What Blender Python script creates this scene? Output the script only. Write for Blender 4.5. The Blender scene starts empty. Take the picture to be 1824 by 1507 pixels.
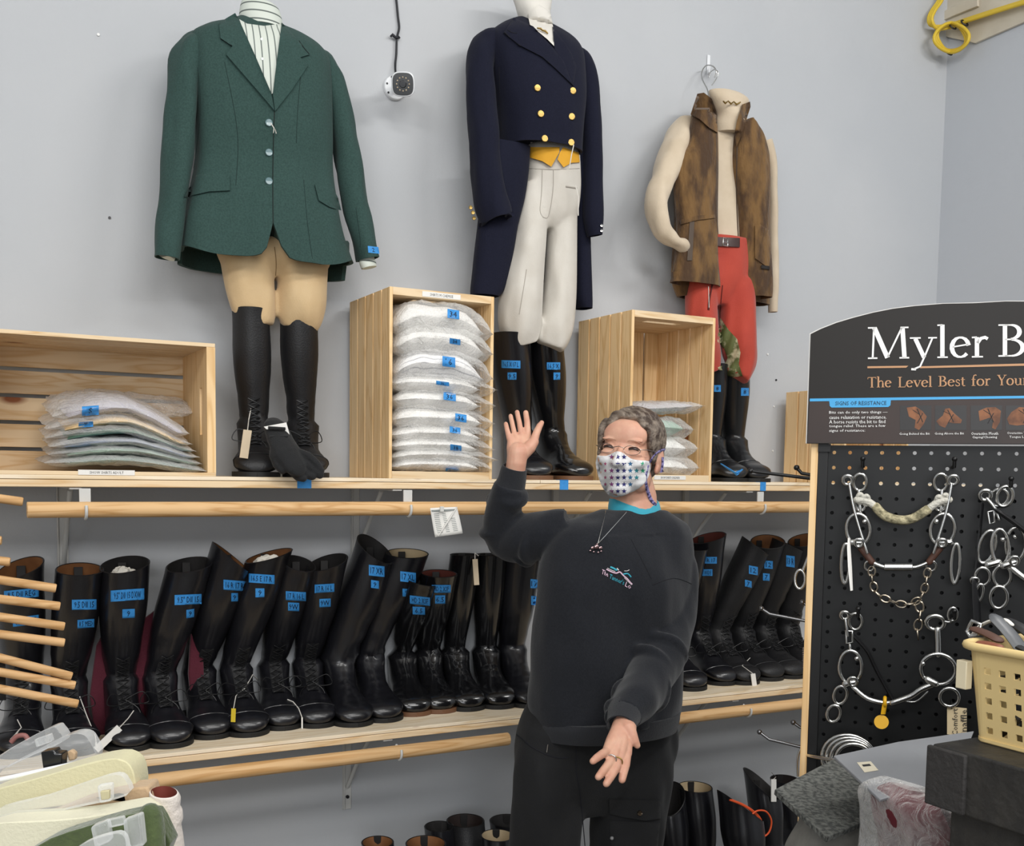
import bpy, math, random
import numpy as np
from mathutils import Vector, Matrix, noise, geometry
from mathutils.bvhtree import BVHTree
random.seed(7)
V = Vector
SC = bpy.context.scene
COL = SC.collection
R = math.radians

# ------------------------------------------------------------------ camera
F, YAW, PIT, ROL, PX, PY, CH = 1888.0, R(28.15), R(-4.5), R(0.82), 912.0, 990.0, 1.36
CAMP = V((0, 0, CH))
_f = V((math.sin(YAW)*math.cos(PIT), math.cos(YAW)*math.cos(PIT), math.sin(PIT)))
_r = V((math.cos(YAW), -math.sin(YAW), 0)); _u = _r.cross(_f)
CR = _r*math.cos(ROL) + _u*math.sin(ROL); CU = _u*math.cos(ROL) - _r*math.sin(ROL); CF = _f
cam = bpy.data.cameras.new('camera'); camo = bpy.data.objects.new('camera', cam); COL.objects.link(camo)
cam.sensor_fit = 'HORIZONTAL'; cam.sensor_width = 36; cam.lens = F/1824*36
cam.shift_x = 0; cam.shift_y = (PY-753.5)/1824
m = Matrix((CR, CU, -CF)).transposed().to_4x4(); m.translation = CAMP
camo.matrix_world = m; cam.clip_start = .05
SC.camera = camo
# ------------------------------------------------------------------ world, lights, exposure
WY = 2.88          # back wall plane
SC.view_settings.view_transform = 'Standard'; SC.view_settings.look = 'None'
SC.view_settings.gamma = 1; SC.view_settings.exposure = -0.42
w = bpy.data.worlds.new('world'); SC.world = w; w.use_nodes = True
w.node_tree.nodes['Background'].inputs[0].default_value = (.9, .95, 1, 1)
w.node_tree.nodes['Background'].inputs[1].default_value = .3
def area(name, loc, tgt, sx, sy, power, col):
    l = bpy.data.lights.new(name, 'AREA'); l.shape = 'RECTANGLE'; l.size = sx; l.size_y = sy; l.energy = power; l.color = col
    o = bpy.data.objects.new(name, l); COL.objects.link(o); o.location = loc
    o.rotation_euler = (V(tgt)-V(loc)).to_track_quat('-Z', 'Y').to_euler(); return o
area('tube_lights', (2.7, .35, 3.5), (1.5, 2.2, .8), 1.25, .16, 40, (1, .985, .96))
area('tube_lights', (.6, .1, 3.5), (1.1, 1.9, .7), 1.25, .3, 26, (1, .985, .96))
area('tube_lights', (1.0, -1.7, 3.4), (1.3, 1.2, .6), 2.4, .5, 84, (1, .985, .96))
area('tube_lights', (-1.5, -.5, 3.3), (1.2, 2.0, .9), 1.6, .4, 46, (1, .985, .96))
area('daylight', (-1.3, -2.4, 1.9), (1.6, 2.4, 1.2), 2.4, 1.7, 88, (.95, .975, 1))

# ------------------------------------------------------------------ pixel <-> place
def ray(x, y): return CF + CR*((x-PX)/F) - CU*((y-PY)/F)
def atY(x, y, Y): d = ray(x, y); return CAMP + d*(Y/d.y)
def atZ(x, y, Z): d = ray(x, y); return CAMP + d*((Z-CH)/d.z)
def atD(x, y, D): return CAMP + ray(x, y)*D
def proj(P):
    d = V(P)-CAMP; w_ = d.dot(CF); return (PX+F*d.dot(CR)/w_, PY-F*d.dot(CU)/w_)
def atPl(x, y, P0, n): d = ray(x, y); return CAMP + d*((P0-CAMP).dot(n)/d.dot(n))

# ------------------------------------------------------------------ materials
def lin(c):
    if isinstance(c, str): c = tuple(int(c[i:i+2], 16) for i in (0, 2, 4))
    return tuple((x/255/12.92 if x <= 10 else ((x/255+.055)/1.055)**2.4) for x in c)
_M = {}
def mat(name, col, rough=.6, metal=0, col2=None, nscale=20, stretch=(1, 1, 1), bump=0, bscale=60, spec=.5, trans=0, alpha=1, sheen=0, coat=0, detail=4, contrast=(.35, .65), bstretch=None, ior=1.45):
    if name in _M: return _M[name]
    m = bpy.data.materials.new(name); m.use_nodes = True; nt = m.node_tree; b = nt.nodes['Principled BSDF']
    b.inputs['Base Color'].default_value = (*lin(col), 1); b.inputs['Roughness'].default_value = rough
    b.inputs['Metallic'].default_value = metal; b.inputs['Specular IOR Level'].default_value = spec
    b.inputs['Transmission Weight'].default_value = trans; b.inputs['Alpha'].default_value = alpha; b.inputs['IOR'].default_value = ior
    b.inputs['Sheen Weight'].default_value = sheen; b.inputs['Coat Weight'].default_value = coat; b.inputs['Coat Roughness'].default_value = .15
    tc = nt.nodes.new('ShaderNodeTexCoord')
    if col2 is not None:
        mp = nt.nodes.new('ShaderNodeMapping'); mp.inputs['Scale'].default_value = stretch
        n = nt.nodes.new('ShaderNodeTexNoise'); n.inputs['Scale'].default_value = nscale; n.inputs['Detail'].default_value = detail
        cr = nt.nodes.new('ShaderNodeValToRGB'); cr.color_ramp.elements[0].position = contrast[0]; cr.color_ramp.elements[1].position = contrast[1]
        cr.color_ramp.elements[0].color = (*lin(col), 1); cr.color_ramp.elements[1].color = (*lin(col2), 1)
        nt.links.new(tc.outputs['Object'], mp.inputs[0]); nt.links.new(mp.outputs[0], n.inputs['Vector'])
        nt.links.new(n.outputs[0], cr.inputs[0]); nt.links.new(cr.outputs[0], b.inputs['Base Color'])
    if bump:
        mp = nt.nodes.new('ShaderNodeMapping'); mp.inputs['Scale'].default_value = bstretch or (1, 1, 1)
        n = nt.nodes.new('ShaderNodeTexNoise'); n.inputs['Scale'].default_value = bscale; n.inputs['Detail'].default_value = 5
        bp = nt.nodes.new('ShaderNodeBump'); bp.inputs['Strength'].default_value = bump; bp.inputs['Distance'].default_value = .01
        nt.links.new(tc.outputs['Object'], mp.inputs[0]); nt.links.new(mp.outputs[0], n.inputs['Vector'])
        nt.links.new(n.outputs[0], bp.inputs['Height']); nt.links.new(bp.outputs[0], b.inputs['Normal'])
    _M[name] = m; return m
def wood(name, axis, c1='d9b98c', c2='c0935c', knot='8a4f26', rough=.55, kn=1.0):
    """pine with grain running along axis, growth lines and a few knots"""
    if name in _M: return _M[name]
    m = bpy.data.materials.new(name); m.use_nodes = True; nt = m.node_tree; b = nt.nodes['Principled BSDF']; L = nt.links.new
    b.inputs['Roughness'].default_value = rough; b.inputs['Specular IOR Level'].default_value = .3
    tc = nt.nodes.new('ShaderNodeTexCoord'); mp = nt.nodes.new('ShaderNodeMapping')
    s = [9, 9, 9]; s[axis] = .7; mp.inputs['Scale'].default_value = s
    n = nt.nodes.new('ShaderNodeTexNoise'); n.inputs['Scale'].default_value = 2.2; n.inputs['Detail'].default_value = 3; n.inputs['Distortion'].default_value = .6
    mm = nt.nodes.new('ShaderNodeMath'); mm.operation = 'MULTIPLY'; mm.inputs[1].default_value = 7
    fr = nt.nodes.new('ShaderNodeMath'); fr.operation = 'PINGPONG'; fr.inputs[1].default_value = .5
    cr = nt.nodes.new('ShaderNodeValToRGB'); e = cr.color_ramp.elements
    e[0].position = 0; e[0].color = (*lin(c2), 1); e[1].position = .28; e[1].color = (*lin(c1), 1)
    L(tc.outputs['Object'], mp.inputs[0]); L(mp.outputs[0], n.inputs['Vector']); L(n.outputs[0], mm.inputs[0]); L(mm.outputs[0], fr.inputs[0]); L(fr.outputs[0], cr.inputs[0])
    # knots
    mp2 = nt.nodes.new('ShaderNodeMapping'); s2 = [9, 9, 9]; s2[axis] = 4; mp2.inputs['Scale'].default_value = s2
    vo = nt.nodes.new('ShaderNodeTexVoronoi'); vo.inputs['Scale'].default_value = .8
    cr2 = nt.nodes.new('ShaderNodeValToRGB'); e = cr2.color_ramp.elements
    e[0].position = .05*kn; e[0].color = (1, 1, 1, 1); e[1].position = .12*kn; e[1].color = (0, 0, 0, 1)
    mx = nt.nodes.new('ShaderNodeMixRGB'); mx.inputs[2].default_value = (*lin(knot), 1)
    L(tc.outputs['Object'], mp2.inputs[0]); L(mp2.outputs[0], vo.inputs['Vector']); L(vo.outputs['Distance'], cr2.inputs[0])
    L(cr2.outputs[0], mx.inputs[0]); L(cr.outputs[0], mx.inputs[1])
    # slow board to board tint
    n3 = nt.nodes.new('ShaderNodeTexNoise'); n3.inputs['Scale'].default_value = 5
    hs = nt.nodes.new('ShaderNodeHueSaturation'); mr = nt.nodes.new('ShaderNodeMapRange'); mr.inputs[3].default_value = .88; mr.inputs[4].default_value = 1.1
    L(tc.outputs['Object'], n3.inputs['Vector']); L(n3.outputs[0], mr.inputs[0]); L(mr.outputs[0], hs.inputs['Value']); L(mx.outputs[0], hs.inputs['Color'])
    L(hs.outputs[0], b.inputs['Base Color'])
    _M[name] = m; return m
def plastic_film(name, tint='ffffff', a=.22, rough=.12, bs=.9):
    """thin clear polythene: mostly see-through with crumpled glints"""
    if name in _M: return _M[name]
    m = bpy.data.materials.new(name); m.use_nodes = True; nt = m.node_tree; L = nt.links.new
    for n in list(nt.nodes): nt.nodes.remove(n)
    out = nt.nodes.new('ShaderNodeOutputMaterial'); mx = nt.nodes.new('ShaderNodeMixShader'); tr = nt.nodes.new('ShaderNodeBsdfTransparent')
    b = nt.nodes.new('ShaderNodeBsdfPrincipled'); b.inputs['Base Color'].default_value = (*lin(tint), 1); b.inputs['Roughness'].default_value = rough; b.inputs['Specular IOR Level'].default_value = 1
    tc = nt.nodes.new('ShaderNodeTexCoord'); n = nt.nodes.new('ShaderNodeTexNoise'); n.inputs['Scale'].default_value = 38; n.inputs['Detail'].default_value = 4; n.inputs['Distortion'].default_value = 1.5
    bp = nt.nodes.new('ShaderNodeBump'); bp.inputs['Strength'].default_value = bs; bp.inputs['Distance'].default_value = .012
    lw = nt.nodes.new('ShaderNodeLayerWeight'); lw.inputs[0].default_value = .35
    ad = nt.nodes.new('ShaderNodeMath'); ad.operation = 'MULTIPLY_ADD'; ad.inputs[1].default_value = .7; ad.inputs[2].default_value = a; ad.use_clamp = True
    L(tc.outputs['Object'], n.inputs['Vector']); L(n.outputs[0], bp.inputs['Height']); L(bp.outputs[0], b.inputs['Normal']); L(bp.outputs[0], lw.inputs['Normal'])
    L(lw.outputs['Facing'], ad.inputs[0]); L(ad.outputs[0], mx.inputs[0]); L(tr.outputs[0], mx.inputs[1]); L(b.outputs[0], mx.inputs[2]); L(mx.outputs[0], out.inputs[0])
    _M[name] = m; return m

# ------------------------------------------------------------------ mesh building
REG = {}
def frame(t, up=V((0, 0, 1))):
    t = t.normalized()
    if abs(t.dot(up)) > .97: up = V((0, 1, 0))
    s = t.cross(up).normalized(); return s, s.cross(t).normalized()
class MB:
    def __init__(s): s.v = []; s.f = []
    def add(s, vs, fs):
        o = len(s.v); s.v += [V(p) for p in vs]; s.f += [tuple(i+o for i in f) for f in fs]; return s
    def box(s, c, sz, rot=None):
        c = V(c); h = V(sz)*.5; p = [V((x*h.x, y*h.y, z*h.z)) for x in (-1, 1) for y in (-1, 1) for z in (-1, 1)]
        if rot is not None: p = [rot @ q for q in p]
        return s.add([c+q for q in p], [(0, 1, 3, 2), (4, 6, 7, 5), (0, 4, 5, 1), (2, 3, 7, 6), (0, 2, 6, 4), (1, 5, 7, 3)])
    def loft(s, rings, c0=True, c1=True, closed=False):
        n = len(rings[0]); o = len(s.v)
        for r in rings: s.v += [V(p) for p in r]
        k = len(rings)
        for i in range(k if closed else k-1):
            a = o+i*n; b = o+((i+1) % k)*n
            for j in range(n): s.f.append((a+j, a+(j+1) % n, b+(j+1) % n, b+j))
        if not closed:
            for on, r, fl in ((c0, 0, 1), (c1, k-1, 0)):
                if on:
                    ce = sum((V(p) for p in rings[r]), V())/n; s.v.append(ce); ci = len(s.v)-1; a = o+r*n
                    for j in range(n):
                        t = (a+j, a+(j+1) % n, ci); s.f.append(t[::-1] if fl else t)
        return s
    def tube(s, pts, r, n=10, caps=True, closed=False, flat=1, ends=False):
        pts = [V(p) for p in pts]; k = len(pts); rr = r if isinstance(r, (list, tuple)) else [r]*k
        T = []
        for i in range(k):
            if closed: t = pts[(i+1) % k]-pts[(i-1) % k]
            else: t = pts[min(i+1, k-1)]-pts[max(i-1, 0)]
            T.append(t.normalized() if t.length > 1e-9 else V((0, 0, 1)))
        sd, up = frame(T[0]); rings = []
        for i in range(k):
            sd = (sd - T[i]*sd.dot(T[i])).normalized(); up = sd.cross(T[i])
            rings.append([pts[i]+sd*(math.cos(a)*rr[i])+up*(math.sin(a)*rr[i]*flat) for a in (2*math.pi*j/n for j in range(n))])
        if ends and not closed:
            pre = []; post = []
            for q in (.3, .7, .93):
                w_ = math.cos(q*1.45); e = math.sin(q*1.45)
                pre.insert(0, [pts[0]-T[0]*rr[0]*e+(p-pts[0])*w_ for p in rings[0]])
                post.append([pts[-1]+T[-1]*rr[-1]*e+(p-pts[-1])*w_ for p in rings[-1]])
            rings = pre+rings+post
        return s.loft(rings, caps, caps, closed)
    def ell(s, c, r, n=16, m_=10, rot=None):
        c = V(c); r = V(r) if not isinstance(r, (int, float)) else V((r, r, r)); rings = []
        for i in range(1, m_):
            a = math.pi*i/m_; ring = []
            for j in range(n):
                b = 2*math.pi*j/n; p = V((r.x*math.sin(a)*math.cos(b), r.y*math.sin(a)*math.sin(b), -r.z*math.cos(a)))
                ring.append(c+(rot @ p if rot is not None else p))
            rings.append(ring)
        return s.loft(rings)
    def torus(s, c, R_, r, ax=V((0, 1, 0)), n=28, m_=8, sx=1, sy=1, up=V((0, 0, 1)), a0=0, a1=2*math.pi):
        a, b = frame(V(ax), up); full = abs(a1-a0-2*math.pi) < 1e-6; k = n if full else n+1
        pts = [V(c)+a*(R_*sx*math.cos(a0+(a1-a0)*i/n))+b*(R_*sy*math.sin(a0+(a1-a0)*i/n)) for i in range(k)]
        return s.tube(pts, r, m_, closed=full)
    def prism(s, poly, P0, ax, ay, th):
        """polygon (2D) in plane P0+ax*u+ay*v, thick th along -(ax x ay)"""
        n_ = ax.cross(ay).normalized()
        tri = geometry.tessellate_polygon([[V((u, v, 0)) for u, v in poly]]); k = len(poly)
        fr = [P0+ax*u+ay*v for u, v in poly]; bk = [p-n_*th for p in fr]
        fs = [tuple(t) for t in tri]; out = []
        ar = sum(poly[i][0]*poly[(i+1) % k][1]-poly[(i+1) % k][0]*poly[i][1] for i in range(k))
        for t in fs:
            u = [poly[i] for i in t]; sg = (u[1][0]-u[0][0])*(u[2][1]-u[0][1])-(u[2][0]-u[0][0])*(u[1][1]-u[0][1])
            t = t if sg > 0 else t[::-1]; out.append(t); out.append(tuple(i+k for i in t[::-1]))
        for i in range(k):
            j = (i+1) % k; q = (i, i+k, j+k, j); out.append(q if ar > 0 else q[::-1])
        return s.add(fr+bk, out)
    def build(s, name, m_, parent=None, bevel=0, smooth=True, ang=50, sub=0, seg=2, reg=True):
        me = bpy.data.meshes.new(name); off = wloc(parent) if parent else V()
        me.from_pydata([p-off for p in s.v], [], s.f); me.update()
        o = bpy.data.objects.new(name, me); COL.objects.link(o)
        if m_: me.materials.append(m_)
        if smooth:
            me.polygons.foreach_set('use_smooth', [True]*len(me.polygons)); me.set_sharp_from_angle(angle=R(ang))
        if parent: o.parent = parent
        if bevel:
            b = o.modifiers.new('bevel', 'BEVEL'); b.width = bevel; b.segments = seg; b.limit_method = 'ANGLE'
        if sub:
            b = o.modifiers.new('sub', 'SUBSURF'); b.levels = sub; b.render_levels = sub
        if reg: REG[o.name] = (s.v, s.f)
        return o
def wloc(o):
    p = V()
    while o is not None: p += o.location; o = o.parent
    return p
def tag(o, label=None, cat=None, group=None, kind=None):
    if label: o['label'] = label
    if cat: o['category'] = cat
    if group: o['group'] = group
    if kind: o['kind'] = kind
    return o
def thing(name, label, cat, loc=(0, 0, 0), group=None):
    o = bpy.data.objects.new(name, None); COL.objects.link(o); o.location = loc; o.empty_display_size = .05
    return tag(o, label, cat, group)
def struct(name, mb, m_, **k): return tag(mb.build(name, m_, **k), kind='structure')
_B = {}
def BV(o):
    if o.name not in _B: v, f = REG[o.name]; _B[o.name] = BVHTree.FromPolygons(v, f)
    return _B[o.name]
def copy_tree(o, parent=None):
    c = o.copy(); COL.objects.link(c)
    if parent: c.parent = parent
    for ch in o.children: copy_tree(ch, c)
    return c
def nz(p, s=1.0, seed=0): return noise.noise(V((p[0]*s+seed, p[1]*s+seed*1.7, p[2]*s-seed)))
# stations: px rows -> horizontal elliptical rings, silhouette matching the row's left and right edge
def ring_px(y, xl, xr, b, Y, n=48, e=2.3, tilt=0):
    xm = (xl+xr)/2; C = atY(xm, y, Y); d = C-CAMP; D = d.dot(CF); off = math.atan2((xm-PX), F)
    h = (xr-xl)/2*D/F*math.cos(off); ph = math.atan2(d.x, d.y)
    a = math.sqrt(max(h*h-(b*math.sin(ph))**2, (.35*h)**2))/math.cos(ph)
    return ring(C, a, b, n, e, tilt)
def ring(C, a, b, n=48, e=2.3, tilt=0):
    out = []
    for j in range(n):
        t = 2*math.pi*j/n; c, s_ = math.cos(t), math.sin(t)
        x = a*math.copysign(abs(c)**(2/e), c); y = -b*math.copysign(abs(s_)**(2/e), s_)
        out.append(V((C[0]+x, C[1]+y, C[2]+tilt*x)))
    return out
def interp_rows(rows, k):
    """smooth Catmull-Rom resampling of tuples"""
    out = []; n = len(rows)
    for i in range(n-1):
        p0, p1, p2, p3 = rows[max(i-1, 0)], rows[i], rows[i+1], rows[min(i+2, n-1)]
        for j in range(k):
            t = j/k; out.append(tuple(.5*((2*b)+(-a+c)*t+(2*a-5*b+4*c-d)*t*t+(-a+3*b-3*c+d)*t**3) for a, b, c, d in zip(p0, p1, p2, p3)))
    out.append(tuple(rows[-1])); return out
def body_px(rows, k=4, n=64, e=2.3, fold=0, fs=(9, 9, 1.6), seed=0, warp=None, c0=True, c1=True, lip=0):
    """rows (y, xl, xr, halfdepth, Y)"""
    rs = interp_rows(rows, k); rings = []
    for i, q in enumerate(rs):
        r_ = ring_px(*q, n=n, e=e); C = sum(r_, V())/n; o = []
        for j, p in enumerate(r_):
            d = p-C; d.z = 0
            if fold:
                a = nz((p.x*fs[0], p.y*fs[1], p.z*fs[2]), 1, seed)+.5*nz((p.x*fs[0]*2.3, p.y*fs[1]*2.3, p.z*fs[2]*2), 1, seed+5)
                p = p + d.normalized()*fold*a
            if warp: p = warp(p, i/(len(rs)-1), 2*math.pi*j/n)
            o.append(p)
        rings.append(o)
    if lip:
        C = sum(rings[-1], V())/n; rings.append([C+(p-C)*.96+V((0, 0, .004+p.z-C.z)) if False else p+(C-p)*.05 for p in rings[-1]])
        rings.append([p+V((0, 0, lip)) for p in rings[-1]])
    return MB().loft(rings, c0, c1)
def limb_px(pts, k=4, n=28, flat=.85, fold=0, seed=0, fs=(14, 14, 5), caps=True, open_end=0, Yl=None):
    """pts (x, y, w_px, Y): tube through the pixel centres with pixel widths"""
    rs = interp_rows(pts, k); P = []; W = []
    for x, y, w_, Y in rs:
        C = atY(x, y, Y); P.append(C); W.append(w_/2*(C-CAMP).dot(CF)/F)
    mb = MB(); mb.tube(P, W, n, caps=False, flat=flat)
    rings = [mb.v[i*n:(i+1)*n] for i in range(len(P))]
    if fold:
        for i, r_ in enumerate(rings):
            for j, p in enumerate(r_):
                d = (p-P[i]).normalized(); a = nz((p.x*fs[0], p.y*fs[1], p.z*fs[2]), 1, seed)+.5*nz((p.x*fs[0]*2.2, p.y*fs[1]*2.2, p.z*fs[2]*2.2), 1, seed+3)
                r_[j] = p+d*fold*a
    if open_end:
        r_ = rings[-1]; C = P[-1]; t = (P[-1]-P[-3]).normalized()
        rings.append([C+(p-C)*.9 for p in r_]); rings.append([C+(p-C)*.86-t*open_end for p in r_])
    m2 = MB(); m2.loft(rings, caps, caps); return m2
def inpoly(x, y, P):
    c = False; j = len(P)-1
    for i in range(len(P)):
        if (P[i][1] > y) != (P[j][1] > y) and x < (P[j][0]-P[i][0])*(y-P[i][1])/(P[j][1]-P[i][1])+P[i][0]: c = not c
        j = i
    return c
def bvs(t):
    t = t if isinstance(t, (list, tuple)) else [t]; return [BV(o) if not isinstance(o, BVHTree) else o for o in t]
def cast(x, y, bl):
    d = ray(x, y).normalized(); best = None
    for b in bl:
        h = b.ray_cast(CAMP, d)
        if h[0] is not None and (best is None or h[3] < best): best = h[3]
    return best
def castn(x, y, bl):
    bl = bvs(bl)
    t = cast(x, y, bl)
    for r_ in (2, 4, 7, 11, 16):
        if t is not None: break
        for k in range(8):
            t = t or cast(x+r_*math.cos(k*.785), y+r_*math.sin(k*.785), bl)
    return t or 2.9
def decal(poly, target, name, m_, parent=None, th=.002, off=.0005, step=None, fn=None, smooth=True, ang=60):
    """a piece of cloth, tape or paper with the pixel outline poly, laid on the surface of target"""
    bl = bvs(target)
    xs = [p[0] for p in poly]; ys = [p[1] for p in poly]
    step = step or max(1.6, max(max(xs)-min(xs), max(ys)-min(ys))/14)
    B = []
    for i in range(len(poly)):
        a, b = poly[i], poly[(i+1) % len(poly)]; L = math.hypot(b[0]-a[0], b[1]-a[1]); k = max(1, round(L/step))
        for j in range(k): B.append((a[0]+(b[0]-a[0])*j/k, a[1]+(b[1]-a[1])*j/k))
    n = len(B); pts = [V(p) for p in B]
    y = min(ys)+step*.6; row = 0
    while y < max(ys):
        x = min(xs)+step*(.5 if row % 2 else .9)
        while x < max(xs):
            if inpoly(x, y, poly):
                dm = min((q[0]-x)**2+(q[1]-y)**2 for q in B)
                if dm > (step*.45)**2: pts.append(V((x, y)))
            x += step
        y += step*.87; row += 1
    r_ = geometry.delaunay_2d_cdt(pts, [], [list(range(n))], 1, 1e-4)
    P2, fs = r_[0], r_[2]
    ts = [cast(p.x, p.y, bl) for p in P2]; good = [t for t in ts if t is not None]
    if not good: return None
    for i, t in enumerate(ts):
        if t is None:
            q = min((k for k in range(len(ts)) if ts[k] is not None), key=lambda k: (P2[k]-P2[i]).length_squared); ts[i] = ts[q]
    fr = []; bk = []
    for p, t in zip(P2, ts):
        d = ray(p.x, p.y).normalized(); e = fn(p.x, p.y) if fn else 0
        fr.append(CAMP+d*(t-off-th-e)); bk.append(CAMP+d*(t-off+(0 if e == 0 else 0)))
    k = len(P2); out = []; cnt = {}
    for f in fs:
        u = [P2[i] for i in f[:3]]; sg = (u[1].x-u[0].x)*(u[2].y-u[0].y)-(u[2].x-u[0].x)*(u[1].y-u[0].y)
        f = tuple(f) if sg < 0 else tuple(f)[::-1]
        out.append(f); out.append(tuple(i+k for i in f[::-1]))
        for i in range(len(f)):
            e = (f[i], f[(i+1) % len(f)]); cnt[e] = 1
    for (a, b) in list(cnt):
        if (b, a) not in cnt: out.append((b, a, a+k, b+k))
    mb = MB().add(fr+bk, out)
    return mb.build(name, m_, parent, smooth=smooth, ang=ang) if name else mb
_T = {}
def text_mesh(s, res=2):
    if (s, res) in _T: return _T[(s, res)]
    c = bpy.data.curves.new('txt', 'FONT'); c.body = s; c.resolution_u = res; o = bpy.data.objects.new('txt', c); COL.objects.link(o)
    me = o.evaluated_get(bpy.context.evaluated_depsgraph_get()).to_mesh()
    vs = [v.co.copy() for v in me.vertices]; fs = [tuple(p.vertices) for p in me.polygons]
    bpy.data.objects.remove(o); bpy.data.curves.remove(c)
    x0 = min(v.x for v in vs); x1 = max(v.x for v in vs); y0 = min(v.y for v in vs); y1 = max(v.y for v in vs)
    vs = [((v.x-x0)/(x1-x0), (v.y-y0)/(y1-y0)) for v in vs]; _T[(s, res)] = (vs, fs, (x1-x0)/(y1-y0)); return _T[(s, res)]
def text_px(s, quad, target, name, m_, parent=None, off=.0012, res=1):
    """quad: tl, tr, br, bl in pixels"""
    vs, fs, _ = text_mesh(s, res); bl = bvs(target); tl, tr, br, b_l = quad; P = []; last = None
    for u, v in vs:
        x = (tl[0]*(1-u)+tr[0]*u)*v+(b_l[0]*(1-u)+br[0]*u)*(1-v); y = (tl[1]*(1-u)+tr[1]*u)*v+(b_l[1]*(1-u)+br[1]*u)*(1-v)
        t = cast(x, y, bl)
        if t is None:
            t = castn(x, y, target); t = last if (t == 2.9 and last) else t
        last = t; P.append(CAMP+ray(x, y).normalized()*(t-off))
    return MB().add(P, fs).build(name, m_, parent, smooth=False, reg=False)
def text_at(s, P0, ax, ay, h, name, m_, parent, w=None, res=2, th=0):
    """flat lettering in a plane: P0 lower left, ax/ay unit vectors, h height"""
    vs, fs, asp = text_mesh(s, res); w = w or h*asp
    return MB().add([P0+ax*(u*w)+ay*(v*h) for u, v in vs], fs).build(name, m_, parent, smooth=False, reg=False)
def shrink(q, m_=.15, my=None):
    my = m_ if my is None else my
    tl, tr, br, bl = [V(p) for p in q]
    def P(u, v): return tuple((tl*(1-u)+tr*u)*(1-v)+(bl*(1-u)+br*u)*v)
    return [P(m_, my), P(1-m_, my), P(1-m_, 1-my), P(m_, 1-my)]
TAPE = mat('blue_painter_tape', '2f83c8', .6, col2='3d92d8', nscale=90)
INK = mat('black_marker_ink', '0e1830', .5)
def tape_px(q, s, target, parent, name='tape_label', off=.0008, m_=None):
    d = decal(q, target, name, m_ or TAPE, parent, th=.0006, off=off, step=4)
    if s and d:
        wq = math.hypot(q[1][0]-q[0][0], q[1][1]-q[0][1]); hq = math.hypot(q[3][0]-q[0][0], q[3][1]-q[0][1])
        mx_ = max(.10, .5-.5*min(.8, text_mesh(s, 1)[2]*hq*.6/wq))
        text_px(s, shrink(q, mx_, .20), target, 'handwriting', INK, d, off=off+.0016)
    return d
def rectpx(x0, y0, x1, y1, sl=0): return [(x0, y0), (x1, y0+sl), (x1, y1+sl), (x0, y1)]
def voxel(mb, size, smooth=0, fac=.5):
    """union of the overlapping closed pieces of mb as one continuous skin -> MB"""
    o = mb.build('tmp_union', None, reg=False)
    r_ = o.modifiers.new('r', 'REMESH'); r_.mode = 'VOXEL'; r_.voxel_size = size; r_.use_smooth_shade = True
    if smooth:
        s_ = o.modifiers.new('s', 'SMOOTH'); s_.iterations = smooth; s_.factor = fac
    me = o.evaluated_get(bpy.context.evaluated_depsgraph_get()).to_mesh()
    out = MB(); out.v = [v.co.copy() for v in me.vertices]; out.f = [tuple(p.vertices) for p in me.polygons]
    d = o.data; bpy.data.objects.remove(o); bpy.data.meshes.remove(d); return out
# ------------------------------------------------------------------ the room
WALL = mat('grey_wall_paint', 'bcbec1', .75, col2='b5b8bc', nscale=1.5, bump=.05, bscale=120, spec=.25)
WALLR = mat('grey_wall_paint_right', 'bbbfc5', .75, bump=.05, bscale=120, spec=.25)
CEIL = mat('white_ceiling_paint', 'dcdcd8', .9); FLOOR = mat('grey_concrete', '77746f', .6, col2='85827c', nscale=3)
X0, X1, Y0, HC = -2.4, 3.37, -3.4, 3.7
struct('wall_back', MB().box(((X0+X1)/2, WY+.05, HC/2), (X1-X0+.2, .1, HC)), WALL)
struct('wall_right', MB().box((X1+.05, (Y0+WY)/2, HC/2), (.1, WY-Y0, HC)), WALLR)
struct('wall_left', MB().box((X0-.05, (Y0+WY)/2, HC/2), (.1, WY-Y0, HC)), WALL)
struct('wall_front', MB().box(((X0+X1)/2, Y0-.05, HC/2), (X1-X0+.2, .1, HC)), WALL)
struct('floor', MB().box(((X0+X1)/2, (Y0+WY)/2, -.05), (X1-X0+.2, WY-Y0+.2, .1)), FLOOR)
struct('ceiling', MB().box(((X0+X1)/2, (Y0+WY)/2, HC+.05), (X1-X0+.2, WY-Y0+.2, .1)), CEIL)
# fixings and scuffs left in the wall
SCREW = mat('dark_screw', '3a3a3c', .4, metal=.6); PLUG = mat('white_wall_plug', 'e4e4e2', .5)
for x, y, m_, lb in ((195, 388, SCREW, 'small dark screw in the wall left of the green jacket sleeve'), (175, 62, PLUG, 'small white speck in the wall near the top left of the green jacket'), (1382, 677, SCREW, 'small dark screw in the wall right of the rubber boots'), (1367, 631, PLUG, 'white wall plug just above the dark screw beside the rubber boots'), (1378, 724, PLUG, 'white wall plug just below the dark screw beside the rubber boots'), (1376, 803, PLUG, 'lowest white wall plug beside the rubber boots, above their toes')):
    p = atY(x, y, WY); tag(MB().tube([p+V((0, .004, 0)), p-V((0, .003, 0))], .0035, 8).build('wall_screw', m_), lb, 'screw')
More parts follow.
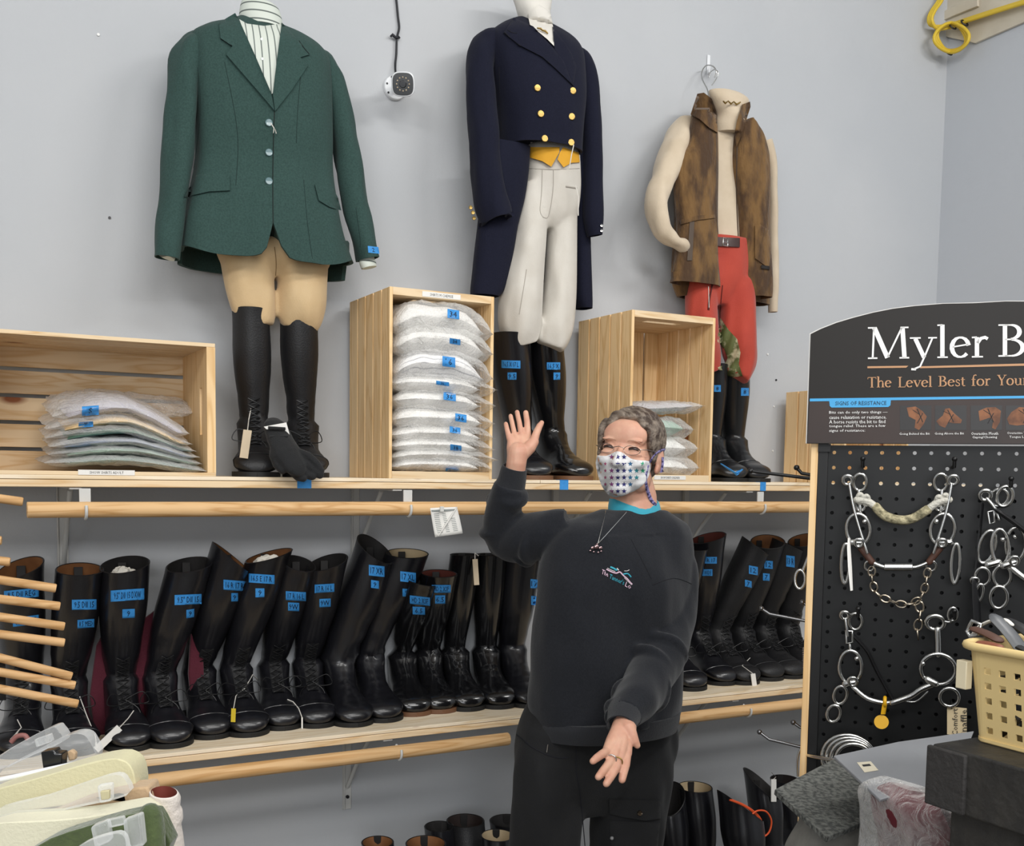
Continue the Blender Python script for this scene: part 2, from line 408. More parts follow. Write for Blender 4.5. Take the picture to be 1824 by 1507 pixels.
# ------------------------------------------------------------------ shelves
PX_WOOD = wood('pine_along_x', 0, 'e6cda8', 'd6b384')
PZ_WOOD = wood('pine_along_z', 2, 'ebc998', 'dab27c')
PY_WOOD = wood('pine_along_y', 1, 'ebc998', 'dab27c')
ROD = wood('round_rod_wood', 0, 'dab382', 'c39661', kn=.2)
PALE = wood('pale_plank', 0, 'f0e0c6', 'e2cba6', kn=.6)
SF = 2.55
def shelf(zt, x0, x1, label, joints=()):
    t = thing('wall_shelf', label, 'shelf', ((x0+x1)/2, WY, zt))
    a = x0
    for j in list(joints)+[x1]:
        MB().box(((a+j)/2, (SF+WY)/2, zt-.0045), (j-a-.0015, WY-SF, .009)).build('top_board', PALE, t, bevel=.001); a = j
    MB().box(((x0+x1)/2, SF+.010, zt-.0185), (x1-x0, .02, .0165)).build('front_rail', PX_WOOD, t, bevel=.002)
    MB().box(((x0+x1)/2, WY-.014, zt-.0185), (x1-x0, .02, .0165)).build('back_rail', PX_WOOD, t, bevel=.002)
    return t
ZU, ZL = 1.340, .686
shelf_u = shelf(ZU, -.55, 3.30, 'upper pine wall shelf carrying crates and tall boots under the outfits', (1.45,))
shelf_l = shelf(ZL, -.55, 3.30, 'lower pine wall shelf holding the long row of black boots', (.345, 1.9))
WHITE = mat('white_painted_steel', 'c9c9c6', .45, spec=.4)
def bracket(x, zt, rz, label, rod=True):
    t = thing('shelf_bracket', label, 'bracket', (x, WY, zt-.03), 'white steel shelf brackets')
    MB().box((x, WY-.003, zt-.028-.14), (.026, .004, .28)).box((x-.011, WY-.008, zt-.03-.14), (.003, .012, .27)).build('wall_plate', WHITE, t, bevel=.001)
    MB().box((x, (SF+WY)/2-.01, zt-.030), (.026, WY-SF-.03, .004)).build('top_arm', WHITE, t, bevel=.001)
    MB().tube([(x, WY-.01, zt-.24), (x, WY-.09, zt-.15), (x, SF+.12, zt-.035)], .006, 8).build('brace', WHITE, t)
    MB().tube([(x, WY-.006, zt-.27), (x, WY-.012, zt-.27)], .005, 8).build('screw', SCREW, t)
    # hook that cradles the hanging rod
    y = SF-.03; MB().box((x+.016, y+.005, zt-.04-.012), (.024, .005, zt-.03-rz)).build('rod_strap', WHITE, t, bevel=.001)
    MB().torus((x+.016, y, rz), .0205, .0035, V((1, 0, 0)), a0=math.pi*.75, a1=math.pi*2.15, n=16).build('rod_hook', WHITE, t)
    return t
def rod(x0, x1, z, label, r_=.0175):
    return tag(MB().tube([(x0, SF-.03, z), ((x0+x1)/2, SF-.03, z), (x1, SF-.03, z)], r_, 24).build('hanging_rod', ROD, bevel=.002), label, 'rod')
RZU, RZL = 1.264, .632
rod(.155, 3.25, RZU, 'round wooden hanging rod under the upper shelf')
rod(-.5, 1.345, RZL, 'round wooden hanging rod under the lower shelf, left of the woman')
rod(1.86, 3.25, RZL, 'round wooden hanging rod under the lower shelf, right of the woman')
def Xat(x, y, Y=SF-.03): return atY(x, y, Y).x
for x, w_ in ((Xat(138, 890), 'under the upper shelf below the shirt crate'), (Xat(717, 900), 'under the upper shelf beside the hanging price sheet'), (1.69, 'under the upper shelf hidden by the woman\'s head'), (2.2, 'under the upper shelf above the boots right of the woman')):
    bracket(x, ZU, RZU, 'white steel shelf bracket '+w_)
for x, w_ in ((Xat(700, 1340), 'under the lower shelf left of the woman'), (.15, 'under the lower shelf near the clear clip hangers'), (2.17, 'under the lower shelf right of the woman')):
    bracket(x, ZL, RZL, 'white steel shelf bracket '+w_)
for (x0, y0, x1, y1), w_ in (((531, 852, 553, 870), 'gloves'), ((996, 855, 1013, 871), 'second pair of boots'), ((1352, 856, 1366, 872), 'rubber boots')):
    p = atY((x0+x1)/2, (y0+y1)/2, SF); hw = (x1-x0)/2*p.y/F*1.2
    t = MB().box((p.x, SF-.0006, ZU-.0125), (hw*2, .0008, .028)).box((p.x, SF+.010, ZU+.0006), (hw*2, .022, .0008)).build('tape_marker', TAPE)
    tag(t, 'square of blue tape on the upper shelf edge below the '+w_, 'tape', 'blue tape marks on the shelf edge')
# ------------------------------------------------------------------ wooden crates
def crate_up(x0, x1, D, z0, h, label, nside=5, nback=5, w_=None):
    """crate standing on end: solid end boards top and bottom, slats upright"""
    t = thing('wooden_crate', label, 'crate', ((x0+x1)/2, SF+D/2, z0)); y0, y1 = SF, SF+D; e = .019; s = .009
    for z, top in ((z0+e/2, 0), (z0+h-e/2, 1)):
        # end board with a hand slot
        xa, xb = x0+s, x1-s; ya, yb = y0, y1-s; sx0, sx1 = xa+(xb-xa)*.28, xa+(xb-xa)*.72; sy0, sy1 = y0+.05, y0+.078
        mb = MB().box(((xa+xb)/2, (ya+sy0)/2, z), (xb-xa, sy0-ya, e)).box(((xa+xb)/2, (sy1+yb)/2, z), (xb-xa, yb-sy1, e))
        mb.box(((xa+sx0)/2, (sy0+sy1)/2, z), (sx0-xa, sy1-sy0, e)).box(((sx1+xb)/2, (sy0+sy1)/2, z), (xb-sx1, sy1-sy0, e))
        mb.build('end_board', PX_WOOD, t)
    for nm, xx in (('left_slats', x0+s/2), ('right_slats', x1-s/2)):
        mb = MB(); g = .007; sw = (D-s-(nside-1)*g)/nside
        for i in range(nside): mb.box((xx, y0+sw/2+i*(sw+g), z0+h/2), (s, sw, h))
        mb.build('side_slats', PZ_WOOD, t, bevel=.001)
    mb = MB(); g = .007; W = x1-x0; sw = (W-(nback-1)*g)/nback
    for i in range(nback): mb.box((x0+sw/2+i*(sw+g), y1-s/2, z0+h/2), (sw, s, h))
    mb.build('back_slats', PZ_WOOD, t, bevel=.001)
    return t
crM = crate_up(1.003, 1.300, .30, ZU, .484, 'upright pine crate packed with bagged white shirts, between the green and navy outfits')
crR = crate_up(1.742, 2.043, .29, ZU, .488, 'upright pine crate behind the woman\'s head, half full of bagged shirts')
crF = crate_up(2.585, 2.88, .28, ZU, .31, 'pine crate at the right end of the upper shelf, mostly behind the display')
def crate_flat(x0, x1, D, z0, h, label):
    t = thing('wooden_crate', label, 'crate', ((x0+x1)/2, SF+D/2, z0)); y0, y1 = SF, SF+D; e = .02; s = .009
    for x in (x0+e/2, x1-e/2):
        sy0, sy1 = y0+.055, y0+.08; za, zb = z0+s, z0+h-s; q0, q1 = z0+h*.32, z0+h*.68
        mb = MB().box((x, (y0+sy0)/2, (za+zb)/2), (e, sy0-y0, zb-za)).box((x, (sy1+y1-s)/2, (za+zb)/2), (e, y1-s-sy1, zb-za))
        mb.box((x, (sy0+sy1)/2, (za+q0)/2), (e, sy1-sy0, q0-za)).box((x, (sy0+sy1)/2, (q1+zb)/2), (e, sy1-sy0, zb-q1)).build('end_board', PZ_WOOD, t)
    for zz in (z0+s/2, z0+h-s/2):
        mb = MB(); g = .007; sw = (D-s-4*g)/5
        for i in range(5): mb.box(((x0+x1)/2, y0+sw/2+i*(sw+g), zz), (x1-x0, sw, s))
        mb.build('side_slats', PX_WOOD, t, bevel=.001)
    mb = MB(); g = .009; sw = (h-4*g)/5
    for i in range(5): mb.box(((x0+x1)/2, y1-s/2, z0+sw/2+i*(sw+g)), (x1-x0, s, sw))
    mb.build('back_slats', PX_WOOD, t, bevel=.001)
    return t
crL = crate_flat(.05, .567, .29, ZU, .311, 'long pine crate lying on its side, holding bagged striped shirts')
PAPER = mat('white_paper', 'e6e4df', .7); TXT = mat('black_print', '2a2a2c', .6)
def strip(t, x0, x1, zc, h, s):
    o = MB().box(((x0+x1)/2, SF-.0008, zc), (x1-x0, .001, h)).build('label_strip', PAPER, t)
    text_at(s, V((x0+(x1-x0)*.2, SF-.0016, zc-h*.27)), V((1, 0, 0)), V((0, 0, 1)), h*.52, 'printed_text', TXT, o, w=(x1-x0)*.6, res=1)
strip(crL, Xat(139, 841, SF), Xat(240, 843, SF), 1.3465, .0115, 'SHOW SHIRTS ADULT')
strip(crM, Xat(752, 525, SF), Xat(820, 532, SF), 1.8135, .013, 'SHIRTS M CHEMISE')
strip(crR, Xat(1165, 848, SF), Xat(1221, 850, SF), 1.351, .012, 'SHOW SHIRTS CHILDREN')
# ------------------------------------------------------------------ camera on the wall, its cable
p = atY(712, 150, WY)
sc = thing('security_camera', 'small white bullet security camera with black square face on the grey wall', 'security camera', p)
WP = mat('white_plastic', 'e3e5e8', .35); BP = mat('black_glossy_plastic', '101113', .2, coat=.4); LED = mat('led_lens', 'b8a890', .25)
c0 = atY(702, 158, WY); MB().tube([c0, c0-V((0, .012, 0))], [.034, .032], 28).build('wall_base', WP, sc, bevel=.002)
c1 = atY(718, 150, WY-.13); ax = (CAMP+V((-.35, 0, .1))-c1).normalized(); a_, b_ = frame(ax)
mb = MB()
mb.tube([c0-V((0, .01, 0)), c0*.5+c1*.5-V((0, .01, 0)), c1-ax*.04], .011, 12); mb.build('joint', WP, sc)
def sq(c, r_, e=3.2, n=32): return [c+a_*(r_*math.copysign(abs(math.cos(t))**(2/e), math.cos(t)))+b_*(r_*math.copysign(abs(math.sin(t))**(2/e), math.sin(t))) for t in (2*math.pi*i/n for i in range(n))]
MB().loft([sq(c1-ax*.055, .018), sq(c1-ax*.045, .028), sq(c1+ax*.002, .0315), sq(c1+ax*.004, .030)]).build('housing', WP, sc)
MB().loft([sq(c1+ax*.0035, .0285), sq(c1+ax*.0055, .028)]).build('face_plate', BP, sc)
MB().tube([c1+ax*.005, c1+ax*.009], [.010, .0085], 20).build('lens', mat('lens_glass', '0a0b10', .05, coat=1), sc)
mb = MB()
for i in range(12):
    t = 2*math.pi*i/12; q = c1+ax*.0058+a_*(.017*math.cos(t))+b_*(.017*math.sin(t)); mb.ell(q, .0022, 8, 6)
mb.build('led_ring', LED, sc)
mb = MB()
for dx, dz in ((-.026, .006), (-.022, -.018), (-.012, .026)): mb.tube([c0+V((dx, -.011, dz)), c0+V((dx, -.0135, dz))], .003, 8)
mb.build('base_screw', SCREW, sc)
CABLE = mat('black_cable', '1b1d22', .5)
cb = MB().tube([atY(x, y, WY-d) for x, y, d in interp_rows([(698, -60, .006), (706, 0, .006), (709, 30, .006), (711, 50, .007), (707, 68, .008), (706, 95, .008), (704, 118, .01), (706, 138, .03), (712, 146, .07)], 5)], .0032, 8).build('camera_cable', CABLE)
tag(cb, 'black cable running down the wall to the security camera', 'cable')
tt = MB().tube([atY(x, y, WY-.012) for x, y in ((711, 66), (705, 67), (699, 62), (696, 65))], [.0035, .004, .0045, .003], 8).torus(atY(709, 67, WY-.008), .005, .0018, V((0, 0, 1)), 12, 6).build('cable_tie', CABLE)
tag(tt, 'black clip holding the camera cable to the wall', 'cable tie')
# ------------------------------------------------------------------ white boards and yellow cable, top right on the right wall
CREAM = mat('cream_board', 'cfc8b8', .6, col2='c2b9a8', nscale=8)
def atX(x, y, X): d = ray(x, y); return CAMP+d*(X/d.x)
XB = X1-.012
def board_q(q, label, th=.012, X=X1-.001):
    P = [atX(x, y, X) for x, y in q]; n = len(P); B = [p+V((-th, 0, 0)) for p in P]
    return tag(MB().add(B+P, [tuple(range(n)), tuple(range(2*n-1, n-1, -1))]+[(i, i+n, (i+1) % n+n, (i+1) % n) for i in range(n)]).build('wall_board', CREAM, bevel=.002, smooth=False), label, 'board')
board_q([(1662, 32), (1700, -14), (1900, -90), (1900, 8), (1824, 42), (1740, 78), (1668, 62)], 'cream board on the right wall behind the coiled yellow cable')
o = board_q([(1668, 28), (1745, -6), (1745, 12), (1700, 30), (1672, 42)], 'short cream batten above the yellow cable loop', .012, X1-.014)
def cor(x, y, o):
    p = atX(x, y, X1-o)
    return p if p.y < WY-o else atY(x, y, WY-o)
YEL = mat('yellow_cable', 'd8b93a', .5)
mb = MB()
for k in range(3):
    o_ = k*3.0
    mb.tube([cor(x, y, .03+.007*k) for x, y in interp_rows([(1676+o_, -20), (1672+o_, 0), (1660+o_, 18), (1654+o_, 32), (1657+o_, 44), (1672, 47+o_*.8), (1695, 43+o_*.8), (1720, 35+o_*.6), (1760, 22+o_*.6), (1824, 2+o_*.6), (1900, -22+o_)], 5)], .0062, 8)
    cx, cy = 1695, 67; mb.tube([cor(cx+(25+k*2.2)*math.cos(a)+2*math.sin(3*a+k), cy+(23+k*1.6)*math.sin(a), .05+.006*k) for a in (2*math.pi*i/36 for i in range(36))], .0062, 8, closed=True)
tag(mb.build('yellow_cable', YEL), 'looped yellow cable tied against the cream board, top right', 'cable')
for x, y, lb in ((1697, 47, 'black tie left of centre where the yellow loop meets the cable run'), (1718, 41, 'black tie right of centre holding the yellow cable to the board'), (1690, 93, 'black tie at the bottom of the yellow cable loop')):
    q = cor(x, y, .05); tag(MB().torus(q, .015, .0028, V((0, -.7, .5)), 14, 6).build('cable_tie', CABLE), lb, 'cable tie')
# ------------------------------------------------------------------ the three outfits hung on the wall
GREEN = mat('dark_green_wool', '364d49', .9, col2='2f4440', nscale=240, bump=.12, bscale=420, sheen=.05, spec=.2)
GREEN_IN = mat('dark_green_lining', '13201e', .8)
STRIPE = mat('pale_striped_cotton', 'c9cfc6', .7, bump=.1, bscale=60, bstretch=(3, 3, .5))
def add_stripes(m_, c1, c2, freq, axis=0):
    nt = m_.node_tree; b = nt.nodes['Principled BSDF']; tc = nt.nodes.new('ShaderNodeTexCoord'); sx = nt.nodes.new('ShaderNodeSeparateXYZ')
    mu = nt.nodes.new('ShaderNodeMath'); mu.operation = 'MULTIPLY'; mu.inputs[1].default_value = freq; fr = nt.nodes.new('ShaderNodeMath'); fr.operation = 'FRACT'
    cr = nt.nodes.new('ShaderNodeValToRGB'); cr.color_ramp.interpolation = 'CONSTANT'; e = cr.color_ramp.elements; e[0].color = (*lin(c1), 1); e[1].position = .82; e[1].color = (*lin(c2), 1)
    L = nt.links.new; L(tc.outputs['Object'], sx.inputs[0]); L(sx.outputs[axis], mu.inputs[0]); L(mu.outputs[0], fr.inputs[0]); L(fr.outputs[0], cr.inputs[0]); L(cr.outputs[0], b.inputs['Base Color'])
add_stripes(STRIPE, 'cdd3ca', '6d7571', 62)
STRIPEH = mat('pale_striped_collar', 'c9cfc6', .7); add_stripes(STRIPEH, 'cdd3ca', '5f6763', 48, 2)
BEIGE = mat('beige_breeches_cloth', 'ccb188', .75, col2='c5a87e', nscale=14, bump=.12, bscale=300, sheen=.2)
WHITEC = mat('off_white_breeches_cloth', 'cdc8bf', .7, col2='c6c0b6', nscale=14, bump=.08, bscale=300, sheen=.1)
RED = mat('rust_red_breeches_cloth', 'b0402f', .8, col2='a83a2b', nscale=14, bump=.12, bscale=300, sheen=.2)
NAVY = mat('navy_wool', '181a2a', .9, col2='141625', nscale=240, bump=.1, bscale=420, sheen=.04, spec=.2)
CREAMK = mat('cream_knit', 'cdbda6', .8, col2='c5b49c', nscale=18, bump=.1, bscale=260, sheen=.2)
FLEECE = mat('brown_plush_fleece', '452f1a', .85, col2='73552f', nscale=11, stretch=(2.2, 2.2, .9), bump=.5, bscale=110, bstretch=(1, 1, .4), sheen=.15, contrast=(.4, .6))
LEATH = mat('brown_belt_leather', '3a2420', .45)
SEAM = mat('dark_seam_thread', '0f1a18', .8)
SEAMN = mat('dark_navy_seam', '0a0b14', .8)
STEEL = mat('bright_steel', 'c8c8c6', .22, metal=1)
GOLD = mat('gold_button_metal', 'a58a52', .35, metal=1)
BTN = mat('grey_green_button', '5f7b80', .25, coat=.6)
WHITEY = mat('white_cotton_stock', 'd8d4cc', .7, bump=.08, bscale=80)
PEARL = mat('pearl_button', 'dfe4e2', .2, coat=.5)
def line_px(pts, target, name, m_, parent, w_=1.6, off=.0008):
    """a seam or cord laid on a surface"""
    bl = bvs(target); P = []; last = None
    for x, y in interp_rows(pts, 5) if len(pts) > 2 else [(pts[0][0]+(pts[1][0]-pts[0][0])*i/12, pts[0][1]+(pts[1][1]-pts[0][1])*i/12) for i in range(13)]:
        t = cast(x, y, bl); t = t if t is not None else last
        if t is None: continue
        last = t; P.append(CAMP+ray(x, y).normalized()*(t-off))
    r_ = w_/2*(P[0]-CAMP).dot(CF)/F
    return MB().tube(P, r_, 6).build(name, m_, parent, reg=False)
def button_px(x, y, r_px, target, m_, parent, name='button', th=.004):
    t = castn(x, y, bvs(target)); d = ray(x, y).normalized(); c = CAMP+d*t; r_ = r_px*(c-CAMP).dot(CF)/F
    n_ = V((-d.x*.5, -1, 0)).normalized()
    mb = MB().tube([c-n_*.001, c+n_*th*.6, c+n_*th, c+n_*th*.8], [r_*.85, r_, r_*.85, r_*.6], 18)
    return mb.build(name, m_, parent, reg=False)

# ---- 1: green hunt coat over a striped shirt and beige breeches
JB = [(40, 424, 502, .035, 2.76), (54, 398, 540, .05, 2.755), (72, 350, 576, .07, 2.75), (95, 334, 590, .085, 2.745), (150, 334, 592, .1, 2.74), (230, 344, 592, .105, 2.735), (300, 346, 594, .1, 2.735), (360, 338, 606, .11, 2.73), (420, 328, 620, .118, 2.73), (476, 322, 634, .122, 2.73)]
jx = atY(487, 430, 2.62).x
def hemwarp(p, v, t):
    if v < .45: return p
    k = ((v-.45)/.55)**3; s_ = math.sin(t)
    if s_ > -.2:
        dx = p.x-jx; notch = .072*math.exp(-(dx/.014)**2)+.02*math.exp(-(dx/.035)**2); side = .03*min(1, max(0, (abs(dx)-.12)/.1))**2
        p = p+V((0, 0, k*(notch+side)))
    else: p = p+V((0, 0, k*-.008))
    return p
jk = thing('riding_jacket', 'dark green wool riding jacket with three buttons hanging on the wall above beige breeches', 'jacket', atY(480, 200, 2.74))
jb = body_px(JB, k=5, n=120, e=2.5, fold=.013, fs=(9, 9, 1.5), seed=1, warp=hemwarp, lip=.05).build('jacket_body', GREEN, jk, ang=60)
SL = [(392, 84, 40, 2.76), (368, 78, 58, 2.755), (345, 83, 66, 2.75), (331, 105, 68, 2.735), (325, 150, 70, 2.72), (318, 230, 62, 2.71), (310, 300, 56, 2.70), (304, 370, 52, 2.69), (299, 425, 48, 2.68), (296, 460, 44, 2.68)]
sl = limb_px(SL, 5, 36, .8, .013, 3, open_end=.03).build('sleeve', GREEN, jk, ang=60)
SR = [(532, 102, 36, 2.765), (556, 108, 54, 2.765), (578, 124, 60, 2.76), (594, 155, 62, 2.745), (606, 210, 60, 2.73), (618, 280, 60, 2.72), (632, 350, 58, 2.71), (645, 415, 56, 2.70), (655, 462, 52, 2.70)]
sr = limb_px(SR, 5, 36, .8, .013, 8, open_end=.03).build('sleeve', GREEN, jk, ang=60)
shirt = thing('dress_shirt', 'pale striped show shirt showing at the neck of the green jacket', 'shirt', atY(462, 60, 2.74))
cv = body_px([(8, 430, 490, .036, 2.745), (16, 428, 498, .042, 2.743), (34, 426, 503, .045, 2.74), (52, 430, 505, .047, 2.738)], 4, 48, 2.1, lip=0).build('shirt_collar', STRIPEH, shirt)
sv = decal([(426, 34), (440, 42), (470, 46), (502, 42), (504, 56), (495, 110), (488, 165), (483, 168), (466, 130), (446, 85)], [jb, cv], 'shirt_front', STRIPE, shirt, th=.003, off=.001)
for i, (x, y) in enumerate(((466, 70), (467, 105))): button_px(x, y, 2.6, sv, PEARL, shirt, 'shirt_button', .002)
limb_px([(297, 428, 30, 2.678), (297, 452, 31, 2.675), (296, 458, 30, 2.674)], 3, 24, .7).build('shirt_cuff', STRIPEH, shirt)
limb_px([(650, 455, 40, 2.70), (655, 470, 43, 2.695), (657, 477, 40, 2.694)], 3, 24, .7, .003).build('shirt_cuff', STRIPEH, shirt)
jt = [jb, sl, sr, sv, cv]
lapL = decal([(419, 23), (429, 42), (455, 100), (483, 165), (489, 197), (462, 165), (403, 97), (414, 82), (393, 68), (390, 42), (402, 33)], [jb, sv, cv], 'lapel', GREEN, jk, th=.007, off=.001, step=5)
lapR = decal([(502, 40), (515, 53), (532, 73), (552, 97), (535, 102), (549, 116), (520, 160), (490, 198), (486, 166), (494, 100)], [jb, sv, cv], 'lapel', GREEN, jk, th=.007, off=.001, step=5)
for pts in ([(393, 69), (404, 76), (413, 81)], [(533, 73), (543, 87), (551, 96)]): line_px(pts, [lapL, lapR, jb], 'lapel_seam', SEAM, jk, 1.6)
line_px([(489, 198), (487, 260), (486, 330), (487, 432)], [jb, lapL, lapR], 'front_seam', SEAM, jk, 1.6)
for p_ in ([(352, 120), (358, 190), (352, 250), (345, 300)], [(400, 110), (418, 200), (424, 260), (420, 330)], [(536, 130), (530, 200), (528, 255)], [(541, 320), (548, 400), (558, 470)], [(634, 370), (641, 420), (642, 440)]):
    line_px(p_, [jb, sl, sr], 'tailored_seam', mat('green_seam', '1c302d', .9), jk, 1.1, .0003)
decal([(328, 351), (349, 312), (372, 308), (409, 311), (410, 339), (372, 341), (342, 348), (338, 352)], [jb, sl], 'pocket_flap', GREEN, jk, th=.006, step=5)
decal([(561, 329), (578, 332), (594, 336), (602, 352), (608, 375), (588, 369), (568, 357)], [jb, sr], 'pocket_flap', GREEN, jk, th=.006, step=5)
for y in (219, 272, 323): button_px(479, y, 6.6, jb, BTN, jk)
MB().tube([atY(x, y, 2.612) for x, y in ((482, 219), (488, 228), (487, 237), (490, 230), (492, 238))], .0012, 6).build('white_thread', WHITEY, jk)
tape_px([(655, 438), (674, 440), (676, 452), (656, 450)], '2', sr, jk)
hg = MB().tube([atY(x, y, 2.80) for x, y in ((452, -40), (453, 0), (455, 14))], .0016, 6).build('hanger_wire', STEEL)
tag(hg, 'thin wire holding up the green jacket outfit', 'wire')
br = thing('riding_breeches', 'beige riding breeches tucked into black boots below the green jacket', 'breeches', atY(490, 500, 2.74))
def hips(rows, legs, m_, parent, seed, fold=.015, vox=.006):
    mb = body_px(rows, 4, 48, 2.2)
    for L in legs: l2 = limb_px(L, 4, 28, 1.0); mb.add(l2.v, l2.f)
    u = voxel(mb, vox, 4)
    nv = []
    zt = max(p.z for p in u.v); zb = min(p.z for p in u.v)
    for p in u.v:
        q = 1-(p.z-zb)/(zt-zb); a = nz((p.x*13, p.y*13, p.z*3), 1, seed)+.5*nz((p.x*25, p.y*25, p.z*9), 1, seed+4)
        nv.append(p+V((a*.4, a, 0))*fold*(.5+q))
    u.v = nv; return u.build('breeches_body', m_, parent)
b1 = hips([(430, 385, 600, .07, 2.74), (460, 388, 592, .07, 2.74), (478, 396, 582, .055, 2.74), (496, 410, 565, .03, 2.74)], [[(438, 450, 92, 2.735), (444, 500, 88, 2.73), (450, 540, 80, 2.73), (455, 568, 70, 2.73), (457, 582, 60, 2.73)], [(540, 450, 92, 2.735), (539, 500, 88, 2.73), (537, 540, 88, 2.73), (535, 570, 78, 2.73), (533, 588, 62, 2.73)]], BEIGE, br, 2)
line_px([(489, 440), (492, 470), (490, 500)], b1, 'fly_seam', mat('beige_seam', '8d7450', .8), br, 1.6)

# ---- 2: navy tailcoat, yellow waistcoat points, white breeches
nj = thing('tailcoat', 'navy blue tailcoat with two rows of gold buttons hanging on the wall', 'tailcoat', atY(950, 200, 2.74))
NB = [(42, 916, 988, .035, 2.765), (56, 892, 1018, .055, 2.76), (74, 872, 1034, .075, 2.75), (100, 866, 1040, .09, 2.745), (160, 872, 1042, .105, 2.74), (220, 884, 1036, .105, 2.735), (256, 888, 1033, .1, 2.735), (270, 889, 1032, .1, 2.735)]
nb = body_px(NB, 5, 96, 2.4, .011, (8, 8, 1.6), 11, lip=.02).build('coat_body', NAVY, nj)
nl = limb_px([(905, 76, 36, 2.77), (884, 74, 52, 2.765), (866, 80, 60, 2.76), (856, 102, 62, 2.745), (855, 165, 60, 2.73), (858, 240, 60, 2.71), (864, 300, 62, 2.70), (873, 350, 64, 2.69), (880, 378, 64, 2.685), (885, 394, 60, 2.68)], 5, 36, .8, .011, 12, open_end=.03).build('sleeve', NAVY, nj)
nr = limb_px([(1005, 98, 30, 2.775), (1020, 99, 42, 2.775), (1034, 110, 46, 2.77), (1044, 140, 46, 2.76), (1051, 200, 44, 2.75), (1054, 270, 42, 2.74), (1055, 330, 40, 2.735), (1056, 385, 38, 2.73), (1060, 420, 26, 2.73)], 5, 36, .9, .006, 14, open_end=.03).build('sleeve', NAVY, nj)
decal([(852, 408), (853, 398), (880, 392), (914, 376), (917, 384), (885, 398)], [nl], 'cuff_edge', NAVY, nj, th=.004)
body_px([(256, 858, 944, .03, 2.71), (300, 857, 941, .035, 2.71), (350, 856, 934, .035, 2.715), (400, 852, 922, .035, 2.72), (450, 846, 914, .035, 2.725), (490, 842, 906, .035, 2.73), (516, 839, 897, .032, 2.73), (527, 839, 888, .03, 2.73)], 4, 48, 2.6, .003, (10, 10, 1.2), 15, lip=.02).build('tail', NAVY, nj)
body_px([(262, 1012, 1036, .03, 2.77), (330, 1014, 1042, .035, 2.78), (400, 1015, 1049, .035, 2.785), (470, 1018, 1052, .035, 2.79), (530, 1020, 1054, .035, 2.79), (550, 1026, 1054, .032, 2.79)], 4, 48, 2.6, .003, (10, 10, 1.2), 16, lip=.02).build('tail', NAVY, nj)
body_px([(262, 900, 1032, .012, 2.83), (400, 862, 1040, .012, 2.835), (500, 852, 1044, .012, 2.84)], 3, 40, 3).build('coat_back', NAVY, nj)
st = thing('stock_tie', 'white stock tie with a gold pin at the neck of the navy tailcoat', 'stock tie', atY(950, 30, 2.74))
s1 = body_px([(-20, 914, 984, .036, 2.75), (5, 915, 983, .043, 2.745), (26, 922, 980, .046, 2.74), (44, 930, 984, .045, 2.74)], 4, 48, 2.1, .004, (9, 9, 20), 20).build('neck_wrap', WHITEY, st)
s2 = decal([(940, 26), (960, 8), (980, 20), (986, 52), (987, 82), (975, 70), (957, 55), (944, 44)], [nb, s1], 'tie_front', WHITEY, st, th=.01, off=.002, step=4)
MB().tube([atY(x, y, 2.655) for x, y in ((957, 50), (963, 51), (966, 54), (971, 55), (976, 60))], [.002, .003, .0025, .003, .002], 8).build('stock_pin', GOLD, st)
ll = decal([(915, 31), (950, 47), (986, 86), (1004, 108), (1022, 153), (992, 124), (966, 101), (925, 80), (897, 58), (905, 47)], [nb, s1, s2], 'lapel', NAVY, nj, th=.007, off=.001, step=5)
lr = decal([(984, 47), (1003, 72), (1018, 95), (1027, 118), (1022, 152), (1004, 108), (988, 88)], [nb, s1, s2], 'lapel', NAVY, nj, th=.006, off=.001, step=5)
line_px([(899, 58), (925, 80), (966, 102), (992, 125), (1022, 154)], [nb, ll], 'lapel_seam', SEAMN, nj, 2)
line_px([(904, 53), (912, 58), (921, 59)], [nb, ll], 'lapel_seam', SEAMN, nj, 1.4)
for x, y in ((957, 157), (1020, 162), (963, 203), (1018, 208), (970, 247), (1017, 254)): button_px(x, y, 6.4, nb, GOLD, nj)
for x, y in ((838, 370), (842, 379), (844, 389)): button_px(x, y, 3.6, nl, GOLD, nj, 'cuff_button')
for x, y in ((1071, 402), (1071, 411)): button_px(x, y, 3, nr, STEEL, nj, 'cuff_button')
tp = decal([(945, 253), (965, 254), (966, 258), (945, 258)], nb, 'tag_pin', WHITEY, nj, th=.002)
line_px([(889, 120), (890, 180), (893, 240)], [nb, nl], 'tailored_seam', SEAMN, nj, 1.2, .0004)
bw = thing('riding_breeches', 'off-white riding breeches with a zip fly below the navy tailcoat', 'breeches', atY(960, 400, 2.74))
b2 = hips([(262, 938, 1032, .06, 2.74), (300, 936, 1034, .07, 2.735), (340, 932, 1034, .072, 2.735), (380, 932, 1028, .062, 2.735), (410, 945, 1010, .03, 2.735)], [[(951, 330, 50, 2.73), (946, 400, 58, 2.72), (937, 460, 68, 2.715), (929, 520, 76, 2.715), (926, 565, 78, 2.715), (928, 596, 70, 2.715), (932, 615, 52, 2.715)], [(1000, 330, 60, 2.735), (1002, 400, 54, 2.73), (1000, 460, 56, 2.73), (997, 520, 60, 2.73), (990, 570, 66, 2.725), (984, 600, 62, 2.72), (978, 620, 50, 2.72)]], WHITEC, bw, 6)
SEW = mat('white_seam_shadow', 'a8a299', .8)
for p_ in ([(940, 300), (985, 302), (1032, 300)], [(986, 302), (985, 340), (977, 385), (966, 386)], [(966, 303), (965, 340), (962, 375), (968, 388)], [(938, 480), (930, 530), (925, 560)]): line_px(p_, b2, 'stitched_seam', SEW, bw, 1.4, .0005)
line_px([(1008, 332), (1027, 335)], b2, 'pocket_welt', SEW, bw, 3)
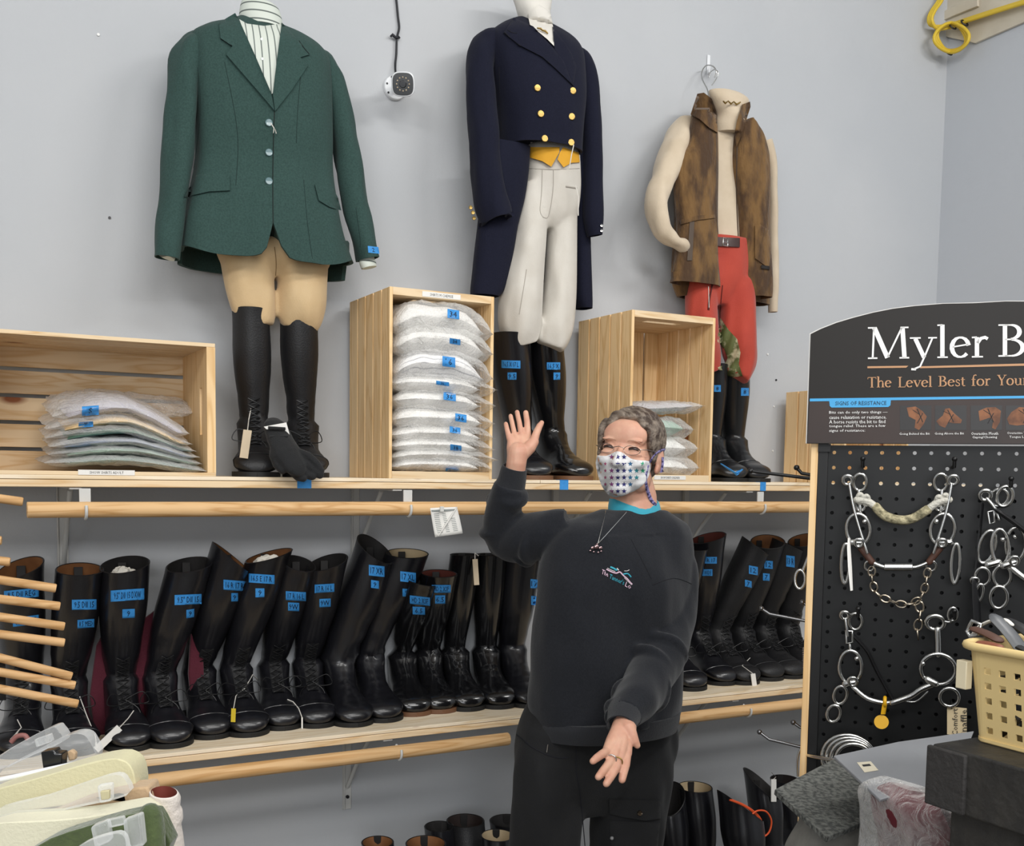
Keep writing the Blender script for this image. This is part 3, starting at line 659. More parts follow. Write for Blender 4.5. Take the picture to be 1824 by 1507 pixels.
MB().tube([atY(1025, 330, 2.65), atY(1030, 350, 2.645), atY(1030, 384, 2.645)], .0016, 6).build('tag_string', WHITEY, bw)
wc = thing('waistcoat', 'yellow waistcoat points showing below the navy tailcoat front', 'waistcoat', atY(985, 275, 2.7))
wb = decal([(940, 262), (997, 262), (996, 272), (982, 297), (966, 287), (945, 281), (940, 279)], [b2, nb], 'waistcoat_point', mat('yellow_wool', 'd49b26', .75, bump=.08, bscale=300), wc, th=.006, off=.008, step=4)
decal([(1003, 262), (1031, 272), (1033, 289), (1018, 290), (1004, 298), (993, 284), (997, 272)], [b2, nb], 'waistcoat_point', _M['yellow_wool'], wc, th=.006, off=.006, step=4)
MB().tube([atY(1022, 258, 2.60), atY(1018, 276, 2.60), atY(1014, 300, 2.61)], .0015, 6).build('tag_string', WHITEY, wc)

# ---- 3: brown fleece vest over cream roll-neck, red breeches
tk = thing('roll_neck_sweater', 'cream roll-neck sweater under the brown fleece vest', 'sweater', atY(1300, 300, 2.76))
t1 = body_px([(212, 1262, 1338, .035, 2.79), (226, 1235, 1358, .045, 2.79), (250, 1224, 1366, .055, 2.79), (330, 1226, 1362, .06, 2.79), (420, 1230, 1362, .065, 2.79), (438, 1232, 1360, .06, 2.79)], 4, 64, 2.3, .004, (10, 10, 2), 31, lip=.01).build('sweater_body', CREAMK, tk)
t2 = body_px([(166, 1263, 1322, .034, 2.75), (175, 1264, 1334, .04, 2.745), (192, 1270, 1330, .042, 2.743), (205, 1276, 1322, .043, 2.74), (222, 1272, 1328, .045, 2.745), (240, 1270, 1330, .045, 2.75)], 4, 40, 2.1, .004, (8, 8, 30), 32).build('roll_collar', CREAMK, tk)
limb_px([(1245, 232, 36, 2.78), (1228, 228, 44, 2.775), (1211, 238, 48, 2.765), (1198, 268, 50, 2.75), (1184, 310, 48, 2.73), (1173, 350, 48, 2.715), (1171, 380, 46, 2.705), (1180, 408, 40, 2.695), (1198, 428, 32, 2.69), (1216, 437, 26, 2.69), (1228, 442, 22, 2.70)], 5, 32, .85, .013, 33).build('sleeve', CREAMK, tk)
limb_px([(1366, 250, 22, 2.79), (1374, 290, 22, 2.79), (1378, 360, 20, 2.79), (1378, 440, 20, 2.785), (1378, 510, 19, 2.78), (1377, 530, 18, 2.78), (1377, 556, 16, 2.78)], 5, 28, .85, .006, 34, open_end=.02).build('sleeve', CREAMK, tk)
MB().tube([atY(x, y, 2.695) for x, y in ((1288, 180), (1292, 184), (1297, 180), (1302, 185), (1307, 181), (1312, 186), (1319, 182))], [.002, .003, .002, .003, .002, .003, .002], 8).build('chain_pin', GOLD, tk)
vs = thing('fleece_vest', 'open brown plush fleece vest with zip pockets hanging over the cream sweater', 'vest', atY(1285, 330, 2.75))
VL = [(204, 1232, 1272, 0.027, 2.715), (222, 1229, 1277, 0.029, 2.715), (260, 1222, 1278, 0.035, 2.715), (295, 1204, 1278, 0.038, 2.715), (350, 1202, 1277, 0.038, 2.715), (400, 1204, 1278, 0.038, 2.715), (450, 1202, 1280, 0.038, 2.715), (490, 1198, 1284, 0.038, 2.715), (507, 1194, 1285, 0.038, 2.715)]
vl = body_px(VL, 5, 72, 2.5, .007, (18, 18, 2.4), 41, lip=.03).build('vest_front', FLEECE, vs)
VR = [(214, 1322, 1340, 0.028, 2.72), (228, 1314, 1354, 0.03, 2.72), (262, 1308, 1368, 0.035, 2.72), (300, 1307, 1371, 0.038, 2.72), (350, 1312, 1371, 0.038, 2.72), (420, 1316, 1372, 0.038, 2.72), (470, 1318, 1374, 0.038, 2.72), (508, 1321, 1374, 0.038, 2.72), (530, 1330, 1372, 0.038, 2.72)]
vr = body_px(VR, 5, 72, 2.5, .007, (18, 18, 2.4), 42, lip=.03).build('vest_front', FLEECE, vs)
body_px([(236, 1222, 1362, .03, 2.80), (300, 1204, 1370, .045, 2.79), (400, 1206, 1372, .05, 2.785), (500, 1200, 1372, .05, 2.785), (536, 1210, 1370, .05, 2.785)], 3, 48, 2.6, .004, lip=.03).build('vest_back', FLEECE, vs)
def coll(poly, Yb):  # standing collar flap
    return decal(poly, [vl, vr, t2, t1], 'collar', FLEECE, vs, th=.012, off=.001, step=4)
coll([(1242, 167), (1254, 165), (1268, 176), (1276, 198), (1278, 236), (1264, 228), (1246, 212), (1230, 204)], 2.74)
coll([(1322, 186), (1336, 181), (1337, 190), (1330, 212), (1322, 238), (1312, 262), (1308, 240), (1313, 214)], 2.74)
ZIP = mat('grey_zip_tape', '4a3c30', .6)
decal([(1229, 392), (1237, 392), (1233, 464), (1224, 464)], vl, 'zip_pocket', ZIP, vs, th=.003)
decal([(1210, 392), (1240, 384), (1273, 382), (1274, 388), (1242, 392), (1212, 400)], vl, 'pocket_seam', FLEECE, vs, th=.006)
decal([(1345, 402), (1352, 398), (1370, 410), (1374, 450), (1370, 478), (1345, 460)], vr, 'pocket', FLEECE, vs, th=.006)
decal([(1356, 472), (1371, 474), (1371, 480), (1356, 478)], vr, 'brand_patch', mat('patch_black', '1b1614', .6), vs, th=.008)
line_px([(1276, 205), (1277, 300), (1277, 390), (1285, 496)], [vl, t1], 'zip_edge', ZIP, vs, 2.4)
line_px([(1313, 262), (1312, 350), (1316, 440), (1321, 508)], [vr, t1], 'zip_edge', ZIP, vs, 2.4)
rb = thing('riding_breeches', 'rust red riding breeches with a green camouflage inner-leg patch', 'breeches', atY(1290, 540, 2.74))
b3 = hips([(425, 1232, 1350, .055, 2.75), (470, 1228, 1348, .06, 2.75), (510, 1226, 1344, .055, 2.75), (545, 1240, 1330, .03, 2.75)], [[(1250, 500, 56, 2.75), (1250, 560, 58, 2.745), (1256, 610, 54, 2.74), (1262, 640, 48, 2.74), (1268, 662, 34, 2.74)], [(1313, 500, 62, 2.745), (1314, 560, 66, 2.74), (1316, 610, 66, 2.735), (1320, 640, 60, 2.735), (1316, 660, 50, 2.735), (1310, 672, 46, 2.735)]], RED, rb, 9)
CAMO = mat('green_camouflage_print', '5c6338', .7, col2='c8c2a0', nscale=26, contrast=(.5, .62))
decal([(1283, 566), (1298, 588), (1313, 604), (1319, 628), (1316, 648), (1323, 670), (1305, 672), (1284, 666), (1278, 654), (1290, 650), (1296, 638), (1290, 622), (1278, 608), (1280, 588)], b3, 'leg_patch', CAMO, rb, th=.003, step=4, fn=lambda x, y: .004*math.sin(x*.35+y*.12))
line_px([(1270, 500), (1264, 530), (1262, 552)], b3, 'fly_seam', mat('dark_red_seam', '4f1712', .8), rb, 4)
line_px([(1287, 508), (1284, 540), (1283, 566)], b3, 'leg_seam', _M['dark_red_seam'], rb, 1.6)
line_px([(1262, 510), (1263, 548)], b3, 'tag_string', WHITEY, rb, 1.2, .006)
bl_ = thing('leather_belt', 'dark brown leather belt with steel buckle between the vest fronts', 'belt', atY(1296, 431, 2.69))
o = decal([(1277, 422), (1318, 424), (1318, 440), (1277, 438)], [b3, t1], 'belt_strap', LEATH, bl_, th=.004, off=.004)
c = atY(1292, 431, 2.655); MB().tube([c+V((x, 0, z)) for x, z in ((-.009, -.012), (.009, -.012), (.009, .012), (-.009, .012))], .0022, 8, closed=True).tube([c+V((-.009, 0, 0)), c+V((.009, -.002, -.002))], .0015, 6).build('buckle', STEEL, bl_)
hk = thing('wall_hook', 'white plastic hook holding the wire hanger above the fleece vest', 'hook', atY(1262, 115, WY))
MB().box(tuple(atY(1262, 112, WY-.003)), (.012, .005, .05)).build('hook_plate', WP, hk, bevel=.002)
MB().tube([atY(1261, 125, WY-.006), atY(1261, 132, WY-.02), atY(1263, 128, WY-.035), atY(1264, 118, WY-.038)], [.004, .0035, .003, .003], 8).build('hook_arm', WP, hk)
hh = thing('wire_hanger', 'grey wire hanger hook above the cream sweater collar', 'hanger', atY(1262, 140, 2.83))
MB().tube([atY(x, y, Y) for x, y, Y in interp_rows([(1262, 178, 2.77), (1260, 160, 2.79), (1251, 142, 2.82), (1250, 128, 2.84), (1258, 117, 2.845), (1270, 118, 2.845), (1276, 128, 2.845), (1273, 138, 2.845)], 4)], .0022, 8).build('hanger_hook', STEEL, hh)
MB().tube([atY(x, y, 2.83) for x, y in interp_rows([(1268, 152), (1276, 140), (1279, 130), (1274, 124), (1266, 128), (1262, 138)], 4)], .0018, 8).build('swivel_wire', STEEL, hh)
# ------------------------------------------------------------------ boots
def bootmat(name, col, rough, bump=.1, coat=.0): return mat(name, col, rough, bump=bump, bscale=260, spec=.5, coat=coat)
BLK = bootmat('black_boot_leather', '16161a', .30, .05, .3); BLKM = bootmat('matte_black_boot_leather', '1a1a1c', .5, .12)
BLKS = bootmat('polished_black_leather', '121214', .16, .03, .5); RUB = bootmat('black_rubber', '1a1b1d', .3, .02, .2)
TAN = mat('tan_boot_lining', '7f5430', .7, col2='6d4526', nscale=20); DKL = mat('black_boot_lining', '1c1a1a', .7); RDL = mat('red_brown_boot_lining', '5a2a22', .7)
CRL = mat('cream_boot_lining', 'b3a080', .7); SOLE = mat('black_rubber_sole', '141414', .6); SOLET = mat('brown_leather_sole', '6b4a33', .5)
LACE = mat('black_waxed_lace', '0d0d0f', .4); TISSUE = mat('crumpled_white_tissue', 'd4d0c6', .8, bump=.5, bscale=30); WELT = mat('boot_edge_binding', '0c0c0d', .4)
# side profile: front point (f, z), back/bottom point (f, z), half width; z fractions for shaft are scaled to the boot height
BOOTS = []
def boot_xy(toe, heading, z0):
    h = V((math.sin(heading), -math.cos(heading), 0)); return h
def make_boot(label, toe, heel_dir, z0, top, H_w=1.0, style='field', lining=None, leather=None, sole=None, group=None, L=.285, tapes=(), topcut=(.0, .0), tree=False, name='riding_boot', wr=.010, cls='boot', lean_mid=0, seed=0, sw=1.0, crease=True, fw=1.13):
    """toe: world XY of the toe tip, heel_dir: heading angle of the toe (0 = straight out from the wall, + = to the right), top: world centre of the opening"""
    leather = leather or BLK; lining = lining or TAN; sole = sole or SOLE
    fwd = V((math.sin(heel_dir), -math.cos(heel_dir), 0)); sd = V((fwd.y*-1, fwd.x, 0)); sd = V((math.cos(heel_dir), math.sin(heel_dir), 0))
    O = V((toe[0], toe[1], z0))-fwd*L
    t = thing(name, label, cls, O, group)
    k = L/.285; zs = top[2]-z0
    ank = O+fwd*(.058*k)+V((0, 0, .15)); up = V(top)-ank
    N = 32
    def pt(f, z, s_): return O+fwd*(f*k)+V((0, 0, z))+sd*s_
    rings = []; inner = []
    # shaft
    prof = [(0, .050, .041), (.12, .052, .043), (.28, .056, .048), (.45, .061, .053), (.62, .064, .056), (.8, .063, .0555), (.93, .062, .055), (1, .0625, .0555)]
    prof = interp_rows(prof, 3)[::-1]
    for q, hf, hs in prof:
        c = ank+up*q+fwd*lean_mid*math.sin(q*math.pi); hf *= sw; hs *= sw
        if q < .35: hf *= 1+.0; 
        rg = []
        for j in range(N):
            a = 2*math.pi*j/N; p = c+fwd*(hf*math.cos(a))+sd*(hs*math.sin(a))
            wv = (nz((p.x*9, p.y*9, p.z*22), 1, seed)*.5+nz((p.x*20, p.y*20, p.z*50), 1, seed+2)*.3)*wr*max(.1, 1-q*1.9) if crease else 0
            wv += nz((p.x*6, p.y*6, p.z*5), 1, seed+7)*wr*.5
            p = p+(p-c).normalized()*wv
            if q > .8: # cut of the top line: dips in front, rises outside
                e = ((q-.8)/.2)**1.5; p = p+up.normalized()*(e*(topcut[0]*math.cos(a)+topcut[1]*math.sin(a)))
            rg.append(p)
        rings.append(rg)
    top_ring = rings[0]; topc = sum(top_ring, V())/N
    # foot
    FT = [((.116, .140), (.004, .128), .040), ((.128, .124), (-.002, .088), .038), ((.143, .110), (-.004, .052), .037), ((.155, .100), (.010, .024), .037), ((.168, .090), (.050, .022), .037), ((.182, .080), (.095, .016), .040), ((.202, .070), (.145, .011), .045), ((.222, .0625), (.188, .010), .0485), ((.243, .058), (.222, .010), .049), ((.262, .052), (.248, .010), .045), ((.276, .043), (.268, .010), .037), ((.284, .032), (.280, .011), .024), ((.286, .022), (.285, .014), .010)]
    for i, ((f1, z1), (f2, z2), hs) in enumerate(interp_rows([(a[0], a[1], b[0], b[1], c) for a, b, c in FT], 2) and [((a, b), (c, d), e) for a, b, c, d, e in interp_rows([(a[0], a[1], b[0], b[1], c) for a, b, c in FT], 2)]):
        rg = []
        for j in range(N):
            a = 2*math.pi*j/N; ca, sa = math.cos(a), math.sin(a); ca2 = math.copysign(abs(ca)**.8, ca)
            f = (f1+f2)/2+(f1-f2)/2*ca2; z = (z1+z2)/2+(z1-z2)/2*ca2
            wv = 0
            if crease and 2 < i < 16: wv = math.sin(i*2.1+seed)*.0014*max(0, ca)
            p = pt(f, z+wv, hs*fw*sa*(1 if ca > 0 else .96)*(math.sqrt(max(0, 1-.0))))
            if crease and i < 7: p = p+fwd*(nz((p.x*20, p.y*20, p.z*50), 1, seed+2)*.3*wr)
            rg.append(p)
        rings.append(rg)
    up_ = MB().loft(rings, False, True)
    # inside of the shaft
    rimw = .004; ins = [[p+(topc-p).normalized()*rimw for p in top_ring]]
    for i in (2, 6, 10): ins.append([p+(sum(rings[i], V())/N-p).normalized()*.005 for p in rings[i]])
    o = up_.build('boot_upper', leather, t, ang=80)
    MB().loft([top_ring, [p+V((0, 0, .0015)) for p in [a*.5+b*.5 for a, b in zip(top_ring, ins[0])]], ins[0]], False, False).build('top_binding', WELT if style != 'field' else leather, t)
    MB().loft(ins, False, True).build('lining', lining, t)
    # sole and heel
    def plate(f0, f1, z0_, z1_, grow):
        pr = [(0, .0), (.012, .022), (.03, .031), (.06, .033), (.10, .030), (.14, .034), (.18, .043), (.21, .0475), (.235, .047), (.258, .040), (.274, .028), (.284, .013), (.287, 0)]
        pr = [(a, b+grow if b else 0) for a, b in interp_rows(pr, 2) if f0 <= a <= f1]
        pl = [(a, b*fw) for a, b in pr]+[(a, -b*fw) for a, b in pr[::-1]]
        tp = [pt(a, z1_, b) for a, b in pl]; bt = [pt(a, z0_, b) for a, b in pl]
        return MB().loft([tp, bt])
    zt = .0125
    mbs = plate(0, .09, 0.0, .026, .003)
    pr = MB(); q1 = plate(0, 1, zt-.005, zt, .004); so = plate(.135, 1, 0.0, zt, .004)
    mbs.add(so.v, so.f)
    br_ = MB(); 
    mid = []
    for f, zb, zt2, w_ in ((.08, .018, .028, .033), (.11, .010, .020, .033), (.14, .0, .0125, .037)): mid.append([pt(f, zt2, w_), pt(f, zt2, -w_), pt(f, zb, -w_), pt(f, zb, w_)])
    mbs.loft(mid); mbs.build('sole', sole, t, ang=40, bevel=.0012)
    # toe cap seam / back tab
    MB().box(tuple(topc-fwd*(.053*sw)-V((0, 0, .024))), (.02, .004, .05), Matrix.Rotation(heel_dir, 3, 'Z')).build('pull_tab', DKL, t, bevel=.001)
    if tree:
        tm = MB().ell(topc-V((0, 0, .035)), (.036, .032, .034), 26, 18); tc_ = topc-V((0, 0, .035))
        tm.v = [p+(p-tc_)*(nz(p, 40, seed)*.45+nz(p, 90, seed)*.25) for p in tm.v]; tm.build('tissue_stuffing', TISSUE, t, smooth=False)
    if style == 'field':
        mb = MB(); tg = MB()
        fr = []
        for q in (.0, .06, .12, .18): fr.append((ank+up*q+fwd*(.054*sw), V(up).normalized()))
        ins_ = [(.116, .140), (.128, .124), (.143, .110), (.155, .100), (.168, .090), (.182, .081)]
        line = [pt(f+.001, z+.001, 0) for f, z in ins_[::-1]]+[c for c, _ in fr]
        hw = .015
        for i in range(len(line)-1):
            a, b = line[i], line[i+1]
            for s_ in (1, -1): mb.tube([a+sd*hw*s_+fwd*.002, (a+b)/2+fwd*.006, b-sd*hw*s_+fwd*.002], .0014, 5)
            mb.tube([a+sd*hw, a+fwd*.005+V((0, 0, .003)), a-sd*hw], .0014, 5)
        rnd = random.Random(seed)
        for s_ in (1, -1):
            b = line[2]+fwd*.006; w2 = rnd.uniform(.03, .045)*s_
            mb.tube(interp_rows([tuple(x) for x in (b, b+sd*w2+V((0, 0, .018)), b+sd*w2*1.4+V((0, 0, -.008)), b+sd*w2*.5+V((0, 0, -.012)), b)], 5), .0013, 5)
            mb.tube(interp_rows([tuple(x) for x in (b, b+sd*w2*.7+fwd*.01-V((0, 0, .02)), b+sd*w2*.9+fwd*.02-V((0, 0, .045)))], 4), .0013, 5)
        mb.build('laces', LACE, t)
        # tongue guard
        tr = []
        for p in line: tr.append([p+sd*(.017*math.cos(a))+fwd*(.003*math.sin(a))-fwd*.004 for a in (2*math.pi*i/10 for i in range(10))])
        MB().loft(tr).build('tongue', BLKM, t)
    if style in ('field', 'cap'):
        rg = rings[-9]; MB().tube([p+(p-sum(rg, V())/N).normalized()*.0006 for p in rg], .0014, 5, closed=True).build('toe_cap_seam', leather, t)
    if style == 'rubber':
        rg = rings[-13]; MB().tube([p for p in rg], .0016, 5, closed=True).build('moulded_ridge', leather, t)
    for q, s_ in tapes: tape_px(q, s_, o, t)
    BOOTS.append(o)
    return t, o
def boot_on(label, toe_px, top_px, z0, head=0, Ytop=2.70, **k):
    P = atZ(toe_px[0], toe_px[1], z0); T = atY(top_px[0], top_px[1], Ytop)
    return make_boot(label, (P.x, P.y), R(head+4)-math.atan2(P.x, P.y), z0, T, seed=int(toe_px[0]) % 97, **k)
G1 = 'black riding boots lined up on the lower shelf'
def rq(cx, cy, w_, h, sl=0): return [(cx-w_/2, cy-h/2-sl/2), (cx+w_/2, cy-h/2+sl/2), (cx+w_/2, cy+h/2+sl/2), (cx-w_/2, cy+h/2-sl/2)]
LB = [
 ('leftmost tall laced boot on the lower shelf, behind the wooden dowels', (32, 1352), (34, 1012), -8, 2.72, dict(lining=TAN, tapes=[(rq(38, 1058, 62, 16, -6), '8.5 DII REG'), (rq(46, 1106, 46, 16, -6), '8.5 WIDE')], topcut=(-.02, .02))),
 ('tall laced boot with tan lining behind the dowel tips, second from the left', (137, 1348), (143, 1014), 0, 2.71, dict(lining=TAN, tapes=[(rq(150, 1077, 44, 18, -1), '9.5 DII 15'), (rq(153, 1111, 30, 15, -2), '8.5 MED')], topcut=(-.012, .0))),
 ('tall laced boot stuffed with white tissue, white hang tag lying at its foot', (236, 1340), (222, 1006), 3, 2.70, dict(lining=DKL, tree=True, tapes=[(rq(227, 1060, 60, 20, -4), '9.5" DII 15 DXW'), (rq(229, 1093, 22, 16, -1), '9')], topcut=(-.016, .01))),
 ('tall laced boot with empty black lining, in front of the maroon cloth', (308, 1334), (338, 1006), 4, 2.70, dict(lining=DKL, tapes=[(rq(335, 1068, 48, 18, -2), '9.5" DII 15'), (rq(339, 1093, 14, 15, -2), '9')], topcut=(-.014, .01))),
 ('tall laced boot with a high pointed edge and tan lining, right of maroon cloth', (382, 1318), (412, 992), 6, 2.70, dict(lining=TAN, tapes=[(rq(418, 1043, 40, 18, 3), '16 R 17 R'), (rq(418, 1064, 12, 15, 0), '9')], topcut=(-.010, -.045))),
 ('tall laced boot stuffed with cream paper, yellow tag hanging beside its toe', (447, 1314), (478, 990), 6, 2.70, dict(lining=TAN, tree=True, tapes=[(rq(466, 1031, 46, 16, 3), '16.5 E 17 R'), (rq(463, 1056, 16, 16, 0), '9')], topcut=(-.004, .02))),
 ('narrow laced boot with dark lining marked 9W, its top edge cut down to the right', (507, 1302), (532, 1004), 4, 2.70, dict(lining=DKL, tapes=[(rq(527, 1062, 36, 16, 2), '17 R 16 L'), (rq(523, 1081, 20, 15, 1), '9W')], topcut=(-.02, -.012), sw=.9)),
 ('narrow laced boot with dark lining marked 9W, left of the slouching plain boots', (568, 1298), (582, 1002), 4, 2.70, dict(lining=DKL, tapes=[(rq(578, 1048, 35, 15, -2), '17 R 16 L'), (rq(579, 1074, 20, 15, -1), '9W')], topcut=(-.015, .02), sw=.92)),
 ('plain black dress boot with a peaked top leaning right, deep ankle creases', (637, 1296), (668, 978), 10, 2.73, dict(style='dress', lining=DKL, tapes=[(rq(671, 1017, 28, 19, 3), '17 XR'), (rq(668, 1041, 14, 14, 2), '9')], topcut=(-.03, -.03), wr=.022, sw=1.12)),
 ('plain black dress boot with pale olive lining leaning right, creased ankle', (690, 1288), (724, 986), 10, 2.73, dict(style='dress', lining=CRL, tapes=[(rq(727, 1028, 28, 18, 3), '17 XL'), (rq(724, 1056, 14, 14, 1), '9')], topcut=(-.01, 0), wr=.02, sw=1.05)),
 ('short plain boot with red-brown lining and cream rim, brown sole, between two taller pairs', (742, 1277), (753, 1036), 8, 2.70, dict(style='dress', sole=SOLET, leather=BLKS, lining=RDL, tapes=[(rq(748, 1070, 36, 15, 4), 'HD 2 XSF'), (rq(746, 1088, 22, 14, 1), '6.5')], topcut=(-.01, -.01), wr=.014, sw=.82, L=.27)),
 ('plain boot with red-brown lining and brown sole, just left of the smooth pull-on pair', (787, 1272), (782, 1022), 8, 2.70, dict(style='dress', sole=SOLET, leather=BLKS, lining=RDL, tapes=[(rq(786, 1049, 34, 14, 0), 'HD 2 XSF'), (rq(784, 1068, 18, 15, 0), '6.5')], topcut=(-.008, 0), wr=.014, sw=.86, L=.27)),
 ('smooth polished pull-on boot standing straight, left of its white hang tag', (838, 1268), (828, 988), 10, 2.73, dict(style='dress', leather=BLKS, lining=DKL, topcut=(0, 0), wr=.003, sw=.78, L=.265)),
 ('smooth polished pull-on boot standing straight, right of the white hang tag', (893, 1264), (876, 988), 10, 2.73, dict(style='dress', leather=BLKS, lining=DKL, topcut=(0, 0), wr=.003, sw=.82, L=.265)),
 ('plain boot with blue tapes half hidden by the woman\'s sweatshirt', (950, 1262), (930, 990), 14, 2.71, dict(style='dress', lining=DKL, tapes=[(rq(952, 1040, 14, 16, 1), '17'), (rq(953, 1070, 14, 16, 1), '7')], topcut=(0, 0), wr=.01)),
 ('laced boot mostly hidden behind the woman\'s sleeve, only its capped toe and tag showing', (1240, 1232), (1232, 974), 20, 2.73, dict(lining=DKL, topcut=(-.01, .0))),
 ('laced boot with dark red-brown lining and two blue tapes, first clear of the woman\'s shoulder', (1296, 1222), (1262, 958), 24, 2.73, dict(lining=RDL, tapes=[(rq(1262, 998, 30, 12, 0), '13 R 17'), (rq(1259, 1020, 20, 12, 0), '7 WIDE')], topcut=(-.005, .02))),
 ('tall capped laced boot leaning right with a dark top and two small blue tapes', (1338, 1221), (1344, 972), 28, 2.74, dict(leather=BLKM, lining=TAN, tapes=[(rq(1342, 1016, 16, 15, 3), '12'), (rq(1333, 1040, 12, 12, 3), '7')], topcut=(-.015, -.03))),
 ('tall capped laced boot with tan lining leaning right, white tag card at its toe', (1382, 1214), (1368, 965), 30, 2.75, dict(leather=BLKM, lining=TAN, tapes=[(rq(1369, 1006, 15, 14, 1), '12'), (rq(1365, 1028, 12, 13, 1), '7')], topcut=(-.02, .01))),
 ('laced boot with wrinkled ankle and one long blue tape, near the display panel', (1420, 1210), (1404, 970), 30, 2.75, dict(leather=BLKM, lining=TAN, tapes=[(rq(1408, 1000, 15, 20, 2), '13 R')], topcut=(-.012, -.02), wr=.018)),
 ('last laced boot on the lower shelf, cut off by the display panel\'s wooden edge', (1462, 1206), (1436, 962), 30, 2.75, dict(leather=BLKM, lining=TAN, topcut=(-.012, .02), wr=.018)),
]
for i, (lb, toe, top, hd, yt, kw) in enumerate(LB):
    kw = dict(kw); boot_on(lb, toe, top, ZL, hd, yt, group=G1, **kw)
# boots on the upper shelf, one pair under each outfit
def ub(lb, toe, top, hd, yt, grp, **k): return boot_on(lb, toe, top, ZU, hd, yt, group=grp, **k)
# the upper shelf is at eye height, so toe depth is given directly
def ub2(lb, toe_px, Yt, top_px, hd, yt, grp, **k):
    P = atY(toe_px[0], toe_px[1], Yt); T = atY(top_px[0], top_px[1], yt)
    return make_boot(lb, (P.x, Yt), R(hd)-math.atan2(P.x, P.y), ZU, T, seed=int(toe_px[0]) % 89, group=grp, **k)
ga = 'laced black boots under the green jacket'; gb = 'smooth black boots under the navy tailcoat'; gc = 'black rubber boots under the red breeches'
ub2('black laced field boot left of its pair under the beige breeches', (458, 848), 2.56, (446, 552), 2, 2.73, ga, leather=BLKM, lining=DKL, sw=.86, L=.27)
ub2('black laced field boot under the beige breeches with the black glove lying on its foot', (548, 848), 2.57, (531, 556), 4, 2.73, ga, leather=BLKM, lining=DKL, sw=.86, L=.27)
ub2('smooth black dress boot nearest the shirt crate, behind the woman\'s raised hand', (960, 850), 2.60, (906, 596), 18, 2.73, gb, style='dress', lining=DKL, sole=SOLET, wr=.006, L=.26, tapes=[(rq(910, 649, 34, 14, 1), '16.5 X 17 L'), (rq(912, 670, 16, 13, 0), '9.5')])
ub2('smooth black dress boot right of the woman\'s raised hand, toe turned to the right', (1037, 848), 2.62, (968, 600), 27, 2.76, gb, style='dress', leather=BLKS, lining=DKL, sole=SOLET, wr=.006, L=.27, tapes=[(rq(986, 652, 24, 13, 0), '16.5 X'), (rq(992, 670, 12, 13, 0), '9')])
ub2('rubber boot hidden mostly by the crate edge, blue tape on its shaft', (1312, 852), 2.62, (1272, 650), 24, 2.77, gc, style='rubber', leather=RUB, lining=DKL, wr=.002, sw=.8, L=.265, tapes=[(rq(1278, 692, 12, 12, 0), '8')])
ub2('rubber boot in full view right of the crate, blue tape tied at its toe', (1354, 852), 2.62, (1310, 650), 26, 2.77, gc, style='rubber', leather=RUB, lining=DKL, wr=.002, sw=.86, L=.265, tapes=[(rq(1327, 698, 14, 14, 0), '8')])
# boots standing on the floor, tops in view
G3 = 'tall boots on the floor below the lower shelf'
FLB = [
 ('black boot on the floor with only the corner of its top in view, farthest left', (672, 1500), 2.62, 0, dict(style='dress', lining=TAN, sw=.8)),
 ('boot on the floor with a tan lined opening below the lower bracket', (758, 1502), 2.55, 5, dict(style='dress', lining=TAN)),
 ('smooth black boot with a rounded closed top leaning on the wall', (782, 1472), 2.70, 5, dict(style='dress', lining=DKL, sw=.75)),
 ('dark brown topped boot on the floor left of the woman\'s leg', (829, 1462), 2.70, 5, dict(style='dress', lining=mat('dark_brown_lining', '241815', .7), leather=BLKM)),
 ('boot with a pale lined opening touching the woman\'s trouser leg', (886, 1488), 2.56, 5, dict(style='dress', lining=CRL, sw=.85)),
 ('black boot on the floor half behind the woman\'s left leg', (905, 1462), 2.72, 5, dict(style='dress', lining=DKL)),
 ('dark boot with a slanted top against the right side of the woman\'s leg', (1190, 1424), 2.62, 14, dict(style='dress', lining=DKL, topcut=(-.03, .03))),
 ('boot with a cream lined round opening on the floor, second from the woman\'s leg', (1238, 1402), 2.62, 14, dict(style='dress', lining=CRL, sw=1.0)),
 ('wide boot with red-brown lining and a bright orange lace looped through it', (1318, 1436), 2.46, 30, dict(style='dress', lining=RDL, topcut=(-.0, -.05), sw=1.15)),
 ('black boot with an angled top and a white tag, near the rough grey panel', (1358, 1398), 2.66, 20, dict(style='dress', lining=DKL, topcut=(-.02, -.045), leather=BLK)),
 ('dark suede topped boot behind the white tag near the display edge', (1398, 1388), 2.74, 20, dict(style='dress', lining=mat('dark_suede_lining', '1b1413', .9), sw=.9)),
]
for lb, top, yt, hd, kw in FLB:
    T = atY(top[0], top[1], yt); zb = T.z-.47 if T.z > .47 else 0
    hd = hd-math.degrees(math.atan2(T.x, T.y)); fw_ = V((math.sin(R(hd)), -math.cos(R(hd)), 0)); toe = V((T.x, T.y-.05, 0))+fw_*.22
    make_boot(lb, (toe.x, toe.y), R(hd), 0.0, T, seed=int(top[0]) % 53, group=G3, wr=.006, **kw)
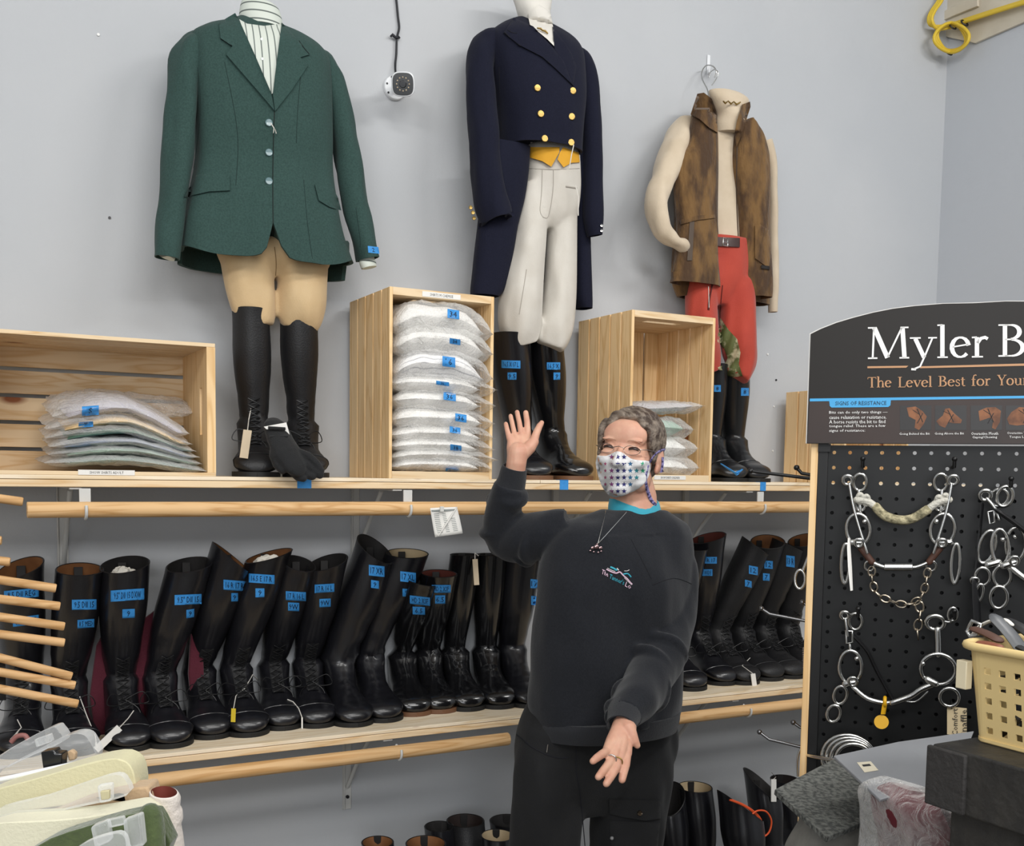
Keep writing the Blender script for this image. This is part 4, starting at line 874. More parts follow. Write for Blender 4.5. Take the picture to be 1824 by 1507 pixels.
# ------------------------------------------------------------------ bagged shirts
FILM = plastic_film('clear_polybag', 'f8f7f5', .05, .07); FILM2 = plastic_film('cloudy_polybag', 'f4f3f0', .16, .12)
SHW = mat('white_shirt_cotton', 'f0eeea', .75, bump=.15, bscale=45, bstretch=(1, 1, 4)); SHC = mat('cream_shirt_cotton', 'e6c898', .75); SHB = mat('pale_blue_shirt_cotton', '98a6c4', .75)
SHG = mat('grey_green_shirt_cotton', '5f8072', .75); SHL = mat('pale_lilac_grey_shirt', 'b9b6c0', .75); SHGR = mat('mint_shirt_cotton', '98b4a2', .75)
SHS = mat('white_striped_shirt', 'd8d6d6', .75); add_stripes(SHS, 'f0efee', 'b4b4b8', 90, 1)
def slabmesh(x0, x1, y0, y1, z0, z1, seed, amp=.004, nx=26, ny=16, sag=None, round_=.45, bulge=0, fr=1.0):
    """a soft folded stack: closed rounded slab"""
    top = []; bot = []
    def pnt(u, v, sgn):
        x = x0+(x1-x0)*u; y = y0+(y1-y0)*v
        ex = min(u, 1-u)*2; ey = min(v, 1-v)*2
        e = min(1, ex/round_)**.5*min(1, ey/round_)**.5
        e = max(.0, e)
        zc = (z0+z1)/2; h = (z1-z0)/2
        n1 = nz((x*9*fr, y*9*fr, seed*3.1), 1, seed)+.6*nz((x*24*fr, y*24*fr, sgn*2+seed), 1, seed+3)+.35*nz((x*60*fr, y*60*fr, sgn*2+seed), 1, seed+5)
        z = zc+sgn*h*e*(1+bulge*(ex*ey))+amp*n1*(.4+.6*e)
        if sag: z += sag(u, v)
        xx = x+amp*1.2*nz((y*20, z*20, seed), 1, seed+9); yy = y+amp*1.5*nz((x*22, seed, z*20), 1, seed+11)
        return V((xx, yy, z))
    vs = []; fs = []
    for s_ in (1, -1):
        for i in range(nx+1):
            for j in range(ny+1): vs.append(pnt(i/nx, j/ny, s_))
    M_ = (nx+1)*(ny+1)
    for i in range(nx):
        for j in range(ny):
            a = i*(ny+1)+j; fs.append((a, a+ny+1, a+ny+2, a+1)); b = a+M_; fs.append((b, b+1, b+ny+2, b+ny+1))
    bd = [(i, 0) for i in range(nx+1)]+[(nx, j) for j in range(1, ny+1)]+[(i, ny) for i in range(nx-1, -1, -1)]+[(0, j) for j in range(ny-1, 0, -1)]
    for k in range(len(bd)):
        a = bd[k][0]*(ny+1)+bd[k][1]; b = bd[(k+1) % len(bd)]; b = b[0]*(ny+1)+b[1]; fs.append((a, a+M_, b+M_, b))
    return MB().add(vs, fs)
def bagged(label, x0, x1, y0, y1, z0, z1, seed, cloth, group, tape=None, spread=(.012, .03, .012), sag=None, film=None, amp=.004, round_=.3):
    t = thing('bagged_shirt', label, 'shirt', ((x0+x1)/2, (y0+y1)/2, z0), group)
    h = z1-z0; o = slabmesh(x0, x1, y0+.004, y1, z0+.001+h*.06, z1-h*.08, seed, amp*.7, sag=sag, round_=round_).build('folded_shirt', cloth, t, ang=70)
    b = slabmesh(x0-spread[0], x1+spread[1], y0-spread[2], y1+.004, z0, z1+.002, seed+20, amp*1.3, sag=sag, round_=.25, nx=34, ny=22, fr=1.5).build('polybag', film or FILM, t, ang=30)
    if tape:
        q, s_ = tape; tape_px(q, s_, [b], t, off=.0008)
    return t
G5 = 'bagged white shirts stacked in the upright crate'
ZM = [(848, 818), (822, 802), (806, 782), (786, 760), (764, 728), (730, 698), (700, 668), (676, 624), (632, 578), (596, 540)]
TP = [((794, 834, 817, 847), '38', 'bottom shirt of the white stack, 38 on its blue tape'), None, ((802, 791, 822, 802), '38', 'white bagged shirt third from the bottom of the stack, creased tape'), ((801, 759, 820, 770), '36', 'white bagged shirt fourth from the bottom, dark folded blue tape'),
 ((811, 736, 831, 750), '36', 'white bagged shirt in mid stack, square tape reading 36'), ((790, 698, 812, 712), '36', 'white bagged shirt just above the square 36 tape, tape near its centre'), ((777, 678, 800, 685), '36', 'thin white bagged shirt with a narrow strip of tape, above mid stack'),
 ((788, 634, 811, 652), '16', 'striped white bagged shirt with a large tilted blue tape, third from top'), ((801, 602, 820, 612), '34', 'bagged white shirt second from the top of the crate stack'), ((797, 550, 818, 566), '34', 'topmost bagged white shirt in the upright crate stack')]
for i, ((yb, yt), tp) in enumerate(zip(ZM, TP)):
    zb = atY(790, yb, SF).z; zt = atY(790, yt, SF).z; zb = max(zb, ZU+.02)
    rr = random.Random(i); x1 = 1.272-rr.uniform(0, .01); sx = (.008, .020 if i > 6 else .036+rr.uniform(-.012, .006), .012)
    lean = .012*(1 if i > 6 else 0)
    sg = (lambda u, v, a=(.035 if i > 6 else .012), b=(.02 if i > 6 else 0): -a*max(0, (u-.6)/.4)**2*(1.0)-b*v*0-.028*(1 if a > .02 else .3)*max(0, 1-u/.3)**2)
    bagged(tp[2] if tp else 'white bagged shirt second from the bottom of the stack, without a tape', 1.024, x1, SF+.004-(.018 if i > 6 else .008), SF+.26, zb, zt+.004, 31+i*3, SHS if i == 7 else SHW, G5, (rectpx(*tp[0], 3), tp[1]) if tp else None, spread=sx, sag=sg, film=FILM2 if i in (1, 8, 9) else FILM, amp=.0055)
# shirts in the long crate, corrugated over each other
G6 = 'bagged shirts in a low pile inside the long crate'
cols = [(SHL, 'sage green bagged shirt at the very bottom of the low pile'), (SHG, 'grey green bagged shirt low in the pile in the long crate'), (SHB, 'pale blue striped bagged shirt in the lower middle of the low pile'), (SHG, 'green edged bagged shirt in the middle of the low pile'), (SHC, 'cream bagged shirt second from the top of the low pile'), (SHL, 'topmost pale grey bagged shirt with a blue tape in the long crate')]
zz = ZU+.012
hs = [.022, .018, .018, .018, .022, .034]
for i, ((c_, lb), h) in enumerate(zip(cols, hs)):
    x0 = Xat(118+4*(i % 2), 800, SF)-.0; x1 = Xat(362-6*i, 800, SF)
    sg = (lambda u, v, k=i: .026*math.sin(math.pi*min(1, u*1.1))**1.0*(.4+k*.12)-.050*max(0, u-.55)*(.5+k*.16)+.045*v*(.3+.12*k))
    tp = {5: ((146, 724, 176, 741), 'S'), 4: ((140, 752, 166, 762), 'M')}.get(i)
    bagged(lb, x0, x1, SF+.012, SF+.245, zz, zz+h, 71+i*5, [SHG, SHGR, SHB, SHG, SHC, SHL][i], G6, (rectpx(*tp[0], -2), tp[1]) if tp else None, spread=(.045-.006*(i % 3), .008, .010), sag=sg, film=FILM2 if i in (0, 2) else FILM, amp=.004)
    zz += h
# loose tops of bags standing up behind the pile
mb = slabmesh(Xat(100, 700, SF), .55, SF+.16, SF+.25, zz-.01, zz+.035, 99, .012, sag=lambda u, v: .03*v, fr=1.6)
o = tag(mb.build('empty_polybag', FILM, ang=30), 'crumpled clear bag flap rising behind the low shirt pile', 'plastic bag')
# shirts in the right upright crate
G7 = 'bagged shirts in the crate behind the woman'
for i, (lb, yb, yt, c_, xr, x_l) in enumerate([('lowest pale bagged shirt beside the woman\'s ear in the right crate', 842, 806, SHW, 1236, 1165), ('pinkish white bagged shirt in the lower middle of the right crate', 808, 770, SHW, 1232, 1160), ('mint bagged shirt lying above the white ones in the right crate', 770, 736, SHGR, 1226, 1150), ('flat grey bag on top of the pile in the right crate', 736, 716, SHL, 1240, 1140)]):
    zb = atY(1190, yb, SF).z; zt = atY(1190, yt, SF).z
    bagged(lb, 1.77, Xat(xr, 780, SF), SF+.008, SF+.25, max(zb, ZU+.02), zt, 131+i*4, c_, G7, None, spread=(.004, .03, .01), sag=lambda u, v, k=i: (.02*u if k == 3 else -.006*u)-.01*(1-v), film=FILM2 if i != 2 else FILM, amp=.006)
# ------------------------------------------------------------------ gloves, tags
GLV = mat('black_knit_glove', '141517', .85, bump=.3, bscale=380, sheen=.1)
gt = thing('riding_glove', 'black knit riding glove draped over the right boot foot under the green jacket', 'glove', atY(510, 820, 2.55))
g = MB(); YG = 2.5
def P(x, y, Y=YG): return tuple(atY(x, y, Y))
g.tube([P(492, 764, 2.56), P(500, 785, 2.54), P(512, 808, 2.52), P(524, 826, 2.51)], [.033, .036, .040, .034], 16, flat=.5, ends=True)
for pts, r_ in ((((508, 815), (520, 838), (532, 850), (540, 852)), .0115), (((520, 815), (535, 834), (548, 846), (556, 849)), .012), (((528, 812), (545, 828), (560, 840), (570, 846)), .0125), (((532, 806), (548, 812), (562, 824), (572, 838)), .011), (((490, 795), (488, 812), (494, 828), (503, 838)), .012)):
    g.tube([P(x, y, 2.525-.006*i) for i, (x, y) in enumerate(pts)], [r_, r_, r_*.95, r_*.8], 12, ends=True)
gu = voxel(g, .0025, 2); gu.v = [p+V((0, -1, 0))*.0012*nz(p, 60) for p in gu.v]; gu.build('glove_body', GLV, gt)
MB().tube([P(478, 762, 2.53), P(508, 764, 2.53)], .004, 8).tube([P(480, 778, 2.527), P(512, 777, 2.527)], .003, 8).build('cuff_strap', LEATH if 0 else GLV, gt)
cdm = MB().add([P(470, 757, 2.545), P(515, 747, 2.555), P(524, 776, 2.553), P(518, 764, 2.552), P(478, 758, 2.543)], [(0, 1, 2, 3, 4)]); cd = MB()
cd.prism([(0, 0), (.055, .012), (.066, -.028), (.058, -.026), (.05, -.006), (.006, -.006)], V(P(470, 760, 2.54)), V((1, 0, 0)), V((0, 0, 1)), .002); cd.build('header_card', PAPER, gt)
def hangtag(label, string_px, card_px, Y, m_=PAPER, group='hang tags tied to the boots', txt=None, cat='tag'):
    bl = bvs(BOOTS); Yd = Y
    def on(x, y, off, lim=None):
        t_ = cast(x, y, bl)
        if t_ is None: return None
        return CAMP+ray(x, y).normalized()*(t_-off)
    S = [on(x, y, .0035) for x, y in string_px]; ref = next((p for p in S if p is not None), atY(*string_px[0], Y))
    S = [p if p is not None else atY(xy[0], xy[1], ref.y-.004*i) for i, (p, xy) in enumerate(zip(S, string_px))]
    q = [atY(x, y, S[-1].y) for x, y in card_px]
    hit = [on(x, y, 0) for x, y in card_px]+[on(sum(c[0] for c in card_px)/4, sum(c[1] for c in card_px)/4, 0)]
    ym = min([h.y for h in hit if h is not None]+[S[-1].y]); q = [atY(x, y, ym-.004) for x, y in card_px]
    t = thing('hang_tag', label, cat, q[0], group)
    S[-1] = (q[0]+q[1])/2
    MB().tube(S, .0013, 6).build('string', WHITEY, t)
    n_ = (q[1]-q[0]).cross(q[3]-q[0]).normalized()*.0012
    o = MB().add([p-n_ for p in q]+[p+n_ for p in q], [(0, 1, 2, 3), (7, 6, 5, 4), (0, 4, 5, 1), (1, 5, 6, 2), (2, 6, 7, 3), (3, 7, 4, 0)]).build('card', m_, t, smooth=False)
    return t
def tquad(x, y, dx, dy, w_):  # card hanging from (x, y) along (dx, dy)
    L = math.hypot(dx, dy); nx, ny = -dy/L*w_/2, dx/L*w_/2
    return [(x+nx, y+ny), (x-nx, y-ny), (x-nx+dx, y-ny+dy), (x+nx+dx, y+ny+dy)]
TANP = mat('beige_card', 'c9b79c', .7)
hangtag('beige string tag hanging on the laces of the left boot under the green jacket', [(447, 728), (443, 748), (441, 768)], tquad(441, 766, -7, 50, 15), 2.50, TANP)
hangtag('white tag card lying left of the tissue stuffed boot on the lower shelf', [(238, 1266), (228, 1280), (216, 1296)], tquad(213, 1296, -42, 40, 13), 2.46)
hangtag('thin white tag hanging from the laces of the second boot from the left', [(142, 1241), (155, 1276), (170, 1312), (171, 1326)], tquad(171, 1322, 0, 12, 3), 2.44)
YT = mat('yellow_card', 'c9b02a', .6)
hangtag('yellow tag between the toes of the paper stuffed boots', [(460, 1212), (450, 1202), (436, 1226), (420, 1240), (417, 1262)], tquad(416, 1262, -1, 24, 8), 2.47, YT)
hangtag('white string with its narrow card beside the toe of the left 9W boot', [(512, 1246), (522, 1250), (532, 1262), (538, 1280)], tquad(538, 1278, 0, 20, 2.5), 2.47)
hangtag('beige tag hanging between the two smooth pull-on boots', [(852, 990), (846, 985), (843, 998)], tquad(846, 996, 3, 46, 9), 2.60, TANP)
hangtag('folded white tag card at the toe of the tan lined boot right of the woman', [(1336, 1172), (1322, 1186), (1338, 1204)], tquad(1341, 1200, 3, 22, 8), 2.46)
hangtag('white tag hanging on the boot behind the rough grey panel', [(1374, 1376), (1382, 1384), (1378, 1392)], tquad(1378, 1388, 0, 40, 9), 2.45)
hangtag('cluster of white strings on the leftmost boot behind the dowels', [(31, 1282), (38, 1296), (24, 1312), (34, 1300), (20, 1316)], tquad(28, 1310, -8, 8, 5), 2.44)
# blue ribbon on rubber boot toe
rbn = MB().tube([atY(x, y, 2.58) for x, y in ((1284, 826), (1296, 834), (1310, 843), (1316, 840), (1322, 836), (1312, 846), (1304, 838))], [.003, .005, .006, .008, .005, .005, .003], 8, flat=.5).build('blue_tape_tie', TAPE)
tag(rbn, 'crumpled blue tape tied over the toe of the rubber boots', 'tape')
# ------------------------------------------------------------------ orange lace looped through a floor boot
ORG = mat('orange_lace', 'e0582a', .5)
om = MB()
for off_ in (0, 3):
    om.tube([atY(x+off_, y, 2.40) for x, y in interp_rows([(1300, 1425), (1318, 1432), (1335, 1442), (1350, 1456), (1356, 1474), (1358, 1492), (1345, 1503), (1330, 1512)], 4)], .003, 8)
om.tube([atY(x, y, 2.39) for x, y in interp_rows([(1340, 1450), (1350, 1444), (1365, 1446), (1374, 1462), (1370, 1482), (1358, 1492), (1340, 1500), (1337, 1480), (1338, 1470)], 4)], .0028, 8)
tag(om.build('orange_lace', ORG), 'bright orange lace looped over the wide boot on the floor', 'lace')
# ------------------------------------------------------------------ price sheet clipped to the rod
q = [atY(x, y, 2.475) for x, y in ((766, 905), (814, 903), (823, 950), (776, 957))]
ps = thing('price_sheet', 'white printed price sheet hanging from the upper rod, curled at a corner', 'paper', q[0])
n_ = (q[1]-q[0]).cross(q[3]-q[0]).normalized(); rows = []
pg = MB()
for j in range(9):
    v = j/8; rows.append([q[0]*(1-u)*(1-v)+q[1]*u*(1-v)+q[3]*(1-u)*v+q[2]*u*v+n_*.004*math.sin(u*3+v*2) for u in [i/8 for i in range(9)]])
vs = [p for r_ in rows for p in r_]; k = len(vs)
fs = [(j*9+i, j*9+i+1, (j+1)*9+i+1, (j+1)*9+i) for j in range(8) for i in range(8)]
pgo = MB().add(vs, fs).build('sheet', PAPER, ps); so = pgo.modifiers.new('s', 'SOLIDIFY'); so.thickness = .0008
pr_ = MB(); GREYP = mat('grey_print', '8d9290', .7)
def qp(u, v): return q[0]*(1-u)*(1-v)+q[1]*u*(1-v)+q[3]*(1-u)*v+q[2]*u*v+n_*(.004*math.sin(u*3+v*2))+V((0, -.0012, 0))
for j in range(11):
    v = .2+j*.065
    for a, b in ((.1, .3), (.42, .55), (.68, .84)):
        if a+.3 > 1-v*.4 and j < 3: continue
        c = [qp(a, v), qp(b, v), qp(b, v+.022), qp(a, v+.022)]; pr_.add(c, [(0, 1, 2, 3)])
pr_.add([qp(.03, .07), qp(.92, .07), qp(.92, .13), qp(.03, .13)], [(0, 1, 2, 3)])
pr_.build('printed_rows', GREYP, pgo, smooth=False)
MB().tube([qp(.98, .0)+V((0, -.003, 0)), qp(.6, .42)+V((0, -.006, 0)), qp(.1, .97)+V((0, -.003, 0))], [.002, .0035, .002], 6, flat=.5).build('curled_fold', PAPER, pgo)
MB().box(tuple(atY(787, 907, 2.468)), (.010, .006, .014)).build('clip', mat('clear_clip', 'd5d5d0', .3), ps, bevel=.001)
# ------------------------------------------------------------------ maroon cloth behind the boots
MAR = mat('maroon_felt_cloth', '4d1022', .9, bump=.2, bscale=200, sheen=.2)
def cloth_px(poly, Y, name, label, m_, cat, lean=.0):
    P_ = [atY(x, y, Y) for x, y in poly]; P0 = P_[0]; mb = MB()
    mb.prism([(p.x-P0.x, p.z-P0.z) for p in P_], P0, V((1, 0, 0)), V((0, 0, 1)), .015)
    return tag(mb.build(name, m_, bevel=.004), label, cat)
cloth_px([(172, 1150), (180, 1136), (206, 1126), (250, 1108), (290, 1078), (294, 1100), (300, 1320), (170, 1320), (160, 1240)], 2.80, 'boot_bag', 'maroon felt boot bag leaning on the wall behind the tissue stuffed boot', MAR, 'bag')
cloth_px([(340, 1130), (356, 1112), (362, 1150), (366, 1290), (345, 1300), (336, 1200)], 2.79, 'boot_bag', 'narrow strip of maroon boot bag showing between two laced boots', MAR, 'bag')
# ------------------------------------------------------------------ wooden dowel rack at the left
DW = wood('dowel_wood', 0, 'd0a878', 'b78c5a', kn=.1)
dr = thing('dowel_rack', 'rack of round wooden dowels reaching in from the left edge', 'rack', (-.45, 1.75, .9))
ends_ = []
for x0, y0, x1, y1 in ((-60, 880, 41, 894), (-60, 993, 18, 1001), (-60, 1024, 100, 1048), (-60, 1060, 107, 1080), (-60, 1090, 115, 1116), (-60, 1122, 115, 1145), (5, 1173, 128, 1205), (5, 1198, 134, 1221), (5, 1228, 139, 1254), (-60, 960, 3, 963)):
    b = atY(x1, y1, 2.02); a = b+V((-.50, .10, .0)); 
    # aim the far end so the dowel follows its line in the room
    A = atY(x0, y0, 2.03); d = (A-b).normalized(); a = b+d*((-.52-b.x)/d.x); ends_.append(a)
    MB().tube([a, b-(b-a).normalized()*.002, b], [.0078, .0078, .0068], 16).build('dowel', DW, dr)
ylo = min(p.y for p in ends_)-.03; yhi = max(p.y for p in ends_)+.03; zt_ = max(p.z for p in ends_)+.08
MB().box((-.535, (ylo+yhi)/2, zt_/2), (.04, yhi-ylo, zt_)).build('post', DW, dr, bevel=.003)
MB().box(tuple(atY(0, 1212, 2.1)), (.018, .02, .07)).tube([atY(0, 1212, 2.1), V((-.52, 2.1, atY(0, 1212, 2.1).z))], .005, 8).build('dark_bracket', BP, dr)
# ------------------------------------------------------------------ the bit display: pegboard panel, sign, hooks and bits
DR = (CR*2.76-CF); DR.z = 0; DR.normalize(); UPV = V((0, 0, 1)); DN = V((DR.y, -DR.x, 0))
if DN.dot(CAMP-atD(1600, 900, 1.7)) < 0: DN = -DN
PP0 = atD(1472, 800, 1.79)
def PT(x, y, off=0): return atPl(x, y, PP0+DN*off, DN)
def UVp(x, y, off=0): p = PT(x, y, off)-PP0; return (p.dot(DR), p.z)
def W(u, v, off=0): return PP0+DR*u+UPV*v+DN*off
DBL = mat('black_display_board', '0f1011', .45, spec=.4); DBK = mat('black_frame', '0d0d0e', .5)
dsp = thing('pegboard_display', 'black pegboard display stand with a wooden edge, hung with horse bits', 'display', W(.3, -1.42))
# perforated panel
cu0 = UVp(1486, 806)[0]; cv0 = UVp(1486, 806)[1]; pit = .0254; nc, nr_ = 23, 34; hr = .0031; K = 12
mb = MB(); th = .005
uL = UVp(1472, 900)[0]
for i in range(nc):
    for j in range(nr_):
        cu, cv = cu0+i*pit, cv0-j*pit; uo = uL if i == 0 else cu-pit/2; u1 = cu+pit/2; v1 = cv+(.012 if j == 0 else pit/2); v0 = cv-pit/2
        sqp = []; ci = []
        for k in range(K):
            a = 2*math.pi*(k+.5)/K; c, s_ = math.cos(a), math.sin(a); mx_ = max(abs(c), abs(s_)); du, dv = c/mx_, s_/mx_
            sqp.append((cu+(du*(u1-cu) if du > 0 else du*(cu-uo)), cv+(dv*(v1-cv) if dv > 0 else dv*(cv-v0)))); ci.append((cu+c*hr, cv+s_*hr))
        # exact corners
        vs = [W(*p) for p in sqp]+[W(*p) for p in ci]+[W(*p, -th) for p in ci]; fs = []
        for k in range(K):
            l = (k+1) % K; fs.append((k, l, K+l, K+k)); fs.append((K+k, K+l, 2*K+l, 2*K+k))
        o_ = len(vs); cs = [(u1, v1), (uo, v1), (uo, v0), (u1, v0)]; vs += [W(*p) for p in cs]
        for q_, (k, l) in enumerate(((1, 1), (4, 4), (7, 7), (10, 10))):
            pass
        for q_, k in enumerate((0, 3, 6, 9)):
            # corner lies between samples k..k+1 when K=12 with half step offset
            fs.append((o_+q_, (k+1) % K, k)) if True else None
        mb.add(vs, fs)
mb.build('pegboard', DBL, dsp, smooth=False)
vb = cv0-(nr_-.5)*pit; ur = cu0+(nc-.5)*pit
def pbox(u0, u1, v0, v1, o0, o1, mbx=None):
    m_ = mbx or MB(); P = [W(u, v, o) for u in (u0, u1) for v in (v0, v1) for o in (o0, o1)]
    return m_.add(P, [(0, 1, 3, 2), (4, 6, 7, 5), (0, 4, 5, 1), (2, 3, 7, 6), (0, 2, 6, 4), (1, 5, 7, 3)])
pbox(uL, ur, vb, cv0-2.5*pit, -.020, -.024).build('backing_board', DBK, dsp, smooth=False)
uw0 = UVp(1438, 1000)[0]; uw1 = UVp(1450.5, 1000)[0]
zb = -PP0.z
pbox(uw1, uL, vb-.12, cv0+.016, -.03, .004).build('frame_post', DBK, dsp, bevel=.001)
pbox(uw0, uw1, zb, cv0+.016, -.20, .006).build('wooden_edge', PZ_WOOD, dsp, bevel=.001)
pbox(ur, ur+.02, zb, cv0+.016, -.20, .006).build('wooden_edge', PZ_WOOD, dsp, bevel=.001)
pbox(uw1, ur, zb, vb, -.19, -.17).build('lower_panel', DBK, dsp)
pbox(uw1, uL+.004, cv0+.001, cv0+.014, .004, .008).build('corner_clip', DBK, dsp)
# sign
sgn = thing('display_sign', 'large black arched sign reading Myler B above the pegboard', 'sign', W(.28, .1))
SB = mat('sign_black', '1c1815', .45, spec=.35); SBR = mat('sign_brown', '3d2b25', .45, col2='2b211e', nscale=3); EDG = mat('white_sign_edge', 'd5d3cf', .5)
OFS = .016
uc = UVp(1735, 540, OFS)[0]
arc = [UVp(x, y, OFS) for x, y in ((1437, 790), (1444, 595), (1462, 586), (1490, 575), (1520, 566), (1555, 557), (1590, 550), (1630, 545), (1680, 541), (1735, 540))]
out = arc+[(2*uc-u, v) for u, v in arc[::-1][1:]]
out = [(u, v) for u, v in out]
# polygon orientation: counter-clockwise seen from the front
def flatpoly(poly, off, thk):
    k = len(poly); ar = sum(poly[i][0]*poly[(i+1) % k][1]-poly[(i+1) % k][0]*poly[i][1] for i in range(k))
    if ar < 0: poly = poly[::-1]
    return MB().prism(poly, W(0, 0, off), DR, UPV, thk) if DR.cross(UPV).dot(DN) > 0 else MB().prism([(-u, v) for u, v in poly], W(0, 0, off), -DR, UPV, thk)
flatpoly(out, OFS, .006).build('sign_board', SB, sgn, smooth=False)
flatpoly([(u+(.0018 if u > uc else -.0018), v+(.0012 if v > .1 else 0)) for u, v in out], OFS-.0015, .006).build('white_edge', EDG, sgn, smooth=False)
def SP(pts, off=.0008): return [UVp(x, y, OFS+off) for x, y in pts]
def spoly(pts, off, name, m_, th_=.0004): return flatpoly(SP(pts, off), OFS+off, th_).build(name, m_, sgn, smooth=False)
spoly([(1438, 789), (1442, 713), (1824, 708), (1990, 706), (1990, 791)], .0006, 'lower_band', SBR)
SBL = mat('sign_sky_blue', '3f9fd6', .4)
spoly([(1442.6, 710), (1824, 705), (1990, 703), (1990, 708), (1824, 709.5), (1442.4, 715)], .0012, 'blue_line', SBL)
spoly([(1477, 713), (1587, 711), (1586, 722), (1582, 725), (1481, 726), (1478, 723)], .0014, 'blue_tab', SBL)
SOR = mat('sign_tan_orange', 'bb8c64', .45)
spoly([(1545, 652.5), (1618, 651.5), (1614, 655), (1545, 656)], .0010, 'underline', SOR)
spoly([(1641, 652.5), (1824, 647.5), (1990, 644), (1990, 648), (1824, 651.5), (1638, 656)], .0010, 'underline', SOR)
# a bookish serif alphabet drawn with a broad pen (unit cap height)
def arcp(cx, cy, rx, ry, a0, a1, n=14): return [(cx+rx*math.cos(R(a0+(a1-a0)*i/n)), cy+ry*math.sin(R(a0+(a1-a0)*i/n))) for i in range(n+1)]
T_, t_ = .145, .055
def stem(x, y0, y1, w_=T_): return ([(x, y0), (x, y1)], w_)
def ser(x0, x1, y, w_=.05): return ([(x0, y), (x1, y)], w_)
GL = {
 'M': (1.24, [([(.14, .02), (.18, .98)], .065), ([(.19, .98), (.58, .03)], .16), ([(.58, .05), (1.0, .97)], .06), ([(1.02, .98), (1.08, .02)], .15), ser(.0, .28, .022), ser(.0, .24, .978), ser(.93, 1.22, .022), ser(.96, 1.2, .978)]),
 'y': (.78, [([(.16, .62), (.42, .02)], .14), ([(.66, .62), (.42, .02), (.3, -.26), (.12, -.34)], .06), ser(.0, .32, .64), ser(.54, .8, .64), ([(.04, -.34), (.18, -.35)], .07)]),
 'l': (.38, [stem(.18, .02, 1.05), ser(.03, .34, .022), ([(.03, 1.03), (.18, 1.04)], .05)]),
 'e': (.64, [(arcp(.33, .33, .25, .31, 10, 320), None), ([(.1, .34), (.57, .42)], .05)]),
 'r': (.56, [stem(.18, .02, .64), ser(.03, .36, .022), ([(.03, .63), (.18, .64)], .05), ([(.2, .45), (.3, .6), (.42, .63), (.5, .58)], .11)]),
 'B': (.82, [stem(.2, .02, .98), ser(.02, .3, .022), ser(.02, .3, .978), (arcp(.36, .76, .24, .215, 90, -90), None), (arcp(.38, .27, .31, .25, 90, -90), None), ([(.2, .975), (.38, .975)], .05), ([(.2, .53), (.4, .53)], .05), ([(.2, .022), (.4, .022)], .05)]),
 'T': (.86, [stem(.43, .02, .97), ser(.28, .58, .022), ([(.05, .97), (.81, .97)], .055), ([(.06, .98), (.04, .8)], .045), ([(.8, .98), (.82, .8)], .045)]),
 'h': (.78, [stem(.18, .02, 1.04), ser(.03, .33, .022), stem(.6, .02, .42), ser(.46, .75, .022), ([(.03, 1.03), (.18, 1.04)], .05), ([(.2, .46), (.32, .6), (.46, .63), (.58, .55), (.6, .42)], .09)]),
 'L': (.74, [stem(.2, .02, .98), ser(.03, .37, .978), ([(.05, .022), (.66, .022)], .055), ([(.66, .01), (.7, .22)], .05)]),
 'v': (.72, [([(.14, .62), (.38, .02)], .14), ([(.62, .62), (.38, .02)], .06), ser(.0, .3, .64), ser(.5, .74, .64)]),
 's': (.5, [([(.4, .54), (.28, .63), (.12, .58), (.12, .44), (.26, .34), (.4, .24), (.4, .08), (.24, .01), (.08, .08)], .085), ([(.42, .6), (.41, .46)], .04), ([(.07, .02), (.08, .2)], .04)]),
 't': (.44, [stem(.18, .12, .84), ([(.02, .63), (.38, .63)], .05), ([(.18, .14), (.24, .02), (.4, .05)], .08)]),
 'f': (.46, [stem(.18, .02, .8), ([(.02, .62), (.38, .62)], .05), ([(.18, .8), (.24, 1.0), (.36, 1.05), (.46, 1.0)], .09), ser(.03, .36, .022)]),
 'o': (.7, [(arcp(.34, .33, .27, .31, 0, 360, 24), None)]),
 'Y': (.86, [([(.14, .96), (.42, .46)], .14), ([(.74, .96), (.44, .46)], .06), stem(.43, .02, .48), ser(.28, .58, .022), ser(.0, .3, .978), ser(.6, .88, .978)]),
 'u': (.78, [stem(.17, .18, .64), stem(.59, .02, .64), ([(.02, .63), (.17, .64)], .05), ([(.44, .63), (.59, .64)], .05), ([(.17, .2), (.22, .06), (.36, .01), (.5, .08), (.58, .2)], .08), ([(.59, .03), (.74, .03)], .05)]),
 'i': (.36, [stem(.18, .02, .64), ser(.03, .33, .022), ([(.03, .63), (.18, .64)], .05), ([(.18, .8), (.18, .94)], .14)]),
 'H': (.96, [stem(.2, .02, .98), stem(.74, .02, .98), ser(.03, .37, .022), ser(.03, .37, .978), ser(.57, .91, .022), ser(.57, .91, .978), ([(.2, .52), (.74, .52)], .055)]),
}
